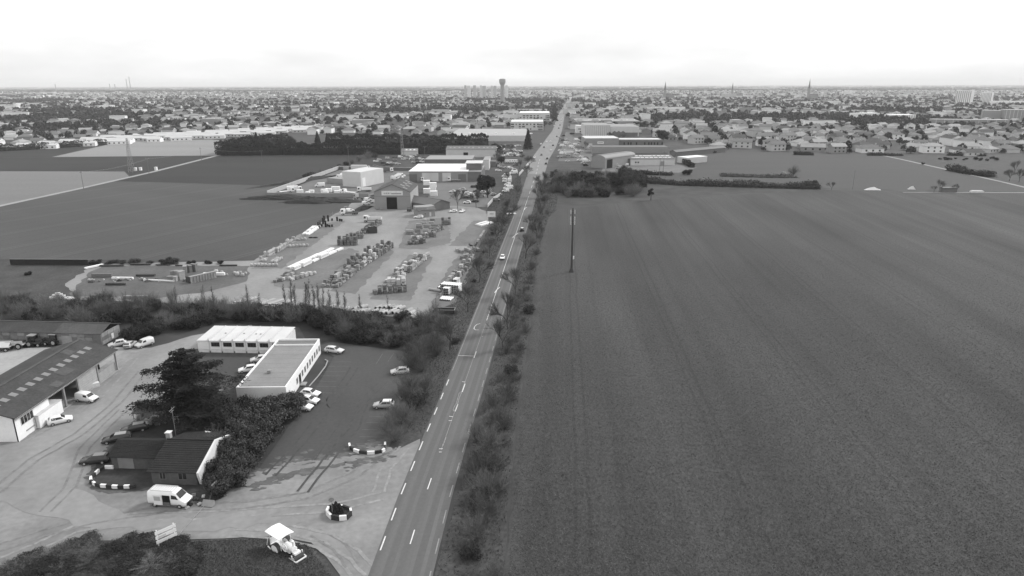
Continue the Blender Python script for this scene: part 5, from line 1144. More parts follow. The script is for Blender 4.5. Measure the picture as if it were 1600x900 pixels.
# --- retail sheds left of the road
b = Bld('retail_shed', 'wide pale roofed retail shed with white fascia', at(700, 221).xy, at(822, 221).xy, 120, 'store', .1); b.walls(6, m_cladlight); b.flat_roof(6, mat('retail_roof', .36, var=.1, scale=.05))
for u in (20, 38, 50, 70, 90): MB().box(u, u + 3, 25, 28, 6.2, 7.2).build('roof_unit', m_white, b.root)
vans([(x + random.uniform(-1.5, 1.5), y + random.uniform(-1, 1)) for y in (236, 240, 244, 229) for x in range(782, 816, 5)], ['hatch', 'smallvan', 'estate'], 170, 'car on the dealer forecourt beside the pale hall', 'cars on the left dealer forecourt', [CARW, CARW, CARS, CARD, CARM], 'car', 'parked_car')
vans([(784 + i * 3.6, 254.5) for i in range(7)], ['van'], 0, 'white caravan in the line along the roadside plot', 'line of caravans', [CARW], 'caravan', 'caravan')
for k, (a, c, d_, h_, lv) in enumerate((((798, 204), (849, 204), 60, 11, 3), ((811, 192), (859, 192), 80, 15, 4))):
    b = Bld('apartment_block', ['lower pale apartment block with three floors beside the road', 'taller pale apartment block behind the lower one'][k], at(*a).xy, at(*c).xy, d_, 'apartments', .1); b.walls(h_, m_cladlight); b.flat_roof(h_, m_white, .6, m_cladlight)
    for j in range(lv):
        for i in range(9):
            if random.random() < .75: b.win('f', 2.5 + i * (b.W - 5) / 8, 1 + j * 3.1, random.choice((1.6, 2.6, 4.0)), 1.8, frame=m_claddark)
        for i in range(6): b.win('r', 4 + i * (d_ - 8) / 5, 1 + j * 3.1, 2.0, 1.8, frame=m_claddark)
        b.panel('f', b.W - 4, .8 + j * 3.1, 6, 1.6, m_claddark, 'balcony', t=.6)
# --- businesses right of the road
b = Bld('hangar', 'grey hangar with curved striped roof at the tree clump', at(924, 262).xy, at(945, 264).xy, 40, 'warehouse')
b.walls(7.5, m_clad)
for k in range(8):
    a0, a1 = math.pi * k / 8, math.pi * (k + 1) / 8; f = lambda a: (b.W / 2 - (b.W / 2 + .3) * math.cos(a), 7.5 + 2.2 * math.sin(a))
    p, q_ = f(a0), f(a1); MB().quad((p[0], -.3, p[1]), (q_[0], -.3, q_[1]), (q_[0], 40.3, q_[1]), (p[0], 40.3, p[1])).build('roof_strip', m_claddark if k in (1, 4) else m_clad, b.root)
MB().add([(b.W / 2 - (b.W / 2) * math.cos(math.pi * k / 8), 0, 7.5 + 2.1 * math.sin(math.pi * k / 8)) for k in range(9)], [tuple(range(9))]).build('gable', m_clad, b.root)
b.panel('r', 6, 0, 7, 6.5, m_interior, 'doorway', t=.1)
bb_ = Bld('rear_hall', 'long dark roofed hall behind the skylight hall', at(925, 240).xy, at(1044, 240).xy, 20, 'warehouse'); bb_.walls(5.5, m_clad); bb_.flat_roof(5.5, m_sheetroof)
b = Bld('skylight_hall', 'long low hall with dark roof and two rows of bright skylights', at(985, 259).xy, at(1054, 258.5).xy, 30, 'warehouse')
b.walls(5.0, m_cladlight, rise=1.6).gable_roof(5.0, 1.6, m_sheetroof, over=.4)
for i in range(9):
    for fv in (.35, .75): b.skylight(3 + i * (b.W - 6) / 8, fv, random.choice((2.2, 2.6, 3.4)), 1.7, m_skybright)
b.win('f', 4, 1.8, 1.4, 1.4); b.win('f', 6, 1.8, 1.4, 1.4); b.panel('f', b.W * .72, 0, 3, 3.2, m_clad, 'door')
b0 = Bld('hall_front', 'dark low front wing joining the hangar and the skylight hall', at(944, 259).xy, at(985, 258.5).xy, 26, 'warehouse'); b0.walls(5.0, m_claddark); b0.flat_roof(5.0, m_sheetroof)
b = Bld('brick_office_hall', 'dark flat roofed hall with a row of small windows', at(967, 231.5).xy, at(1035, 231.5).xy, 26, 'warehouse'); b.walls(7.6, m_claddark); b.flat_roof(7.6, m_cladlight, .5, m_claddark)
for u in (5, 9, 11.5, 17, 25, 29, 31.5, 34.5, 37.5, 42): b.win('f', u, 3.2, 1.4, 2.4, frame=m_black)
b = Bld('signed_hall', 'grey hall with a pale name board on its front', at(914, 232.5).xy, at(966.5, 232.3).xy, 32, 'warehouse'); b.walls(9.8, m_clad); b.flat_roof(9.8, m_cladlight)
sb = b.panel('f', 15, 4.6, 6, 2.2, m_white, 'name_board', t=.12)
for i in range(5): MB().box(-2.2 + i * .95, -1.6 + i * .95, -.15, -.12, .7, 1.6).build('letter', m_claddark, sb)
b.panel('f', 4, 0, 6, 5, m_cladlight, 'entrance', t=.2)
b = Bld('ribbed_hall', 'tall pale ribbed hall behind the signed hall', at(913, 213.5).xy, at(953, 213.5).xy, 60, 'warehouse'); b.walls(13, m_cladlight); b.flat_roof(13, m_clad)
for i in range(12): b.panel('f', 1.5 + i * (b.W - 3) / 11, .3, .35, 12.4, m_clad, 'wall_rib', t=.15)
b = Bld('arched_hall', 'pale hall with dark arched openings', at(953.5, 213).xy, at(998, 213).xy, 60, 'warehouse'); b.walls(11, m_cladlight); b.flat_roof(11, m_clad)
for i in range(6):
    u = 5 + i * (b.W - 9) / 5; d_ = b.panel('f', u, .2, 5.4, 4.2, m_claddark, 'opening', t=.12)
    if i < 3: MB().add([(-3, -.12, 4.2), (3, -.12, 4.2), (0, -.12, 6.2)], [(0, 1, 2)]).build('arch', m_claddark, d_)
b = Bld('white_house_shop', 'small white two storey shop beside the ribbed hall', at(900, 208).xy, at(913, 208).xy, 20, 'shop'); b.walls(9, m_white); b.flat_roof(9, m_cladlight); b.panel('f', 6, 4.5, 7, 1.2, m_claddark, 'fascia', t=.1); b.win('f', 6, .8, 2.6, 2.0)
b = Bld('long_flat_roof', 'very long low flat roofed hall behind the ribbed hall', at(900, 196).xy, at(1000, 196).xy, 90, 'warehouse', .1); b.walls(6, m_clad); b.flat_roof(6, m_clad)
for i in range(8): MB().box(8 + i * 12, 10 + i * 12, 30, 33, 6.2, 7).build('roof_unit', m_white, b.root)
b = Bld('kiosk', 'dark square forecourt canopy beside the road', at(880.5, 247).xy, at(896, 247).xy, 16, 'canopy')
for u in (1, b.W - 1):
    for v_ in (1, 15): MB().tube((u, v_, 0), (u, v_, 4.6), .2).build('post', m_steel, b.root)
MB().box(0, b.W, 0, 16, 4.6, 5.4).build('roof', m_claddark, b.root); MB().box(-.1, b.W + .1, -.12, 0, 4.5, 5.5).build('fascia', m_white, b.root)
b = Bld('side_annex', 'white sided lean-to annex at the right end of the skylight hall', at(1058, 254).xy, at(1074, 256).xy, 22, 'building'); b.walls(4.5, m_cladlight); b.flat_roof(4.5, m_white)
b = Bld('long_shed_roof', 'long narrow dark roofed shed running back towards the houses', at(1046, 244).xy, at(1056, 245).xy, 70, 'shed'); b.walls(4, m_claddark, rise=1.5, axis='v').gable_roof(4, 1.5, m_claddark, axis='v')
sheet('dealer_forecourt', P([(872, 252), (924, 252), (930, 206), (884, 206)]), .07, mat('forecourt_asphalt', .12, var=.2, scale=.1), 'asphalt car dealer forecourts right of the road')
sheet('hall_yard', P([(940, 268), (1060, 270), (1090, 262), (1050, 256), (944, 258)]), .08, m_dirt2, 'pale gravel yard before the skylight hall')
vans([(x + random.uniform(-1.5, 1.5), y + random.uniform(-.8, .8)) for (x, y) in [(874, 236), (878, 230), (876, 225), (880, 220), (884, 236), (880, 241), (873, 246), (896, 240), (899, 234), (901, 228), (897, 246), (904, 240), (908, 246), (913, 252), (911, 256), (914, 260), (906, 252), (900, 220), (896, 226), (917, 248), (909, 236), (893, 231), (876, 215), (882, 213), (886, 226)]], ['hatch', 'van', 'estate', 'smallvan'], 20, 'vehicle on the dealer forecourt right of the road', 'vehicles on the right dealer forecourt', [CARW, CARW, CARS, CARD], 'car', 'parked_vehicle')
vans([(960, 261), (978, 259), (968, 264)], ['van', 'smallvan'], 170, 'van parked before the dark front wing by the tree clump', 'vans by the tree clump', [CARS, CARW])
vans([(random.uniform(884, 925), random.uniform(210, 256)) for _ in range(16)], ['hatch', 'smallvan', 'van'], 15, 'parked vehicle on the plots between the road and the halls', 'vehicles before the halls', [CARW, CARS, CARD, CARM], 'car', 'parked_vehicle')
vans([(random.uniform(775, 808), random.uniform(258, 268)) for _ in range(10)] + [(random.uniform(725, 780), random.uniform(292, 318)) for _ in range(8)], ['hatch', 'estate', 'smallvan'], 5, 'vehicle scattered on the roadside plots by the warehouse', 'vehicles on roadside plots', [CARW, CARS, CARD, CARG], 'car', 'parked_vehicle')
# --- traffic
tr = [(846, 243, 'd'), (835, 247, 'w'), (853, 257, 'd'), (855, 249, 'd'), (864, 228, 'd'), (860, 222, 'w'), (854, 222, 'w'), (861, 236, 'w'), (870, 214, 'd'), (866, 197, 'w'), (868, 193, 'w'), (873, 201, 'd'), (875, 196, 'd'), (877, 191, 'w'), (877, 187, 'w'), (872, 181, 'w'), (880, 178, 'd'), (882, 173, 'w'), (850, 231, 'd'), (845, 226, 'w'), (829, 320, 'x'), (879, 184, 'w'), (876, 176, 'w')]
for px, py, c in tr:
    if c == 'x': continue
    far_car(random.choice(('hatch', 'estate', 'suv')), CARW if c == 'w' else CARD, at(px, py), 86 if px > 862 - (py - 200) * .3 else 266, '%s car in the traffic on the road beyond the junction' % ('white' if c == 'w' else 'dark'), 'car', 'traffic on the road', 'moving_car', .11)
# --- poles, pylon, mast
def wood_pole(px, py, h_, label, arm=True, r=.17, deg=0, name='utility_pole'):
    p = at(px, py); o = empty(name, (p.x, p.y, .05), R(deg)); tag(o, label, 'pole')
    MB().tube((0, 0, 0), (0, 0, h_), r, r * .6, 8).build('shaft', m_wood, o)
    if arm:
        a = MB().box(-1.1, 1.1, -.07, .07, h_ - .6, h_ - .45).build('crossarm', m_wood, o)
        for x in (-1, 0, 1): MB().tube((x, 0, h_ - .45), (x, 0, h_ - .1), .06, .04).build('insulator', m_white, a)
    return o
fp = empty('steel_pole', (*at(893, 425).xy, .05)); tag(fp, 'tall dark pole with pale fittings standing alone in the crop field', 'pole')
MB().tube((0, 0, 0), (0, 0, 21.5), .42, .2, 10).build('shaft', m_darksteel, fp); MB().tube((0, 0, 0), (0, 0, 1.3), .95, .5, 10).build('footing', m_darksteel, fp)
for z, w_ in ((16.6, .75), (18.0, .75), (20.2, .7), (21.0, .7)): MB().box(-w_, w_, -.06, .06, z, z + .15).build('crossarm', m_steel, fp)
for z in (16.3, 17.7, 19.9):
    for x in (-.65, .65): MB().box(x - .12, x + .12, -.12, .12, z - .3, z + .9).build('fitting', m_cladlight, fp)
MB().box(.35, .75, -.2, .2, 4.4, 5.4).build('box', m_white, fp)
pole_list = [(131, 296, 10.7, 'wooden pole with crossarm nearest along the farm track'), (233, 271, 10.5, 'wooden pole with crossarm beside the pylon'), (315, 251, 10.5, 'wooden pole at the far end of the farm track'), (410, 256, 10.5, 'wooden pole in the dark ploughed field'), (545, 253, 13, 'pole standing behind the van compound wall'), (664, 252, 12, 'pole with fittings beside the warehouse')]
poles = [wood_pole(*q) for q in pole_list]
wood_pole(804, 317, 12, 'tall roadside pole between the bare trees on the yard side', False); wood_pole(1030, 277, 13, 'thin pole before the skylight hall', True); wood_pole(1036, 271, 15, 'thicker pole behind the thin one before the skylight hall', True); wood_pole(1332, 296, 11, 'slim pole at the back edge of the crop field', False, .14)
wl = MB()
for a, c in zip(poles[:3], poles[1:4]):
    for x in (-1, 0, 1):
        p0 = a.location + Vector((x, 0, 10.3)); p1 = c.location + Vector((x, 0, 10.2)); prev = None
        for k in range(9):
            t_ = k / 8; p = p0.lerp(p1, t_); p.z -= 1.6 * 4 * t_ * (1 - t_)
            if prev is not None: wl.tube(prev, p, .02, n=3, cap=False)
            prev = p
o = wl.build('overhead_wire', m_steel); tag(o, 'sagging overhead wires strung between the wooden poles', 'wire'); o['kind'] = 'stuff'
def lattice(px, py, h_, b0, label, name='lattice_mast'):
    p = at(px, py); o = empty(name, (p.x, p.y, .05)); tag(o, label, 'mast')
    nseg = 9; top = b0 * .22; lev = [(h_ * k / nseg, b0 + (top - b0) * k / nseg) for k in range(nseg + 1)]
    for sx in (-1, 1):
        for sy in (-1, 1): MB().tube((sx * b0, sy * b0, 0), (sx * top, sy * top, h_), .12, .08, 5).build('leg', m_steel, o)
    br = MB()
    for (z0, w0), (z1, w1) in zip(lev, lev[1:]):
        for s_ in (-1, 1):
            br.tube((-w0, s_ * w0, z0), (w1, s_ * w1, z1), .05, n=4); br.tube((w0, s_ * w0, z0), (-w1, s_ * w1, z1), .05, n=4); br.tube((s_ * w0, -w0, z0), (s_ * w1, w1, z1), .05, n=4); br.tube((s_ * w0, w0, z0), (s_ * w1, -w1, z1), .05, n=4)
    br = br.build('bracing', m_steel, o); br['kind'] = 'stuff'
    return o
lt_ = lattice(206, 269, 24, 1.6, 'steel lattice pylon standing beside the farm track'); lattice(629, 244, 24, 1.3, 'steel lattice mast in front of the conifer hedge')
for (px, py, lab) in ((212, 267, 'white cabinet at the foot of the pylon, nearest one'), (220, 266.5, 'white cabinet second from the pylon'), (244, 266, 'white cabinet apart from the pylon by the track')):
    o = MB().box(-.8, .8, -.8, .8, 0, 2.2).box(-.9, .9, -.9, .9, 2.2, 2.35).build('cabinet', m_white, loc=(*at(px, py).xy, .06)); tag(o, lab, 'cabinet')
# roadside walls and advertising boards
panel_wall([(762, 324), (772, 312), (782, 306)], 1.4, 'low pale wall along the garden by the road', m_cladlight, 3); panel_wall([(811, 275), (822, 262), (828, 255)], 1.6, 'low white wall along the road beyond the motorhome', m_cladlight, 3)
bb = empty('billboard', (*at(768, 346).xy, .06), R(-4)); tag(bb, 'pale advertising board by the yard entrance', 'sign')
MB().box(-1.8, 1.8, -.08, .08, 2.0, 4.6).build('board', m_whitewall, bb)
for i in range(3): MB().box(-.7 + i * .6, -.3 + i * .6, -.11, -.085, 3.2, 3.8).build('mark', mat('grey_print', .3), bb)
for x in (-1.4, 1.4): MB().box(x - .08, x + .08, .08, .2, 0, 4.4).build('post', m_wood, bb)
bb = empty('tilted_board', (*at(799, 334).xy, .07), R(10)); tag(bb, 'low pale slab on the verge beside the road', 'slab'); MB().box(-2.2, 2.2, -1.5, 1.5, 0, .15).build('panel', m_cladlight, bb)
# back edge of the crop field, right
o = MB().add([(-4, -1, 0), (4, -1, 0), (5, 1, 0), (-5, 1, 0), (-2.4, -.2, 1.4), (.5, 0, 1.8), (2.6, .2, .8)], [(0, 1, 6, 5, 4), (1, 2, 6), (2, 3, 4, 5, 6), (3, 0, 4), (0, 3, 2, 1)]).build('tarp_heap', m_white, loc=(*at(1364, 297).xy, .08)); tag(o, 'white tarpaulin covered heap at the back of the crop field', 'heap')
o = MB().add([(-2, -1, 0), (2, -1, 0), (2, 1, 0), (-2, 1, 0), (-.8, 0, 1.5), (.7, 0, 2.0)], [(0, 1, 5, 4), (1, 2, 5), (2, 3, 4, 5), (3, 0, 4), (0, 3, 2, 1)]).build('rubble_heap', m_cladlight, loc=(*at(1424, 296).xy, .08)); tag(o, 'pale rubble heap at the back of the crop field', 'heap')
o = MB().box(-4, 4, -1.5, 1.5, 0, 2.4).box(-4.3, 4.3, -1.8, 1.8, 2.4, 2.6).build('garden_shed', [m_claddark], loc=(*at(1482, 300).xy, .08)); tag(o, 'low dark shed under the bare trees at the back of the crop field', 'shed')
o = MB().box(-3.5, 3.5, -1, 1, 0, .9).box(-3, 3, -.7, .7, .9, 1.2).build('trough', m_whitewall, loc=(*at(1526, 301).xy, .08)); tag(o, 'low white trough beside the path at the back of the field', 'trough')
# earth mounds before the compound
def mound(px, py, lx, ly, h_, label, rz=0):
    n, k = 22, 7; vs = []; fs = []
    for j in range(k + 1):
        f = j / k; rr = 1 - f
        for i in range(n):
            a = 2 * math.pi * i / n; q_ = random.uniform(.72, 1.2); vs.append((lx * rr * math.cos(a) * q_, ly * rr * math.sin(a) * q_, h_ * (1 - rr ** 1.6) * random.uniform(.7, 1.2)))
    for j in range(k):
        for i in range(n): fs.append((j * n + i, j * n + (i + 1) % n, (j + 1) * n + (i + 1) % n, (j + 1) * n + i))
    o = MB().add(vs, fs).build('earth_mound', mat('turned_earth', .045, var=.4, scale=.5, fine=(.4, 2)), loc=(*at(px, py).xy, .03), rz=rz, smooth=True); tag(o, label, 'mound'); return o
mound(440, 311, 25, 5, 2.4, 'long dark earth bank outside the compound wall'); mound(485, 317, 16, 4, 3.2, 'pointed earth mound below the compound wall'); mound(525, 316, 18, 3, 2.0, 'low earth bank right of the pointed mound'); mound(470, 283, 5, 42, 2.0, 'dark earth bank along the meadow side of the compound wall', R(-32)); mound(567, 327, 3, 9, 1.6, 'dark heap of earth left of the gabled hall', -.3)
# ================================================================== VEGETATION
m_leafdark = mat('evergreen_leaf', .024, rough=.8, var=.5, scale=2.2, coord='object', spec=.12, rnd=.2)
m_leaf = mat('shrub_leaf', .046, rough=.8, var=.45, scale=2.0, coord='object', spec=.12, rnd=.25)
m_twig = mat('winter_twig', .125, rough=.9, var=.35, scale=1.2, coord='object', rnd=.3)
m_bark = mat('bark', .045, rough=.9, var=.3, scale=2, coord='object', rnd=.3)
m_blossom = mat('blossom', .40, rough=.9, var=.3, scale=2, coord='object')
m_grassb = mat('grass_blade', .066, rough=.9, var=.5, scale=.35, rnd=0)
m_cropb = mat('crop_blade', .092, rough=.9, var=.6, scale=.35)
def unit(v): return v / np.maximum(np.linalg.norm(v, axis=1, keepdims=True), 1e-9)
def quads(C, Nn, size, asp=.6):
    n = len(C); Nn = unit(Nn); t = unit(np.cross(Nn, unit(rng.normal(size=(n, 3))))); b = np.cross(Nn, t); s = np.asarray(size).reshape(-1, 1) * np.ones((n, 1))
    V = np.stack([C - t * s, C - b * s * asp, C + t * s, C + b * s * asp], 1).reshape(-1, 3)
    return V, np.arange(4 * n).reshape(n, 4)
def ribbons(A, B, wd):
    n = len(A); d = unit(B - A); s = unit(np.cross(d, rng.normal(size=(n, 3)))); w_ = np.asarray(wd).reshape(-1, 1) * np.ones((n, 1)) / 2
    V = np.stack([A - s * w_, A + s * w_, B + s * w_ * .3, B - s * w_ * .3], 1).reshape(-1, 3); return V, np.arange(4 * n).reshape(n, 4)
def join(parts):
    V = []; F = []; M_ = []; o = 0
    for (v, f), m in parts: V.append(v); F.append(f + o); M_.append(np.full(len(f), m)); o += len(v)
    return np.concatenate(V), np.concatenate(F), np.concatenate(M_)
def lumps(n, rad, h, flat=.8):
    out = []
    for i in range(n):
        a = rng.uniform(0, 2 * np.pi); r = rad * .78 * np.sqrt(rng.uniform(0, 1)); s = rad * rng.uniform(.20, .46); out.append((r * np.cos(a), r * np.sin(a), max(s * flat * .7, h * rng.uniform(.25, .78) * (1 - .35 * r / rad)), s))
    return out
def shell(L, n, zs=.85, inner=.25):
    """points on the outsides of a set of lumps with outward directions"""
    w_ = np.array([l[3] ** 2 for l in L]); idx = rng.choice(len(L), n, p=w_ / w_.sum()); L = np.array(L)[idx]
    d = unit(rng.normal(size=(n, 3))); rr = 1 - inner * rng.uniform(0, 1, (n, 1)) ** 1.5
    C = L[:, :3] + d * L[:, 3:4] * rr * np.array([1, 1, zs]); C[:, 2] = np.maximum(C[:, 2], .05); return C, d
def core(L, s=.72, zs=.85):
    V = []; F = []; n1, n2 = 7, 5; o = 0
    for (x, y, z, r) in L:
        P_ = [(x + r * s * np.sin(t) * np.cos(p), y + r * s * np.sin(t) * np.sin(p), max(0, z + r * s * zs * np.cos(t))) for t in np.linspace(.15, np.pi - .15, n2) for p in np.linspace(0, 2 * np.pi, n1, endpoint=False)]
        for j in range(n2 - 1):
            for i in range(n1): F.append((o + j * n1 + i, o + j * n1 + (i + 1) % n1, o + (j + 1) * n1 + (i + 1) % n1, o + (j + 1) * n1 + i))
        V += P_; o += len(P_)
    return np.array(V), np.array(F)
def bush_me(rad, h, nl, leaf, m, nlump=16, tw=0, mt=None):
    L = lumps(nlump, rad, h); C, d = shell(L, nl, inner=.45); C = C + rng.normal(size=C.shape) * leaf * .7; C[:, 2] = np.maximum(C[:, 2], .04); parts = [(quads(C, d + rng.normal(size=d.shape) * .55, leaf * rng.uniform(.6, 1.25, nl)), 0), (core(L, .5), 0)]
    if tw:
        C, d = shell(L, tw, inner=.5); d = d * np.array([.8, .8, .5]) + np.array([0, 0, .55]); parts.append((ribbons(C - d * .5, C + d * rng.uniform(.3, .9, (tw, 1)), .05), 1))
    return np_mesh('foliage', *(lambda q: (q[0], q[1]))(join(parts)), [m, mt or m_twig], join_idx(parts))
def join_idx(parts): return np.concatenate([np.full(len(p[0][1]), p[1]) for p in parts])
def twig_bush_me(rad, h, n, wd=.05):
    """leafless brush: stems fanning from the root and fine twigs on them"""
    a = rng.uniform(0, 2 * np.pi, 40); sp = rng.uniform(.1, 1.1, 40); S = np.stack([np.cos(a) * sp * rad, np.sin(a) * sp * rad, h * (1.05 - .45 * sp ** 2) * rng.uniform(.55, 1.15, 40)], 1); B0 = S * np.array([.12, .12, 0])
    parts = [(ribbons(B0, S, .10), 0)]
    for k, (ln, ww) in enumerate(((.45, wd), (.28, wd * .8))):
        i = rng.integers(0, 40, n); t = rng.uniform(.25, 1, (n, 1)); A = B0[i] + (S[i] - B0[i]) * t + rng.normal(size=(n, 3)) * rad * (.04 + .10 * k); d = unit(S[i] - B0[i]) + rng.normal(size=(n, 3)) * .6 + np.array([0, 0, .25]); Bp = A + unit(d) * rng.uniform(.3, 1, (n, 1)) * rad * ln
        A[:, 2] = np.maximum(A[:, 2], .02); Bp[:, 2] = np.maximum(Bp[:, 2], .05); parts.append((ribbons(A, Bp, ww), 0))
    V, F, M_ = join(parts); return np_mesh('twigs', V, F, [m_twig])
def bare_tree_me(h, spread, seed, ntw=4200, trunk_f=.24):
    r_ = np.random.default_rng(seed); tk = MB(); ends = []
    def grow(p, d, l, r, depth):
        q = p + d * l; tk.tube(p, q, r, r * .68, 6 if depth < 2 else 4, cap=False)
        if depth >= 4: ends.append((p, q, d)); return
        for k in range(int(r_.integers(3, 5)) if depth < 3 else 2):
            ax = Vector(r_.normal(size=3)); nd = (d + ax.normalized() * (.80 if depth else .95) * spread + Vector((0, 0, .16))).normalized(); grow(q, nd, l * r_.uniform(.7, .95), r * .6, depth + 1)
        ends.append((p, q, d))
    grow(Vector((0, 0, 0)), Vector((r_.normal() * .05, r_.normal() * .05, 1)).normalized(), h * trunk_f, h * .016, 0)
    n = ntw; i = r_.integers(0, len(ends), n); A = np.array([ends[k][0] for k in i]); B_ = np.array([ends[k][1] for k in i]); D = np.array([ends[k][2] for k in i])
    s = A + (B_ - A) * r_.uniform(.2, 1, (n, 1)); e = s + unit(D + r_.normal(size=(n, 3)) * .55 + np.array([0, 0, .2])) * r_.uniform(.3, 1, (n, 1)) * h * .17
    V, F = ribbons(s, e, .026); return tk.mesh('trunk', [m_bark]), np_mesh('crown', V, F, [m_twig])
def sapling_me(h, seed):
    r_ = np.random.default_rng(seed); tk = MB(); A = []; B_ = []
    for st in range(int(r_.integers(1, 3))):
        dx, dy = r_.normal() * .5, r_.normal() * .5; prev = Vector((dx * .4, dy * .4, 0)); n = 7; pts = [prev]
        for k in range(1, n + 1): p = Vector((dx * (.4 + .6 * k / n) + r_.normal() * .10, dy * (.4 + .6 * k / n) + r_.normal() * .10, h * k / n * (1 - .15 * st))); tk.tube(prev, p, .085 * (1 - (k - 1) / n) + .015, .085 * (1 - k / n) + .015, 5, cap=False); prev = p; pts.append(p)
        for _ in range(26):
            t = r_.uniform(.16, .95) * n; i = int(t); p = pts[i].lerp(pts[min(i + 1, n)], t - i); a = r_.uniform(0, 6.28); L_ = h * r_.uniform(.12, .26) * (1.15 - t / n); e = p + Vector((math.cos(a) * .55, math.sin(a) * .55, .9)) * L_; tk.tube(p, e, .03, .01, 3, cap=False)
            for _ in range(22): q = p.lerp(e, r_.uniform(.1, 1)); A.append(q); B_.append(q + Vector((r_.normal() * .4, r_.normal() * .4, r_.uniform(.2, .9))) * r_.uniform(.4, 1.1))
    V, F = ribbons(np.array(A), np.array(B_), .022); return tk.mesh('trunk', [m_bark]), np_mesh('crown', V, F, [m_twig])
def tree_me(h, rad, nl, leaf, m, trunk=.3, conif=False, nlump=14, seed=0):
    tk = MB(); tk.tube((0, 0, 0), (0, 0, h * .6), h * .03, h * .012, 7)
    if conif:
        t = rng.uniform(0, 1, nl) ** .8; a = rng.uniform(0, 2 * np.pi, nl); rr = rad * (1 - t) ** .8 * rng.uniform(.55, 1.05, nl); C = np.stack([rr * np.cos(a), rr * np.sin(a), h * (.06 + .94 * t) - rr * .25], 1); C[:, 2] = np.maximum(C[:, 2], .1); d = np.stack([np.cos(a), np.sin(a), .6 + 0 * a], 1)
        parts = [(quads(C, d + rng.normal(size=d.shape) * .5, leaf * rng.uniform(.6, 1.3, nl)), 0)]
        k = np.linspace(0, 1, 6); n1 = 8; V = np.array([(rad * .6 * (1 - q) * np.cos(p), rad * .6 * (1 - q) * np.sin(p), h * (.08 + .9 * q)) for q in k for p in np.linspace(0, 2 * np.pi, n1, endpoint=False)]); F = np.array([(j * n1 + i, j * n1 + (i + 1) % n1, (j + 1) * n1 + (i + 1) % n1, (j + 1) * n1 + i) for j in range(5) for i in range(n1)]); parts.append(((V, F), 0))
    else:
        L = [(x, y, h * trunk + (z) * (1 - trunk), s) for x, y, z, s in lumps(nlump, rad, h, .9)]; C, d = shell(L, nl, .9, .4)
        parts = [(quads(C, d + rng.normal(size=d.shape) * .6, leaf * rng.uniform(.6, 1.3, nl)), 0), (core(L, .55), 0)]
        for x, y, z, s in L[::2]: tk.tube((0, 0, h * trunk * .8), (x * .9, y * .9, z), h * .012, h * .005, 5)
    V, F, M_ = join(parts); return tk.mesh('trunk', [m_bark]), np_mesh('crown', V, F, [m])
def plant(name, parts, pos, rz, sc, label, cat, group=None, z=.05):
    """a plant of several meshes: Empty with named parts"""
    r = empty(name, (pos[0], pos[1], z), rz); r.scale = sc if isinstance(sc, (tuple, list)) else (sc,) * 3; tag(r, label, cat, group)
    for n_, me in parts: link(n_, me, r)
    return r
def shrub(me, pos, rz, sc, label, group, name='shrub', cat='shrub', z=.05):
    o = link(name, me, None, (pos[0], pos[1], z), rz, sc); tag(o, label, cat, group); return o
EV = [bush_me(2.6, 3.4, 3600, .17, m_leafdark, tw=160) for _ in range(4)]
SH = [bush_me(2.6, 3.2, 2600, .16, m_leaf, tw=900) for _ in range(4)]
TW = [twig_bush_me(2.7, 3.8, 850, .036) for _ in range(6)]
BT = [bare_tree_me(9.5, .8, 11 + k) for k in range(5)]
YT = [sapling_me(9.0, 31 + k) for k in range(4)]
CT = [tree_me(9, 2.6, 1500, .42, m_leafdark, conif=True) for _ in range(2)]
RT = [tree_me(8.5, 4.0, 3400, .27, m_leafdark, .12, nlump=26), tree_me(8.5, 4.2, 3000, .27, m_leaf, .12, nlump=26), tree_me(7.5, 3.8, 2800, .25, m_leaf, .1, nlump=24)]
R3 = lambda: random.uniform(0, 6.28)
# --- scrub belt between the offices and the yard
def belt(zone, n, mix, smin, smax, label, group):
    poly = [Vector(p) for p in zone]
    xs = [p.x for p in poly]; ys = [p.y for p in poly]; k = 0; tries = 0
    def inside(x, y):
        c = False; j = len(poly) - 1
        for i in range(len(poly)):
            if (poly[i].y > y) != (poly[j].y > y) and x < (poly[j].x - poly[i].x) * (y - poly[i].y) / (poly[j].y - poly[i].y) + poly[i].x: c = not c
            j = i
        return c
    placed = []
    while k < n and tries < n * 60:
        tries += 1; x = random.uniform(min(xs), max(xs)); y = random.uniform(min(ys), max(ys))
        if not inside(x, y) or any((x - a) ** 2 + (y - b) ** 2 < 2.6 for a, b in placed): continue
        placed.append((x, y)); kind = random.choice(mix); me = random.choice({'e': EV, 's': SH, 't': TW}[kind]); s_ = random.uniform(smin, smax)
        desc = {'e': 'dark evergreen shrub', 's': 'grey leafy shrub', 't': 'bare twiggy bush'}[kind]
        shrub(me, (x, y), R3(), (s_, s_, s_ * random.uniform(.8, 1.15)), desc + ' ' + label, group, {'e': 'evergreen_shrub', 's': 'leafy_shrub', 't': 'twiggy_bush'}[kind]); k += 1
belt([(-150, 164), (-150, 187), (-112, 187), (-96, 184), (-80, 184), (-78, 172), (-92, 170), (-96, 166)], 62, 'tttse', .8, 1.25, 'in the scrub behind the panel barn', 'scrub behind the panel barn')
belt([(-92, 157), (-90, 163), (-84, 166), (-80, 172), (-50, 172), (-30, 160), (-27, 150), (-44, 157), (-54, 169), (-76, 171)], 22, 'e', .8, 1.1, 'at the dark edge of the scrub', 'dark scrub edge')
belt([(-93, 157), (-94, 168), (-82, 179), (-52, 173), (-32, 165), (-26, 160), (-26, 151), (-44, 158), (-52, 169), (-76, 171)], 70, 'eestt', .85, 1.35, 'in the thick scrub behind the offices', 'thick scrub behind the offices')
belt([(-30, 173), (-20, 176), (-18, 160), (-17, 130), (-20.5, 108), (-22, 108), (-22.5, 130), (-25, 148)], 34, 'tttst', .7, 1.15, 'between the car park and the road', 'bushes between car park and road')
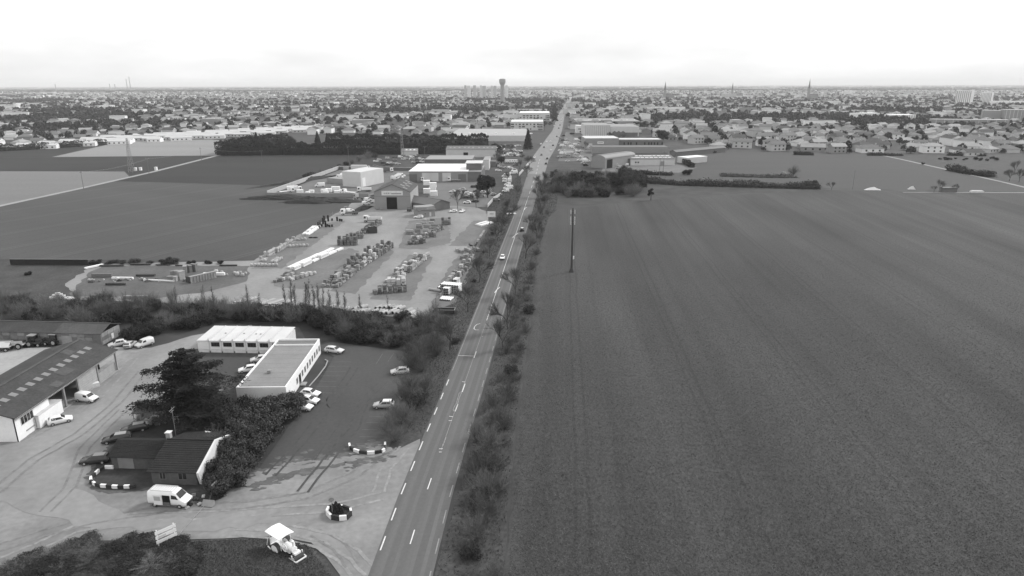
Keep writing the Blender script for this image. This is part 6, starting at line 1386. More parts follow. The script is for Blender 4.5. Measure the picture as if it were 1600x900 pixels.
for (px, py, s_) in ((640, 615, 1.3), (650, 575, 1.45), (663, 560, 1.2), (628, 660, 1.0), (618, 690, .8)): shrub(random.choice(TW), at(px, py), R3(), s_, 'tall bare bush overhanging the car park edge', 'tall bushes at the car park', 'twiggy_bush')
# young bare trees standing in the scrub
yt = []
for (px, py, s_) in ((455, 480, .95), (462, 481, .8), (447, 479, .75), (478, 484, .9), (484, 484, 1.0), (492, 486, .85), (499, 488, .95), (505, 487, .8), (515, 490, .8), (528, 489, .75), (540, 490, .7), (388, 478, .7), (408, 486, .6), (322, 482, .8), (336, 480, .7), (276, 476, .65), (563, 488, .6), (610, 492, .6)):
    k = random.randrange(4); yt.append(plant('young_tree', [('trunk', YT[k][0]), ('crown', YT[k][1])], at(px, py), R3(), s_, '', 'tree'))
ordinal(yt, '{n} slender bare young tree rising from the scrub', 'tree', 'young bare trees in the scrub')
# roadside trees
tl = [plant('roadside_tree', [('trunk', BT[i % 5][0]), ('crown', BT[i % 5][1])], at(px, py), R3(), s_, '', 'tree') for i, (px, py, s_) in enumerate(((703, 547, 1.05), (731, 487, .85), (749, 441, .9), (765, 401, .85), (777, 376, .8), (783.6, 364, .95), (788, 353, .9), (793, 343, 1.0), (808, 311, .95), (678, 520, .6)))]
ordinal(tl, '{n} bare tree on the yard side of the road', 'tree', 'bare trees on the yard side')
tl = [plant('roadside_tree', [('trunk', BT[(i + 2) % 5][0]), ('crown', BT[(i + 2) % 5][1])], at(px, py), R3(), s_, '', 'tree') for i, (px, py, s_) in enumerate(((793, 514, 1.05), (785, 546, .85), (821.5, 404, 1.1), (832, 364, 1.05), (839, 377, .9), (846, 351, 1.0), (848, 336, 1.15), (843, 320, 1.2), (848, 308, 1.2), (805, 462, .95), (851, 296, 1.1)))]
ordinal(tl, '{n} bare tree on the crop field side of the road', 'tree', 'bare trees on the field side')
# shrubs of the field side verge
sv = []
for (px, py, s_, k) in ((745, 840, .95, 't'), (757, 812, 1.0, 't'), (762, 775, 1.15, 't'), (748, 745, 1.1, 't'), (772, 738, 1.0, 't'), (765, 700, 1.1, 't'), (745, 690, .9, 't'), (785, 665, 1.0, 't'), (770, 640, .95, 't'), (793, 622, .9, 't'), (798, 585, .7, 's'), (812, 548, .7, 't'), (822, 520, .6, 't'), (826, 488, .75, 's'), (824, 470, .8, 't'), (830, 440, .8, 't'), (832, 420, .8, 't'), (838, 398, .7, 't'), (843, 372, .7, 't'), (735, 872, .6, 's'), (752, 790, .8, 's'), (757, 720, .8, 's')):
    sv.append(shrub(random.choice({'e': EV, 's': SH, 't': TW}[k]), at(px, py), R3(), s_, '', None, {'e': 'evergreen_shrub', 's': 'leafy_shrub', 't': 'twiggy_bush'}[k]))
for key, d_ in (('evergreen_shrub', 'dark evergreen shrub'), ('leafy_shrub', 'grey leafy shrub'), ('twiggy_bush', 'bare twiggy bush')):
    ordinal([o for o in sv if o.name.startswith(key)], '{n} ' + d_ + ' on the verge of the crop field', 'shrub', 'verge shrubs by the crop field')
belt([(6.5, 250), (11.5, 318), (16, 380), (21, 380), (16.8, 318), (9.2, 250)], 16, 't', .3, .55, 'in the far part of the strip beside the crop field', 'brush strip, far part')
belt([(-7.4, 72), (-4.4, 112), (0.2, 171), (4.2, 225), (7.6, 225), (5.0, 182), (2.6, 150), (-.4, 105), (-2.2, 72)], 38, 't', .35, .68, 'in the rough strip beside the crop field', 'brush strip beside the crop field')
belt([(-19.5, 150), (-16.5, 182), (-11.5, 242), (-8.5, 300), (-7, 300), (-7.5, 242), (-12, 182), (-14, 150)], 16, 'tts', .3, .55, 'in the grass strip before the yard fence', 'brush before the yard fence')
for (x_, y_, s_) in ((-47.2, 94.6, .62), (-47.0, 97.2, .66), (-47.3, 99.8, .7), (-47.4, 102.5, .7)): shrub(random.choice(SH), (x_, y_), R3(), (s_, s_, s_ * .85), 'loose leafy shrub pressed against the white gable wall', 'shrubs against the gable', 'wall_shrub')
# --- laurel hedge mass by the car park, cedar, bare bush at the house
LA = [bush_me(2.7, 4.2, 5200, .17, mat('laurel_leaf', .046, rough=.6, var=.5, scale=2.5, coord='object', spec=.25, rnd=.15), nlump=22) for _ in range(3)]
for i, (px, py, s_) in enumerate(((347, 770, .82), (364, 758, .8), (376, 740, .85), (388, 722, .95), (400, 702, 1.0), (414, 686, 1.05), (428, 668, 1.05), (442, 655, 1.0), (455, 645, .9), (345, 742, .8), (362, 718, .95), (380, 692, 1.1), (400, 668, 1.1), (416, 655, .95), (436, 648, .85), (462, 636, .7))):
    shrub(LA[i % 3], at(px, py), R3(), (s_ * 1.12, s_ * 1.12, s_ * 1.25), 'glossy rounded shrub in the tall hedge beside the car park', 'laurel hedge by the car park', 'laurel_shrub')
for i, (px, py, s_) in enumerate(((358, 668, 1.15), (376, 650, 1.1), (394, 648, .9), (340, 690, .9), (410, 648, .8), (345, 655, 1.0))):
    shrub(EV[i % 3] if i % 2 else SH[i % 3], at(px, py), R3(), (s_ * 1.1, s_ * 1.1, s_ * 1.2), 'dark shrub between the cedar and the tall hedge', 'shrubs behind the hedge', 'garden_shrub')
for (px, py, s_) in ((350, 765, .9), (336, 738, .75), (326, 752, .6), (345, 722, .8), (322, 745, .5), (350, 705, .85)): shrub(random.choice(SH), at(px, py), R3(), s_, 'loose shrub at the white gable of the dark house', 'shrubs at the gable', 'garden_shrub')
shrub(TW[1], at(340, 715), 1, 1.15, 'spreading bare bush behind the white gable', None, 'bare_bush')
plant('garden_tree', [('trunk', YT[0][0]), ('crown', YT[0][1])], at(338, 700), 1, .55, 'small leafless tree rising behind the ridge of the dark house', 'tree')
def cedar():
    p = at(298, 664); r = empty('cedar_tree', (p.x, p.y, .08)); tag(r, 'large dark spreading cedar behind the tiled house', 'tree')
    tk = MB(); H_ = 14.5; tk.tube((0, 0, 0), (.3, .2, H_ * .5), .55, .38, 10).tube((.3, .2, H_ * .5), (.1, .1, H_ * .97), .38, .08, 8); C = []; Nn = []; br_ = []
    for k in range(62):
        f = .12 + .88 * (k / 62) ** .85; z = H_ * f; a = k * 2.4 + random.uniform(-.4, .4); L_ = (9.8 * (1 - f) ** .68 + .8) * random.uniform(.5, 1.15) * (1.2 if math.cos(a) > .2 else 1.0) * (1 + .22 * math.sin(2 * a + 1.2)); up = .10 + .14 * random.random()
        e = Vector((L_ * math.cos(a), L_ * math.sin(a), z + L_ * up - .012 * L_ * L_)); s0 = Vector((.2, .1, z)); tk.tube(s0, s0.lerp(e, .5) + Vector((0, 0, .25)), .13, .08, 5, cap=False).tube(s0.lerp(e, .5) + Vector((0, 0, .25)), e, .08, .03, 4, cap=False)
        n = int(88 * L_); t = rng.uniform(.12, 1.03, n); wd = (.10 + .26 * L_ * (1 - np.abs(t - .55))) * rng.normal(size=n) * .62
        d = np.array([math.cos(a), math.sin(a)]); q = np.array([-d[1], d[0]]); z_ = s0.z + (e.z - s0.z) * t + .28 * np.sin(t * 3.1) + rng.normal(size=n) * .13 - np.abs(wd) * .14
        C.append(np.stack([d[0] * L_ * t + q[0] * wd, d[1] * L_ * t + q[1] * wd, z_], 1)); Nn.append(np.stack([d[0] * .2 + rng.normal(size=n) * .35, d[1] * .2 + rng.normal(size=n) * .35, np.ones(n)], 1))
    C = np.concatenate(C); Nn = np.concatenate(Nn); V, F = quads(C, Nn, .27 * rng.uniform(.6, 1.3, len(C)), .45)
    link('crown', np_mesh('crown', V, F, [mat('cedar_needles', .022, rough=.8, var=.5, scale=1.5, coord='object', spec=.1)]), r); tk.build('trunk', m_bark, r); return r
cedar()
# --- planter plants and post
for (px, py, h_) in ((521, 804, 1.3), (526, 802, 1.5), (531, 802, 1.2), (534, 805, 1.1), (529, 806, .9), (519, 807, .8), (523, 808, .8)):
    plant('small_conifer', [('trunk', CT[0][0]), ('crown', CT[0][1])], at(px, py), R3(), (h_ / 9 * 1.7, h_ / 9 * 1.7, h_ / 9), 'small dark conifer in the ring planter', 'plant', 'conifers in the ring planter', z=.5)
sp_ = empty('round_sign', (*at(520, 808).xy, .4), .3); tag(sp_, 'round sign on a post seen from behind in the ring planter', 'sign'); MB().tube((0, 0, 0), (0, 0, 2.6), .04).build('post', m_steel, sp_); MB().tube((0, -.02, 2.5), (0, .02, 2.5), .38, n=16).build('disc', m_steel, sp_)
# --- tall conifer hedges beyond the dark field
def hedge(pts, h_, wd, n, leaf, m, label, name='conifer_hedge', cat='hedge', rough=.5, z=.05):
    P_ = np.array([tuple(p[:2]) for p in pts]); seg = np.diff(P_, axis=0); ln = np.linalg.norm(seg, axis=1); tot = ln.sum(); s = rng.uniform(0, tot, n); cum = np.concatenate([[0], np.cumsum(ln)]); i = np.clip(np.searchsorted(cum, s) - 1, 0, len(ln) - 1); t = (s - cum[i]) / ln[i]
    base = P_[i] + seg[i] * t[:, None]; d = seg[i] / ln[i][:, None]; q = np.stack([-d[:, 1], d[:, 0]], 1)
    hh = h_ * (1 + (.6 + rough * .8) * (.12 * np.sin(s * .21) + .08 * np.sin(s * .63 + 1) + .05 * np.sin(s * 1.9) + .12 * (rough > 1) * np.sin(s * .11 + 2))); a = rng.uniform(-.15, np.pi + .15, n); prof = np.stack([np.cos(a), np.sin(a)], 1); prof = np.sign(prof) * np.abs(prof) ** .45
    lat = prof[:, 0] * wd / 2 * (1 + .18 * np.sin(s * .8)); zz = np.maximum(prof[:, 1], -.0) * hh; side = np.abs(prof[:, 0]) > .9; zz = np.where(side, rng.uniform(0, 1, n) * hh, zz)
    C = np.stack([base[:, 0] + q[:, 0] * lat, base[:, 1] + q[:, 1] * lat, zz], 1) + rng.normal(size=(n, 3)) * rough * .4; C[:, 2] = np.maximum(C[:, 2], .05)
    Nn = np.stack([q[:, 0] * prof[:, 0], q[:, 1] * prof[:, 0], prof[:, 1] + .2], 1) + rng.normal(size=(n, 3)) * .5; V, F = quads(C, Nn, leaf * rng.uniform(.6, 1.3, n), .7)
    Vc = []; Fc = []; o = 0
    for k in range(len(P_) - 1):
        dd = seg[k] / ln[k]; qq = np.array([-dd[1], dd[0]]) * wd * .36
        for (pp, zz_) in ((P_[k] - qq, 0), (P_[k] + qq, 0), (P_[k + 1] + qq, 0), (P_[k + 1] - qq, 0), (P_[k] - qq, h_ * .6), (P_[k] + qq, h_ * .6), (P_[k + 1] + qq, h_ * .6), (P_[k + 1] - qq, h_ * .6)): Vc.append((pp[0], pp[1], zz_))
        Fc += [(o + a_, o + b_, o + c_, o + d_) for a_, b_, c_, d_ in ((0, 1, 5, 4), (1, 2, 6, 5), (2, 3, 7, 6), (3, 0, 4, 7), (4, 5, 6, 7))]; o += 8
    V, F, M_ = join([((V, F), 0), ((np.array(Vc), np.array(Fc)), 0)]); V = V - np.array([P_[0][0], P_[0][1], 0])
    ob = link(name, np_mesh(name, V, F, [m]), None, (P_[0][0], P_[0][1], z)); tag(ob, label, cat); return ob
m_conif = mat('conifer_hedge', .023, rough=.9, var=.4, scale=.3, spec=.08)
hedge([(-258, 616), (-205, 622), (-150, 622), (-100, 626), (-60, 630), (-28, 640)], 9.5, 7, 26000, .55, m_conif, 'tall clipped dark conifer hedge behind the ploughed field')
hedge([(-190, 720), (-130, 716), (-70, 712), (-24, 715)], 10.5, 8, 16000, .62, m_conif, 'second tall dark hedge behind the first one')
hedge([(-262, 622), (-262, 690), (-240, 740)], 10, 8, 9000, .7, m_conif, 'dark hedge end turning back along the pale field')
hedge([(-118, 640), (-95, 690), (-88, 706)], 9.5, 9, 7000, .7, mat('hedge_mid', .04, var=.3, scale=.3), 'greyer hedge running back between the two dark hedges')
for i, (px, py, k, s_) in enumerate(((402, 232, 'c', 1.7), (436, 228, 'r', 1.5), (425, 236, 'r', 1.3), (497, 230, 'c', 1.7), (512, 228, 'c', 1.4), (455, 229, 'r', 1.4), (372, 233, 'r', 1.2), (545, 226, 'r', 1.2), (577, 222, 'r', 1.3), (470, 237, 's', 1.0))):
    T = random.choice(CT) if k == 'c' else random.choice(RT); plant('dark_conifer' if k == 'c' else 'round_tree', [('trunk', T[0]), ('crown', T[1])], at(px, py), R3(), s_, ('pointed dark conifer' if k == 'c' else 'rounded dark tree') + ' inside the conifer hedges', 'tree', 'trees inside the hedges')
plant('dark_round_tree', [('trunk', RT[0][0]), ('crown', tree_me(8.5, 4.2, 4500, .34, m_leafdark, nlump=18)[1])], at(762, 309), 0, 1.55, 'large dark evergreen tree by the roadside garden', 'tree')
for (px, py, k, s_, lab) in ((825, 233, 'c', 2.0, 'dark conifer at the road junction'), (708, 232, 'c', 1.5, 'thin dark cypress left of the retail shed'), (722, 232, 'c', 1.6, 'second dark cypress left of the retail shed'), (733, 231, 'c', 1.4, 'third dark cypress before the retail shed'), (866, 183, 'c', 2.6, 'tall dark tree beside the far road'), (783, 255, 'r', .9, 'round tree beside the narrow pale block'), (715, 326, 't', 1.0, 'bare tree at the long store'), (744, 325, 't', 1.0, 'bare tree under the dark evergreen'), (735, 240, 'r', 1.5, 'dark tree behind the pale hall, left'), (775, 243, 'r', 1.5, 'dark tree behind the pale hall, right'), (1035, 222, 'r', 1.9, 'dark round tree behind the office hall'), (1005, 205, 'r', 1.7, 'dark round tree behind the arched hall')):
    T = random.choice(CT) if k == 'c' else random.choice(RT) if k == 'r' else random.choice(BT); plant({'c': 'dark_conifer', 'r': 'round_tree', 't': 'bare_tree'}[k], [('trunk', T[0]), ('crown', T[1])], at(px, py), R3(), s_, lab, 'tree')
for i in range(26):
    px, py = random.choice(((random.uniform(884, 1005), random.uniform(192, 236)), (random.uniform(770, 828), random.uniform(226, 300)), (random.uniform(690, 760), random.uniform(226, 236))))
    T = random.choice(RT + BT + BT); plant('plot_tree', [('trunk', T[0]), ('crown', T[1])], at(px, py), R3(), random.uniform(.6, 1.1), 'tree among the roadside businesses', 'tree', 'trees among the businesses')
# --- clump right of the road, hedge line and single trees
for i in range(96):
    px = random.uniform(862, 1003); py = random.uniform(278, 309) - max(0, (px - 960)) * .05; q_ = random.random()
    if q_ < .40: shrub(random.choice(SH + TW), at(px, py), R3(), random.uniform(1.1, 1.9), 'grey brushwood shrub in the clump at the field corner', 'clump at the field corner', 'brush_shrub')
    elif q_ < .72: shrub(random.choice(EV), at(px, py), R3(), random.uniform(1.1, 1.9), 'dark evergreen shrub in the clump at the field corner', 'clump at the field corner', 'evergreen_shrub')
    else: T = random.choice(RT); plant('clump_tree', [('trunk', T[0]), ('crown', T[1])], at(px, min(py, 297)), R3(), random.uniform(.8, 1.15), 'leafy tree in the clump at the field corner', 'tree', 'clump at the field corner')
plant('lone_tree', [('trunk', CT[1][0]), ('crown', tree_me(8, 2.0, 1500, .35, m_leafdark)[1])], at(1017, 313), 0, .95, 'lone dark slender tree beside the clump in the crop field', 'tree')
hedge([tuple(at(*p).xy) for p in ((1000, 285), (1060, 289), (1130, 291), (1200, 293), (1280, 295))], 2.5, 5, 9000, .36, m_leaf, 'long low hedge along the back of the crop field', 'field_hedge', rough=1.6)
hedge([tuple(at(*p).xy) for p in ((985, 272), (1050, 274))], 1.8, 4, 2500, .34, m_leafdark, 'low dark hedge before the skylight hall', 'field_hedge', rough=1.4)
hedge([tuple(at(*p).xy) for p in ((1125, 275), (1200, 277), (1243, 277))], 0.8, 7, 3500, .3, m_leaf, 'rough strip of brambles on the far field', 'bramble_strip', rough=1.4)
hedge([tuple(at(*p).xy) for p in ((1070, 255), (1082, 262))], 3, 4, 1500, .42, m_leafdark, 'short dark hedge at the corner of the annex', 'field_hedge')
hedge([tuple(at(*p).xy) for p in ((1485, 266), (1510, 271), (1550, 277))], 2.6, 7, 4000, .38, m_leafdark, 'dark hedge beside the pale lane at the right', 'lane_hedge', rough=1.6)
for (px, py, k, s_, lab) in ((1100, 288, 'b', 1.1, 'pale blossoming bush in the hedge line'), (1223, 273, 'b', .8, 'small white blossoming bush on the far field'), (1268, 292, 'e', 1.5, 'dark spreading evergreen at the end of the hedge line'), (1074, 273, 'e', 1.4, 'dark round bush left of the hedge line'), (1240, 272, 's', 1.5, 'bare spreading tree beside the white bush'), (1442, 257, 'e', .6, 'small dark bush beside the lane')):
    if k == 'b': me = bush_me(2.6, 3.4, 1500, .25, m_blossom)
    else: me = {'e': EV, 's': TW}[k][0]
    shrub(me, at(px, py), R3(), s_, lab, None, 'blossom_bush' if k == 'b' else 'field_bush')
for (px, py, s_, lab) in ((1299, 297, .55, 'small bare tree left of the slim pole'), (1467, 300, .75, 'bare tree left of the low dark shed'), (1492, 300, .5, 'smaller bare tree right of the low dark shed'), (1459, 301, .45, 'small bare tree beside the path'), (1577, 283, .9, 'bare tree at the right edge below the lane'), (1592, 285, .9, 'bare tree at the very right edge below the lane'), (1585, 272, 1.0, 'bare tree above the lane at the right edge')):
    T = random.choice(BT); plant('bare_tree', [('trunk', T[0]), ('crown', T[1])], at(px, py), R3(), s_, lab, 'tree')
for i in range(14): shrub(random.choice(EV + SH), at(random.uniform(1455, 1560), random.uniform(248, 252)), R3(), random.uniform(.5, .9), 'low dark shrub on the paddock edge below the houses', 'paddock shrubs', 'paddock_shrub')
for (p0, p1, lab) in (((1090, 239), (1118, 239), 'first'), ((1240, 242), (1270, 242.5), 'second'), ((1355, 243), (1410, 243.5), 'third'), ((1480, 243), (1540, 244), 'fourth')):
    hedge([tuple(at(*p0).xy), tuple(at(*p1).xy)], 1.7, 3, 1600, .36, m_leafdark, lab + ' dark garden hedge from the road along the far field edge', 'garden_hedge', rough=1.3)
# bushes along the meadow edge, compound bank, rough corner
for (px, py, s_) in ((175, 412, .75), (190, 412, .7), (210, 411, .75), (260, 412, .9), (272, 412, .85), (300, 412, .55), (325, 412, .5), (345, 412, .5), (235, 412, .5), (150, 413, .8)): shrub(random.choice(EV + SH), at(px, py), R3(), (s_ * 1.4, s_, s_ * .7), 'low dark bush along the meadow edge of the compound', 'bushes along the meadow edge', 'meadow_bush')
for (px, py, s_) in ((480, 278, 1.2), (490, 275, 1.1), (541, 258, 1.0), (560, 252, 1.2), (575, 247, 1.6), (585, 246, 1.4), (530, 262, .9), (520, 266, .8), (600, 262, .7), (612, 260, .6), (550, 256, .9), (500, 273, .8)): shrub(random.choice(SH + TW), at(px, py), R3(), s_, 'grey bush on the bank behind the van compound', 'bushes behind the compound', 'bank_bush')
shrub(EV[0], at(45, 430), 0, .45, 'single small dark bush in the rough corner', None, 'corner_bush')
hedge([(-600, 610), (-500, 655), (-462, 690), (-430, 735)], 5, 12, 7000, .7, m_leaf, 'grey hedge in front of the white roofed estate', 'estate_hedge')
# --- grass bank at the bottom left
bp = [(-110, 40), (-66.5, 74.3), (-60, 79.6), (-47, 79.6), (-40, 80.4), (-33, 80.6), (-28, 79.2), (-25, 76.5), (-22.5, 72.6), (-21, 60), (-60, 40)]
def bank_z(x, y):
    d = 99
    for (x0, y0), (x1, y1) in zip(bp, bp[1:] + bp[:1]):
        dx, dy = x1 - x0, y1 - y0; t = max(0, min(1, ((x - x0) * dx + (y - y0) * dy) / (dx * dx + dy * dy))); d = min(d, math.hypot(x - x0 - t * dx, y - y0 - t * dy))
    return min(1.0, d / 4) ** 1.2 * (.55 + .25 * math.sin(x * .35) * math.cos(y * .5) + .5 * max(0, min(1, (-38 - x) / 10)))
def in_poly(x, y, poly):
    c = False; j = len(poly) - 1
    for i in range(len(poly)):
        if (poly[i][1] > y) != (poly[j][1] > y) and x < (poly[j][0] - poly[i][0]) * (y - poly[i][1]) / (poly[j][1] - poly[i][1]) + poly[i][0]: c = not c
        j = i
    return c
vs = []; fs = []; nx, ny = 120, 56
for j in range(ny + 1):
    for i in range(nx + 1):
        x = -84 + i * 64 / nx; y = 58 + j * 23.5 / ny; vs.append((x, y, bank_z(x, y) if in_poly(x, y, bp) else -.3))
for j in range(ny):
    for i in range(nx): a = j * (nx + 1) + i; fs.append((a, a + 1, a + nx + 2, a + nx + 1))
structure(MB().add(vs, fs).build('grass_bank', m_verge, loc=(0, 0, .08), smooth=True), 'overgrown grass bank at the bottom left corner')
def tufts(name, pts, h_, wd, m, label, lean=.5):
    n = len(pts); a = rng.uniform(0, 2 * np.pi, n); hh = h_ * rng.uniform(.5, 1.4, n); s = np.stack([np.cos(a), np.sin(a), 0 * a], 1) * (wd / 2); tip = np.stack([rng.normal(size=n) * lean * hh, rng.normal(size=n) * lean * hh, hh], 1)
    V = np.stack([pts - s, pts + s, pts + tip], 1).reshape(-1, 3); o = link(name, np_mesh(name, V, np.arange(3 * n).reshape(n, 3), [m])); tag(o, label, kind='stuff'); return o
def scatter(poly, n, zf=None, z=.06):
    poly = [tuple(p) for p in poly]; xs = [p[0] for p in poly]; ys = [p[1] for p in poly]; out = []
    X = rng.uniform(min(xs), max(xs), n * 3); Y = rng.uniform(min(ys), max(ys), n * 3); c = np.zeros(len(X), bool); j = len(poly) - 1
    for i in range(len(poly)):
        yi, yj, xi, xj = poly[i][1], poly[j][1], poly[i][0], poly[j][0]
        if yi != yj: c ^= ((yi > Y) != (yj > Y)) & (X < (xj - xi) * (Y - yi) / (yj - yi) + xi)
        j = i
    X, Y = X[c][:n], Y[c][:n]; Z = np.array([zf(x, y) for x, y in zip(X, Y)]) if zf else np.zeros(len(X)); return np.stack([X, Y, Z + z], 1)
vis_bank = [(-66, 74), (-60, 79.4), (-47, 79.4), (-33, 80.4), (-28, 79), (-22.7, 72.4), (-22, 68), (-64, 68)]
tufts('bank_grass', scatter(vis_bank, 34000, bank_z, .07), .2, .10, m_grassb, 'rough grass and weeds covering the bank', .8)
for i in range(70):
    px = random.uniform(5, 300); py = random.uniform(max(846, 893 - px * .36), 908); p = at(px, py); s_ = random.uniform(.45, .8); k = random.choice('eeeest')
    shrub(random.choice({'e': EV, 's': SH, 't': TW}[k]), (p.x, p.y), R3(), (s_ * 1.15, s_ * 1.15, s_ * random.uniform(.26, .42)), {'e': 'dark bramble', 's': 'grey leafy weed', 't': 'dry twiggy'}[k] + ' tangle on the bottom left bank', 'brambles on the bank', 'bramble', z=bank_z(p.x, p.y) + .02)
vg = np.concatenate([scatter(vr, 34000), scatter(vl, 34000)]); rp_ = np.interp(vg[:, 1], [c[1] for c in road_c], [c[0] for c in road_c]); vg = vg[(np.abs(vg[:, 0] - rp_) > 4.35) & ((vg[:, 1] > 110) | (vg[:, 0] > rp_))]
tufts('verge_grass', vg, .34, .13, m_grassb, 'rough grass on both road verges', .8)
n_ = 330000; Yc = 68 + 190 * rng.uniform(0, 1, n_) ** 1.5; Xc = -1.5 + rng.uniform(0, 1, n_) * (Yc * .88 + 10); Xl = np.interp(Yc, [68, 105, 150, 182, 242, 300], [-1.0, .8, 3.9, 6.4, 10, 17]); ok = (Xc > Xl + .2) & (rng.uniform(0, 1, n_) < np.clip((262 - Yc) / 120, 0, 1))
tufts('crop_plants', np.stack([Xc[ok], Yc[ok], np.full(ok.sum(), .03)], 1), .09, .15, m_cropb, 'low leafy crop covering the near part of the field', 1.2)
# ================================================================== THE TOWN
m_hwall = [mat('house_wall_white', .80, var=.1, scale=.05, rough=.8), mat('house_wall_pale', .50, var=.15, scale=.05, rough=.8), mat('house_wall_grey', .28, var=.15, scale=.05)]
m_hroof = [mat('house_roof_mid', .15, var=.25, scale=.06), mat('house_roof_pale', .30, var=.2, scale=.06), mat('house_roof_dark', .07, var=.25, scale=.06)]
def house_geo(W, D, h, rise, hip):
    """walls and roof as vertex/face lists, centred on the origin"""
    x, y = W / 2, D / 2; wv = [(-x, -y, 0), (x, -y, 0), (x, y, 0), (-x, y, 0), (-x, -y, h), (x, -y, h), (x, y, h), (-x, y, h)]; wf = [(0, 1, 5, 4), (1, 2, 6, 5), (2, 3, 7, 6), (3, 0, 4, 7)]
    o = .5; rx = x - (y if hip else -o); rv = [(-x - o, -y - o, h - .1), (x + o, -y - o, h - .1), (x + o, y + o, h - .1), (-x - o, y + o, h - .1), (-rx, 0, h + rise), (rx, 0, h + rise)]; rf = [(0, 1, 5, 4), (2, 3, 4, 5)]
    if hip: rf += [(1, 2, 5), (3, 0, 4)]
    else: wv += [(-x, 0, h + rise - .15), (x, 0, h + rise - .15)]; wf += [(7, 4, 8), (5, 6, 9)]
    rf.append((3, 2, 1, 0)); return wv, wf, rv, rf
DESC_W = ['white walled', 'pale walled', 'grey walled']; DESC_R = ['grey', 'pale', 'dark']
HV = {}
def house_var(wi, ri, hip, two, wide):
    k = (wi, ri, hip, two, wide)
    if k not in HV:
        W, D, h = (15 if wide else 11), 9, (5.4 if two else 3.0); wv, wf, rv, rf = house_geo(W, D, h, 2.3, hip); HV[k] = (MB().add(wv, wf).mesh('wall', [m_hwall[wi]]), MB().add(rv, rf).mesh('roof', [m_hroof[ri]]), W, D, h)
    return HV[k]
win_me = MB().box(-.6, .6, -.05, .02, 0, 1.2).mesh('window', [m_pane]); chim_me = MB().box(-.35, .35, -.35, .35, 0, 1.6).mesh('chimney', [m_hwall[1]])
def house(p, rz, wi, ri, hip, two, wide, where, detail):
    wm, rm, W, D, h = house_var(wi, ri, hip, two, wide); r = empty('house', (p[0], p[1], .05), rz); r.scale = (random.uniform(1.1, 1.35),) * 3
    tag(r, '%s%s%s house with %s %s roof %s' % ('long ' if wide else 'small ', 'two storey ' if two else '', DESC_W[wi], DESC_R[ri], 'hipped' if hip else 'gabled', where), 'house', 'houses ' + where)
    link('wall', wm, r); rf = link('roof', rm, r)
    if detail:
        link('chimney', chim_me, rf, (W * .25, .6, h + 1.5))
        for u in (-W * .3, 0, W * .3):
            link('window', win_me, r, (u, -D / 2, 1.0))
            if two: link('window', win_me, r, (u, -D / 2, 3.6))
    return r
# --- where the town stands
def wob(x, y): return math.sin(x * .0031 + 1.3) * math.cos(y * .0023 + .4) + .6 * math.sin(x * .0071 + y * .0053) + .35 * math.sin(x * .013 - y * .011 + 2)
def built(x, y):
    """1 houses, 2 wood, 0 open"""
    rx = road_pos(min(y, 3390)); 
    if abs(x - rx) < 17: return 0
    if y < 600: return 0
    if x < rx:
        if x > -285 and y < 880 and x < 12: return 0
        if x > -30 and y < 1010: return 0
        if x > -62 and y < 620: return 0
        edge = 640 + max(0, (x + 480)) * 1.15
        if -505 < x <= -262 and y < edge + 150: return 0
        if x <= -262 and y < 650: return 0
        if x <= -480 and y < 660: return 0
    else:
        if x < 190 and y < 905 - max(0, x - 140) * 4: return 0
        if x < 120 and y < 960: return 0
        if y < 652 - max(0, (x - 190)) * .28: return 0
        if 480 < x < 900 and y < 600: return 0
    d = math.hypot(x, y); v_ = wob(x, y)
    if 1150 < y < 1330 and -330 < x < -40: return 2 if random.random() < .5 else 1
    if 1500 < y < 1800 and -420 < x < 140: return 2
    if 1450 < y < 1650 and -520 < x < -300: return 0
    if 1150 < y < 1420 and 250 < x < 700: return 2
    if 1000 < y < 1250 and 520 < x < 760: return 2
    if d > 900 and v_ > 1.05: return 2
    if d > 1100 and v_ < -1.15: return 0
    return 1
H = []; T = []
def grid(y0, y1, sp, jit, hp, tp):
    y = y0
    while y < y1:
        xm = .80 * y + 60; x = -xm
        while x < xm:
            px_, py_ = x + random.uniform(-jit, jit), y + random.uniform(-jit, jit); b_ = built(px_, py_)
            if b_ == 1:
                if random.random() < hp: H.append((px_, py_))
                if random.random() < tp: T.append((px_ + random.uniform(8, 13), py_ + random.uniform(-9, 9)))
            elif b_ == 2:
                for _ in range(3): T.append((px_ + random.uniform(-sp / 2, sp / 2), py_ + random.uniform(-sp / 2, sp / 2)))
            elif d_open(px_, py_): T.append((px_, py_))
            x += sp
        y += sp
def d_open(x, y): return y > 1000 and random.random() < .05
grid(600, 1000, 26, 6, .78, .95); grid(1000, 1700, 27, 8, .62, .95); grid(1700, 3000, 36, 13, .62, 1.0); grid(3000, 6500, 66, 30, .5, .8)
H.sort(key=lambda p: p[0] ** 2 + p[1] ** 2); T.sort(key=lambda p: p[0] ** 2 + p[1] ** 2)
T = [t for t in T if built(*t) != 0 or t[1] > 1000]
NH = 290
for i, (x, y) in enumerate(H[:NH]):
    where = 'at the left of the town' if x < -250 else 'behind the conifer hedges' if x < road_pos(y) else 'near the right hand businesses' if x < 230 else 'along the right field edge' if y < 720 else 'in the right hand suburb'
    house((x, y), random.choice((0, .15, -.12, 1.57, 1.45, .4, -.35)), random.choices((0, 1, 2), (.33, .45, .22))[0], random.choices((0, 1, 2), (.5, .3, .2))[0], random.random() < .45, random.random() < .3, random.random() < .4, where, i < 110)
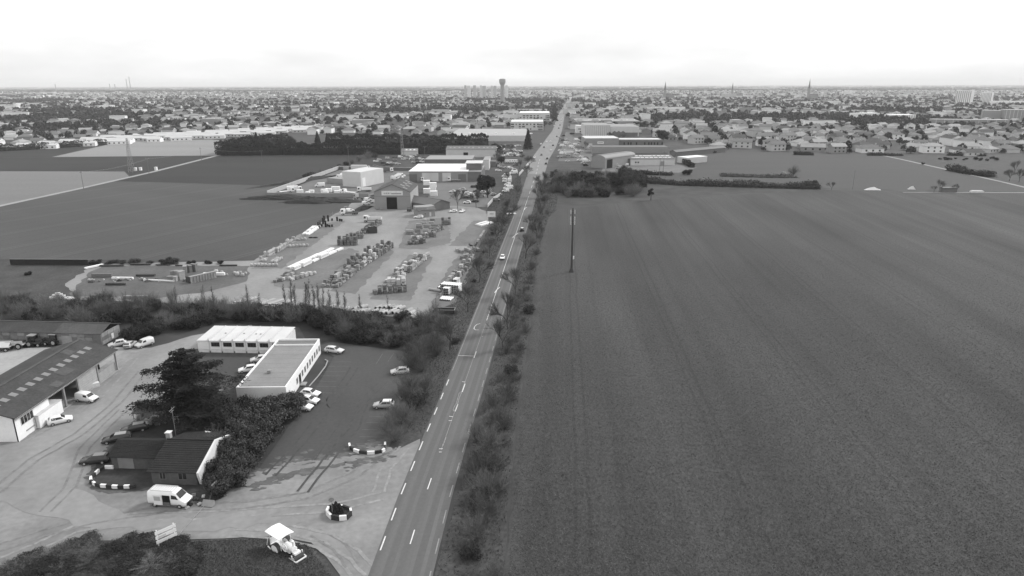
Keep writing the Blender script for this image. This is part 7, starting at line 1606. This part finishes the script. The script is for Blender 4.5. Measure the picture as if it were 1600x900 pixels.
def many_houses(lst, name, label):
    WV = []; WF = []; WM = []; o = 0
    for x, y in lst:
        far = y > 3000; big = random.random() < (.10 if y > 1200 else .03); W = random.uniform(9, 17) * (2.6 if big else 1) * (1.5 if far else 1); D = random.uniform(8, 10) * (1.5 if far else 1) * (1.6 if big else 1); h = random.choice((3, 3, 5.5, 6)) + (4 if far or big else 0); wv, wf, rv, rf = house_geo(W, D, h, 2.3 if not big else .6, random.random() < .4); a = random.choice((0, .2, -.2, 1.57, .5, 1.2)); c, s = math.cos(a), math.sin(a)
        wi = random.choices((0, 1, 2), (.48, .37, .15))[0]; ri = random.choices((0, 1, 2), (.45, .37, .18))[0]
        for v_, f, mi in ((wv, wf, wi), (rv, rf, 3 + ri)):
            WV += [(x + px * c - py * s, y + px * s + py * c, pz + .05) for px, py, pz in v_]; WF += [tuple(q + o for q in ff) for ff in f]; WM += [mi] * len(f); o += len(v_)
    mb = MB(); mb.v = WV; mb.f = WF; mb.m = WM; ob = mb.build(name, m_hwall + m_hroof); tag(ob, label, kind='stuff'); return ob
many_houses(H[NH:], 'distant_houses', 'countless small houses of the town reaching to the horizon')
# --- white roofed estate at the left
k = 0; est = []
for row in range(6):
    x0, x1 = -500 + row * 6, -285 + random.uniform(-6, 6); ey = lambda q: 670 + row * 23 + max(0, q + 480) * 1.15
    x = x0
    while x < x1:
        L_ = random.uniform(13, 24); e = Bld('terrace', '', (x, ey(x) + random.uniform(-3, 3)), (x + L_, ey(x + L_ * .3) + random.uniform(-1, 1)), 11, 'house'); e.walls(3.4, m_hwall[random.choice((0, 0, 1))], rise=1.6).gable_roof(3.4, 1.6, mat('bleached_roof', .5, var=.1, scale=.05), over=.3)
        for u in np.arange(2.5, L_ - 2, 4.5): e.panel('f', float(u), .9, 1.5, 1.3, m_pane, 'window')
        est.append(e.root); x += L_ + random.uniform(1, 5)
for i, o in enumerate(est): tag(o, 'low house with bleached white roof in the estate by the pale field', 'house', 'white roofed estate')
# --- trees of the town
m_tt = [mat('town_evergreen', .022, var=.4, scale=.1, spec=.1), mat('town_bare_tree', .055, var=.35, scale=.1, spec=.1), mat('town_shrub', .035, var=.4, scale=.1, spec=.1)]
def blob_arrays(C, S, n_leaf, leaf):
    n = len(C); L = np.repeat(C, n_leaf, 0); s = np.repeat(S, n_leaf, 0); d = unit(rng.normal(size=(n * n_leaf, 3))); d[:, 2] = np.abs(d[:, 2]) * 1.0 - .25
    r_ = rng.uniform(.55, 1.05, (n * n_leaf, 1)); P_ = L + d * s * r_; P_[:, 2] += s[:, 2] * .55; P_[:, 2] = np.maximum(P_[:, 2], .3); return quads(P_, d + rng.normal(size=d.shape) * .5, (leaf * s[:, 0]), .8)
TV = []
for k in range(6):
    V, F = blob_arrays(np.zeros((1, 3)), np.array([[1, 1, 1.15 if k % 2 else 1.7]]), 110, .28); TV.append((MB().tube((0, 0, 0), (0, 0, .9), .07, .04, 5).mesh('trunk', [m_bark]), np_mesh('crown', V, F, [m_tt[k % 3]])))
NT = 295
for i, (x, y) in enumerate(T[:NT]):
    k = random.randrange(6); s_ = random.uniform(2.2, 4.6); where = 'at the left of the town' if x < -250 else 'behind the conifer hedges' if x < road_pos(y) else 'among the right hand houses'
    plant('town_tree', [('trunk', TV[k][0]), ('crown', TV[k][1])], (x, y), R3(), s_, ('%s %s tree ' % (['dark evergreen', 'bare grey', 'mid grey leafy'][k % 3], 'rounded' if k % 2 else 'upright')) + where, 'tree', 'town trees ' + where)
Tn = np.array(T[NT:]); kind = rng.integers(0, 10, len(Tn)); mid_ = np.hypot(Tn[:, 0], Tn[:, 1]) < 1700
for ki, sel in ((0, kind < 4), (1, (kind >= 4) & (kind < 8)), (2, kind >= 8)):
    for nr, lf, nl, tail in ((mid_, .36, 44, 'near'), (~mid_, .55, 14, 'far')):
        q = Tn[sel & nr]
        if not len(q): continue
        S = rng.uniform(2.6, 5.2, (len(q), 1)) * np.array([[1, 1, 1.25]]) * (1 if tail == 'near' else 1.35); V, F = blob_arrays(np.concatenate([q, np.zeros((len(q), 1))], 1), S, nl, lf)
        o = link('%s_trees' % ('distant' if tail == 'far' else 'suburban'), np_mesh('trees', V, F, [m_tt[ki]])); tag(o, '%s %s trees scattered between the town houses' % ('distant' if tail == 'far' else 'many', ['dark', 'bare grey', 'mid grey'][ki]), kind='stuff')
# woods towards the horizon
Q = []
for _ in range(2600):
    y = 6000 + 16000 * random.random() ** 1.6; x = random.uniform(-.85, .85) * y
    if math.sin(x * .0011 + y * .0017) + math.sin(y * .0031 + 1) * .6 > -.2: Q.append((x, y, 0))
Q = np.array(Q); S = np.stack([rng.uniform(40, 150, len(Q)), rng.uniform(15, 40, len(Q)), rng.uniform(4, 8, len(Q))], 1); V, F = blob_arrays(Q, S, 8, .3); V[:, 2] = np.clip(V[:, 2], 0, 14)
o = link('distant_woods', np_mesh('distant_woods', V, F, [m_tt[0]])); tag(o, 'dark woods and hedgerows towards the horizon', kind='stuff')
# --- landmarks
wt = empty('water_tower', (*(at(785, 132.6).xy.normalized() * 2250), 0)); tag(wt, 'mushroom shaped concrete water tower on the skyline', 'water tower')
mt_ = mat('tower_concrete', .3, var=.1, scale=.05)
MB().tube((0, 0, 0), (0, 0, 60), 7.0, 6.0, 20).build('shaft', mt_, wt); MB().tube((0, 0, 58), (0, 0, 66), 6.2, 10, 24).tube((0, 0, 66), (0, 0, 76), 10, 10, 24).build('tank', mt_, wt); MB().tube((0, 0, 76), (0, 0, 77.5), 9, 6, 24).build('roof', mt_, wt)
for i, (px, wd, h_) in enumerate(((727.5, 9, 57), (733, 14, 56), (742, 12, 57), (752, 9, 57), (757, 15, 55), (769, 9, 56), (774, 12, 55), (792, 13, 57))):
    c = at(px, 131).xy; d_ = 2950; c = Vector((math.sin(math.atan2(px - 800, 1113)) * d_, d_)); b = Bld('tower_block', '', (c.x - wd / 2, c.y), (c.x + wd / 2, c.y), 14, 'tower block', 0); b.walls(h_, m_hwall[0] if i % 2 else m_hwall[1]); b.flat_roof(h_, m_hwall[1]); tag(b.root, '%s slim pale tower block on the skyline near the water tower' % ['first', 'second', 'third', 'fourth', 'fifth', 'sixth', 'seventh', 'eighth'][i], 'tower block', 'tower blocks near the water tower')
    for j in range(5): b.panel('f', wd * (j + .5) / 5, 3, wd / 14, h_ - 5, m_hwall[1], 'window_strip', t=.3)
for i, (p0, p1, hh, lab) in enumerate((((1491, 164), (1515, 164.5), 41, 'larger white slab block of flats at the right'), ((1530, 163), (1547, 163.3), 35, 'second white slab block of flats further right'))):
    b = Bld('slab_block', lab, at(*p0).xy, at(*p1).xy, 16, 'tower block'); b.walls(hh, m_hwall[0]); b.flat_roof(hh, m_hwall[0])
    for j in range(8): b.panel('f', b.W * (j + .5) / 8, 2, b.W / 22, hh - 4, m_hwall[2], 'window_strip', t=.3)
for (p0, p1, d_, hh, mi, lab) in (((1534, 189), (1566, 189.5), 16, 17, 2, 'dark apartment slab, left of the pair at the right edge'), ((1567, 190), (1620, 190.5), 18, 19, 2, 'dark apartment slab at the right edge of the picture'), ((1455, 196), (1576, 197.5), 14, 9, 2, 'very long low grey slab with pale piers'), ((1552, 165), (1640, 165), 20, 12, 0, 'long white slab behind the dark apartments'), ((1394, 187), (1430, 187), 30, 8, 0, 'white supermarket with flat roof'), ((1346, 184), (1374, 184), 26, 8, 0, 'smaller white hall left of the supermarket'), ((1128, 154), (1150, 154), 16, 20, 1, 'pale office slab in the middle of the town'), ((1316, 149), (1334, 149), 16, 22, 0, 'distant white block right of the steeple'), ((1330, 187), (1340, 187), 10, 11, 0, 'small white cube building'), ((960, 166), (985, 166), 20, 8, 0, 'white flat roofed hall beside the far road'), ((62, 147), (82, 147), 40, 12, 0, 'long white hall on the left skyline'), ((90, 148), (150, 148), 40, 9, 0, 'very long pale hall on the left skyline'), ((388, 170), (420, 170), 30, 7, 0, 'long white roofed hall in the left suburb'), ((795, 176), (855, 176), 20, 7, 1, 'long pale roofed building behind the apartments'), ((1270, 178), (1330, 178), 12, 4, 1, 'long pale viaduct like building')):
    b = Bld('town_slab', lab, at(*p0).xy, at(*p1).xy, d_, 'building'); b.walls(hh, m_hwall[mi]); b.flat_roof(hh, m_hwall[1 if mi else 0])
    if b.W > 30 and hh > 7:
        for j in range(9): b.panel('f', b.W * (j + .5) / 9, .5, .8, hh - 1, m_hwall[1 if mi == 2 else 2], 'pier', t=.4)
def church(px, Y, h_, label):
    x = (px - 800) / FPX * (Y * math.cos(PITCH) + (CAM_H) * math.sin(PITCH)); r = empty('church', (x, Y, 0)); tag(r, label, 'church'); mc = mat('church_stone', .24, var=.15, scale=.05)
    MB().box(-4, 4, -4, 4, 0, h_ * .52).build('tower', mc, r); MB().tube((0, 0, h_ * .52), (0, 0, h_), 4.4, .1, 8).build('spire', mat('slate', .10, var=.1, scale=.05), r); MB().box(5, 38, -7, 7, 0, h_ * .16).build('nave', mc, r); MB().extr([(-7.5, h_ * .16), (7.5, h_ * .16), (0, h_ * .26)], 5, 38.5).build('roof', mat('slate', .1), r)
church(1039, 2900, 72, 'church with tall pointed tower at the centre of the town'); church(1144, 3300, 68, 'small distant church spire'); church(1263, 2900, 82, 'church with the tallest needle spire at the right')
for (px, top, lab) in ((199, 124, 'thin distant chimney on the left skyline, left of the pair'), (204, 121, 'thin distant chimney on the left skyline, right of the pair'), (87, 131, 'short distant chimney at the far left skyline'), (172, 131, 'short mast left of the chimney pair'), (180, 131.5, 'short mast just left of the chimney pair')):
    Y = 7500; x = (px - 800) / FPX * Y * math.cos(PITCH); z = 60 + (133.3 - top) * Y / FPX
    o = MB().tube((0, 0, 0), (0, 0, min(z, 150)), 5, 3.5, 8).tube((0, 0, min(z, 150) * .93), (0, 0, min(z, 150) * .95), 5.2, 5.2, 8).build('chimney_stack', m_hwall[2], loc=(x, Y, 0)); tag(o, lab, 'chimney')
# ================================================================== tell look-alikes apart by their place
by = {}
for o in COL.objects:
    if o.parent is None and 'label' in o and 'category' in o: by.setdefault(o['label'], []).append(o)
for lab, os_ in by.items():
    if 2 <= len(os_) <= 20 and len(lab.split()) <= 14:
        os_.sort(key=lambda o: o.location.x ** 2 + o.location.y ** 2 + (o.location.z - CAM_H) ** 2)
        for i, o in enumerate(os_): o['label'] = ORD[i] + ' ' + lab
        if 'group' not in os_[0]:
            for o in os_: o['group'] = lab
# ================================================================== AIR
hz = MB().box(-44000, 44000, -250, 44500, -1.0, 165).build('haze', [], None)
hm = bpy.data.materials.new('haze_air'); hm.use_nodes = True; t = hm.node_tree; t.nodes.clear()
pv = N(t, 'ShaderNodeVolumePrincipled'); pv.inputs['Density'].default_value = HAZE; pv.inputs['Color'].default_value = (1, 1, 1, 1); pv.inputs['Anisotropy'].default_value = .0
ou = N(t, 'ShaderNodeOutputMaterial'); t.links.new(pv.outputs[0], ou.inputs['Volume'])
hz.data.materials.append(hm); hz['kind'] = 'stuff'; hz['label'] = 'thin pale haze over the distant town'
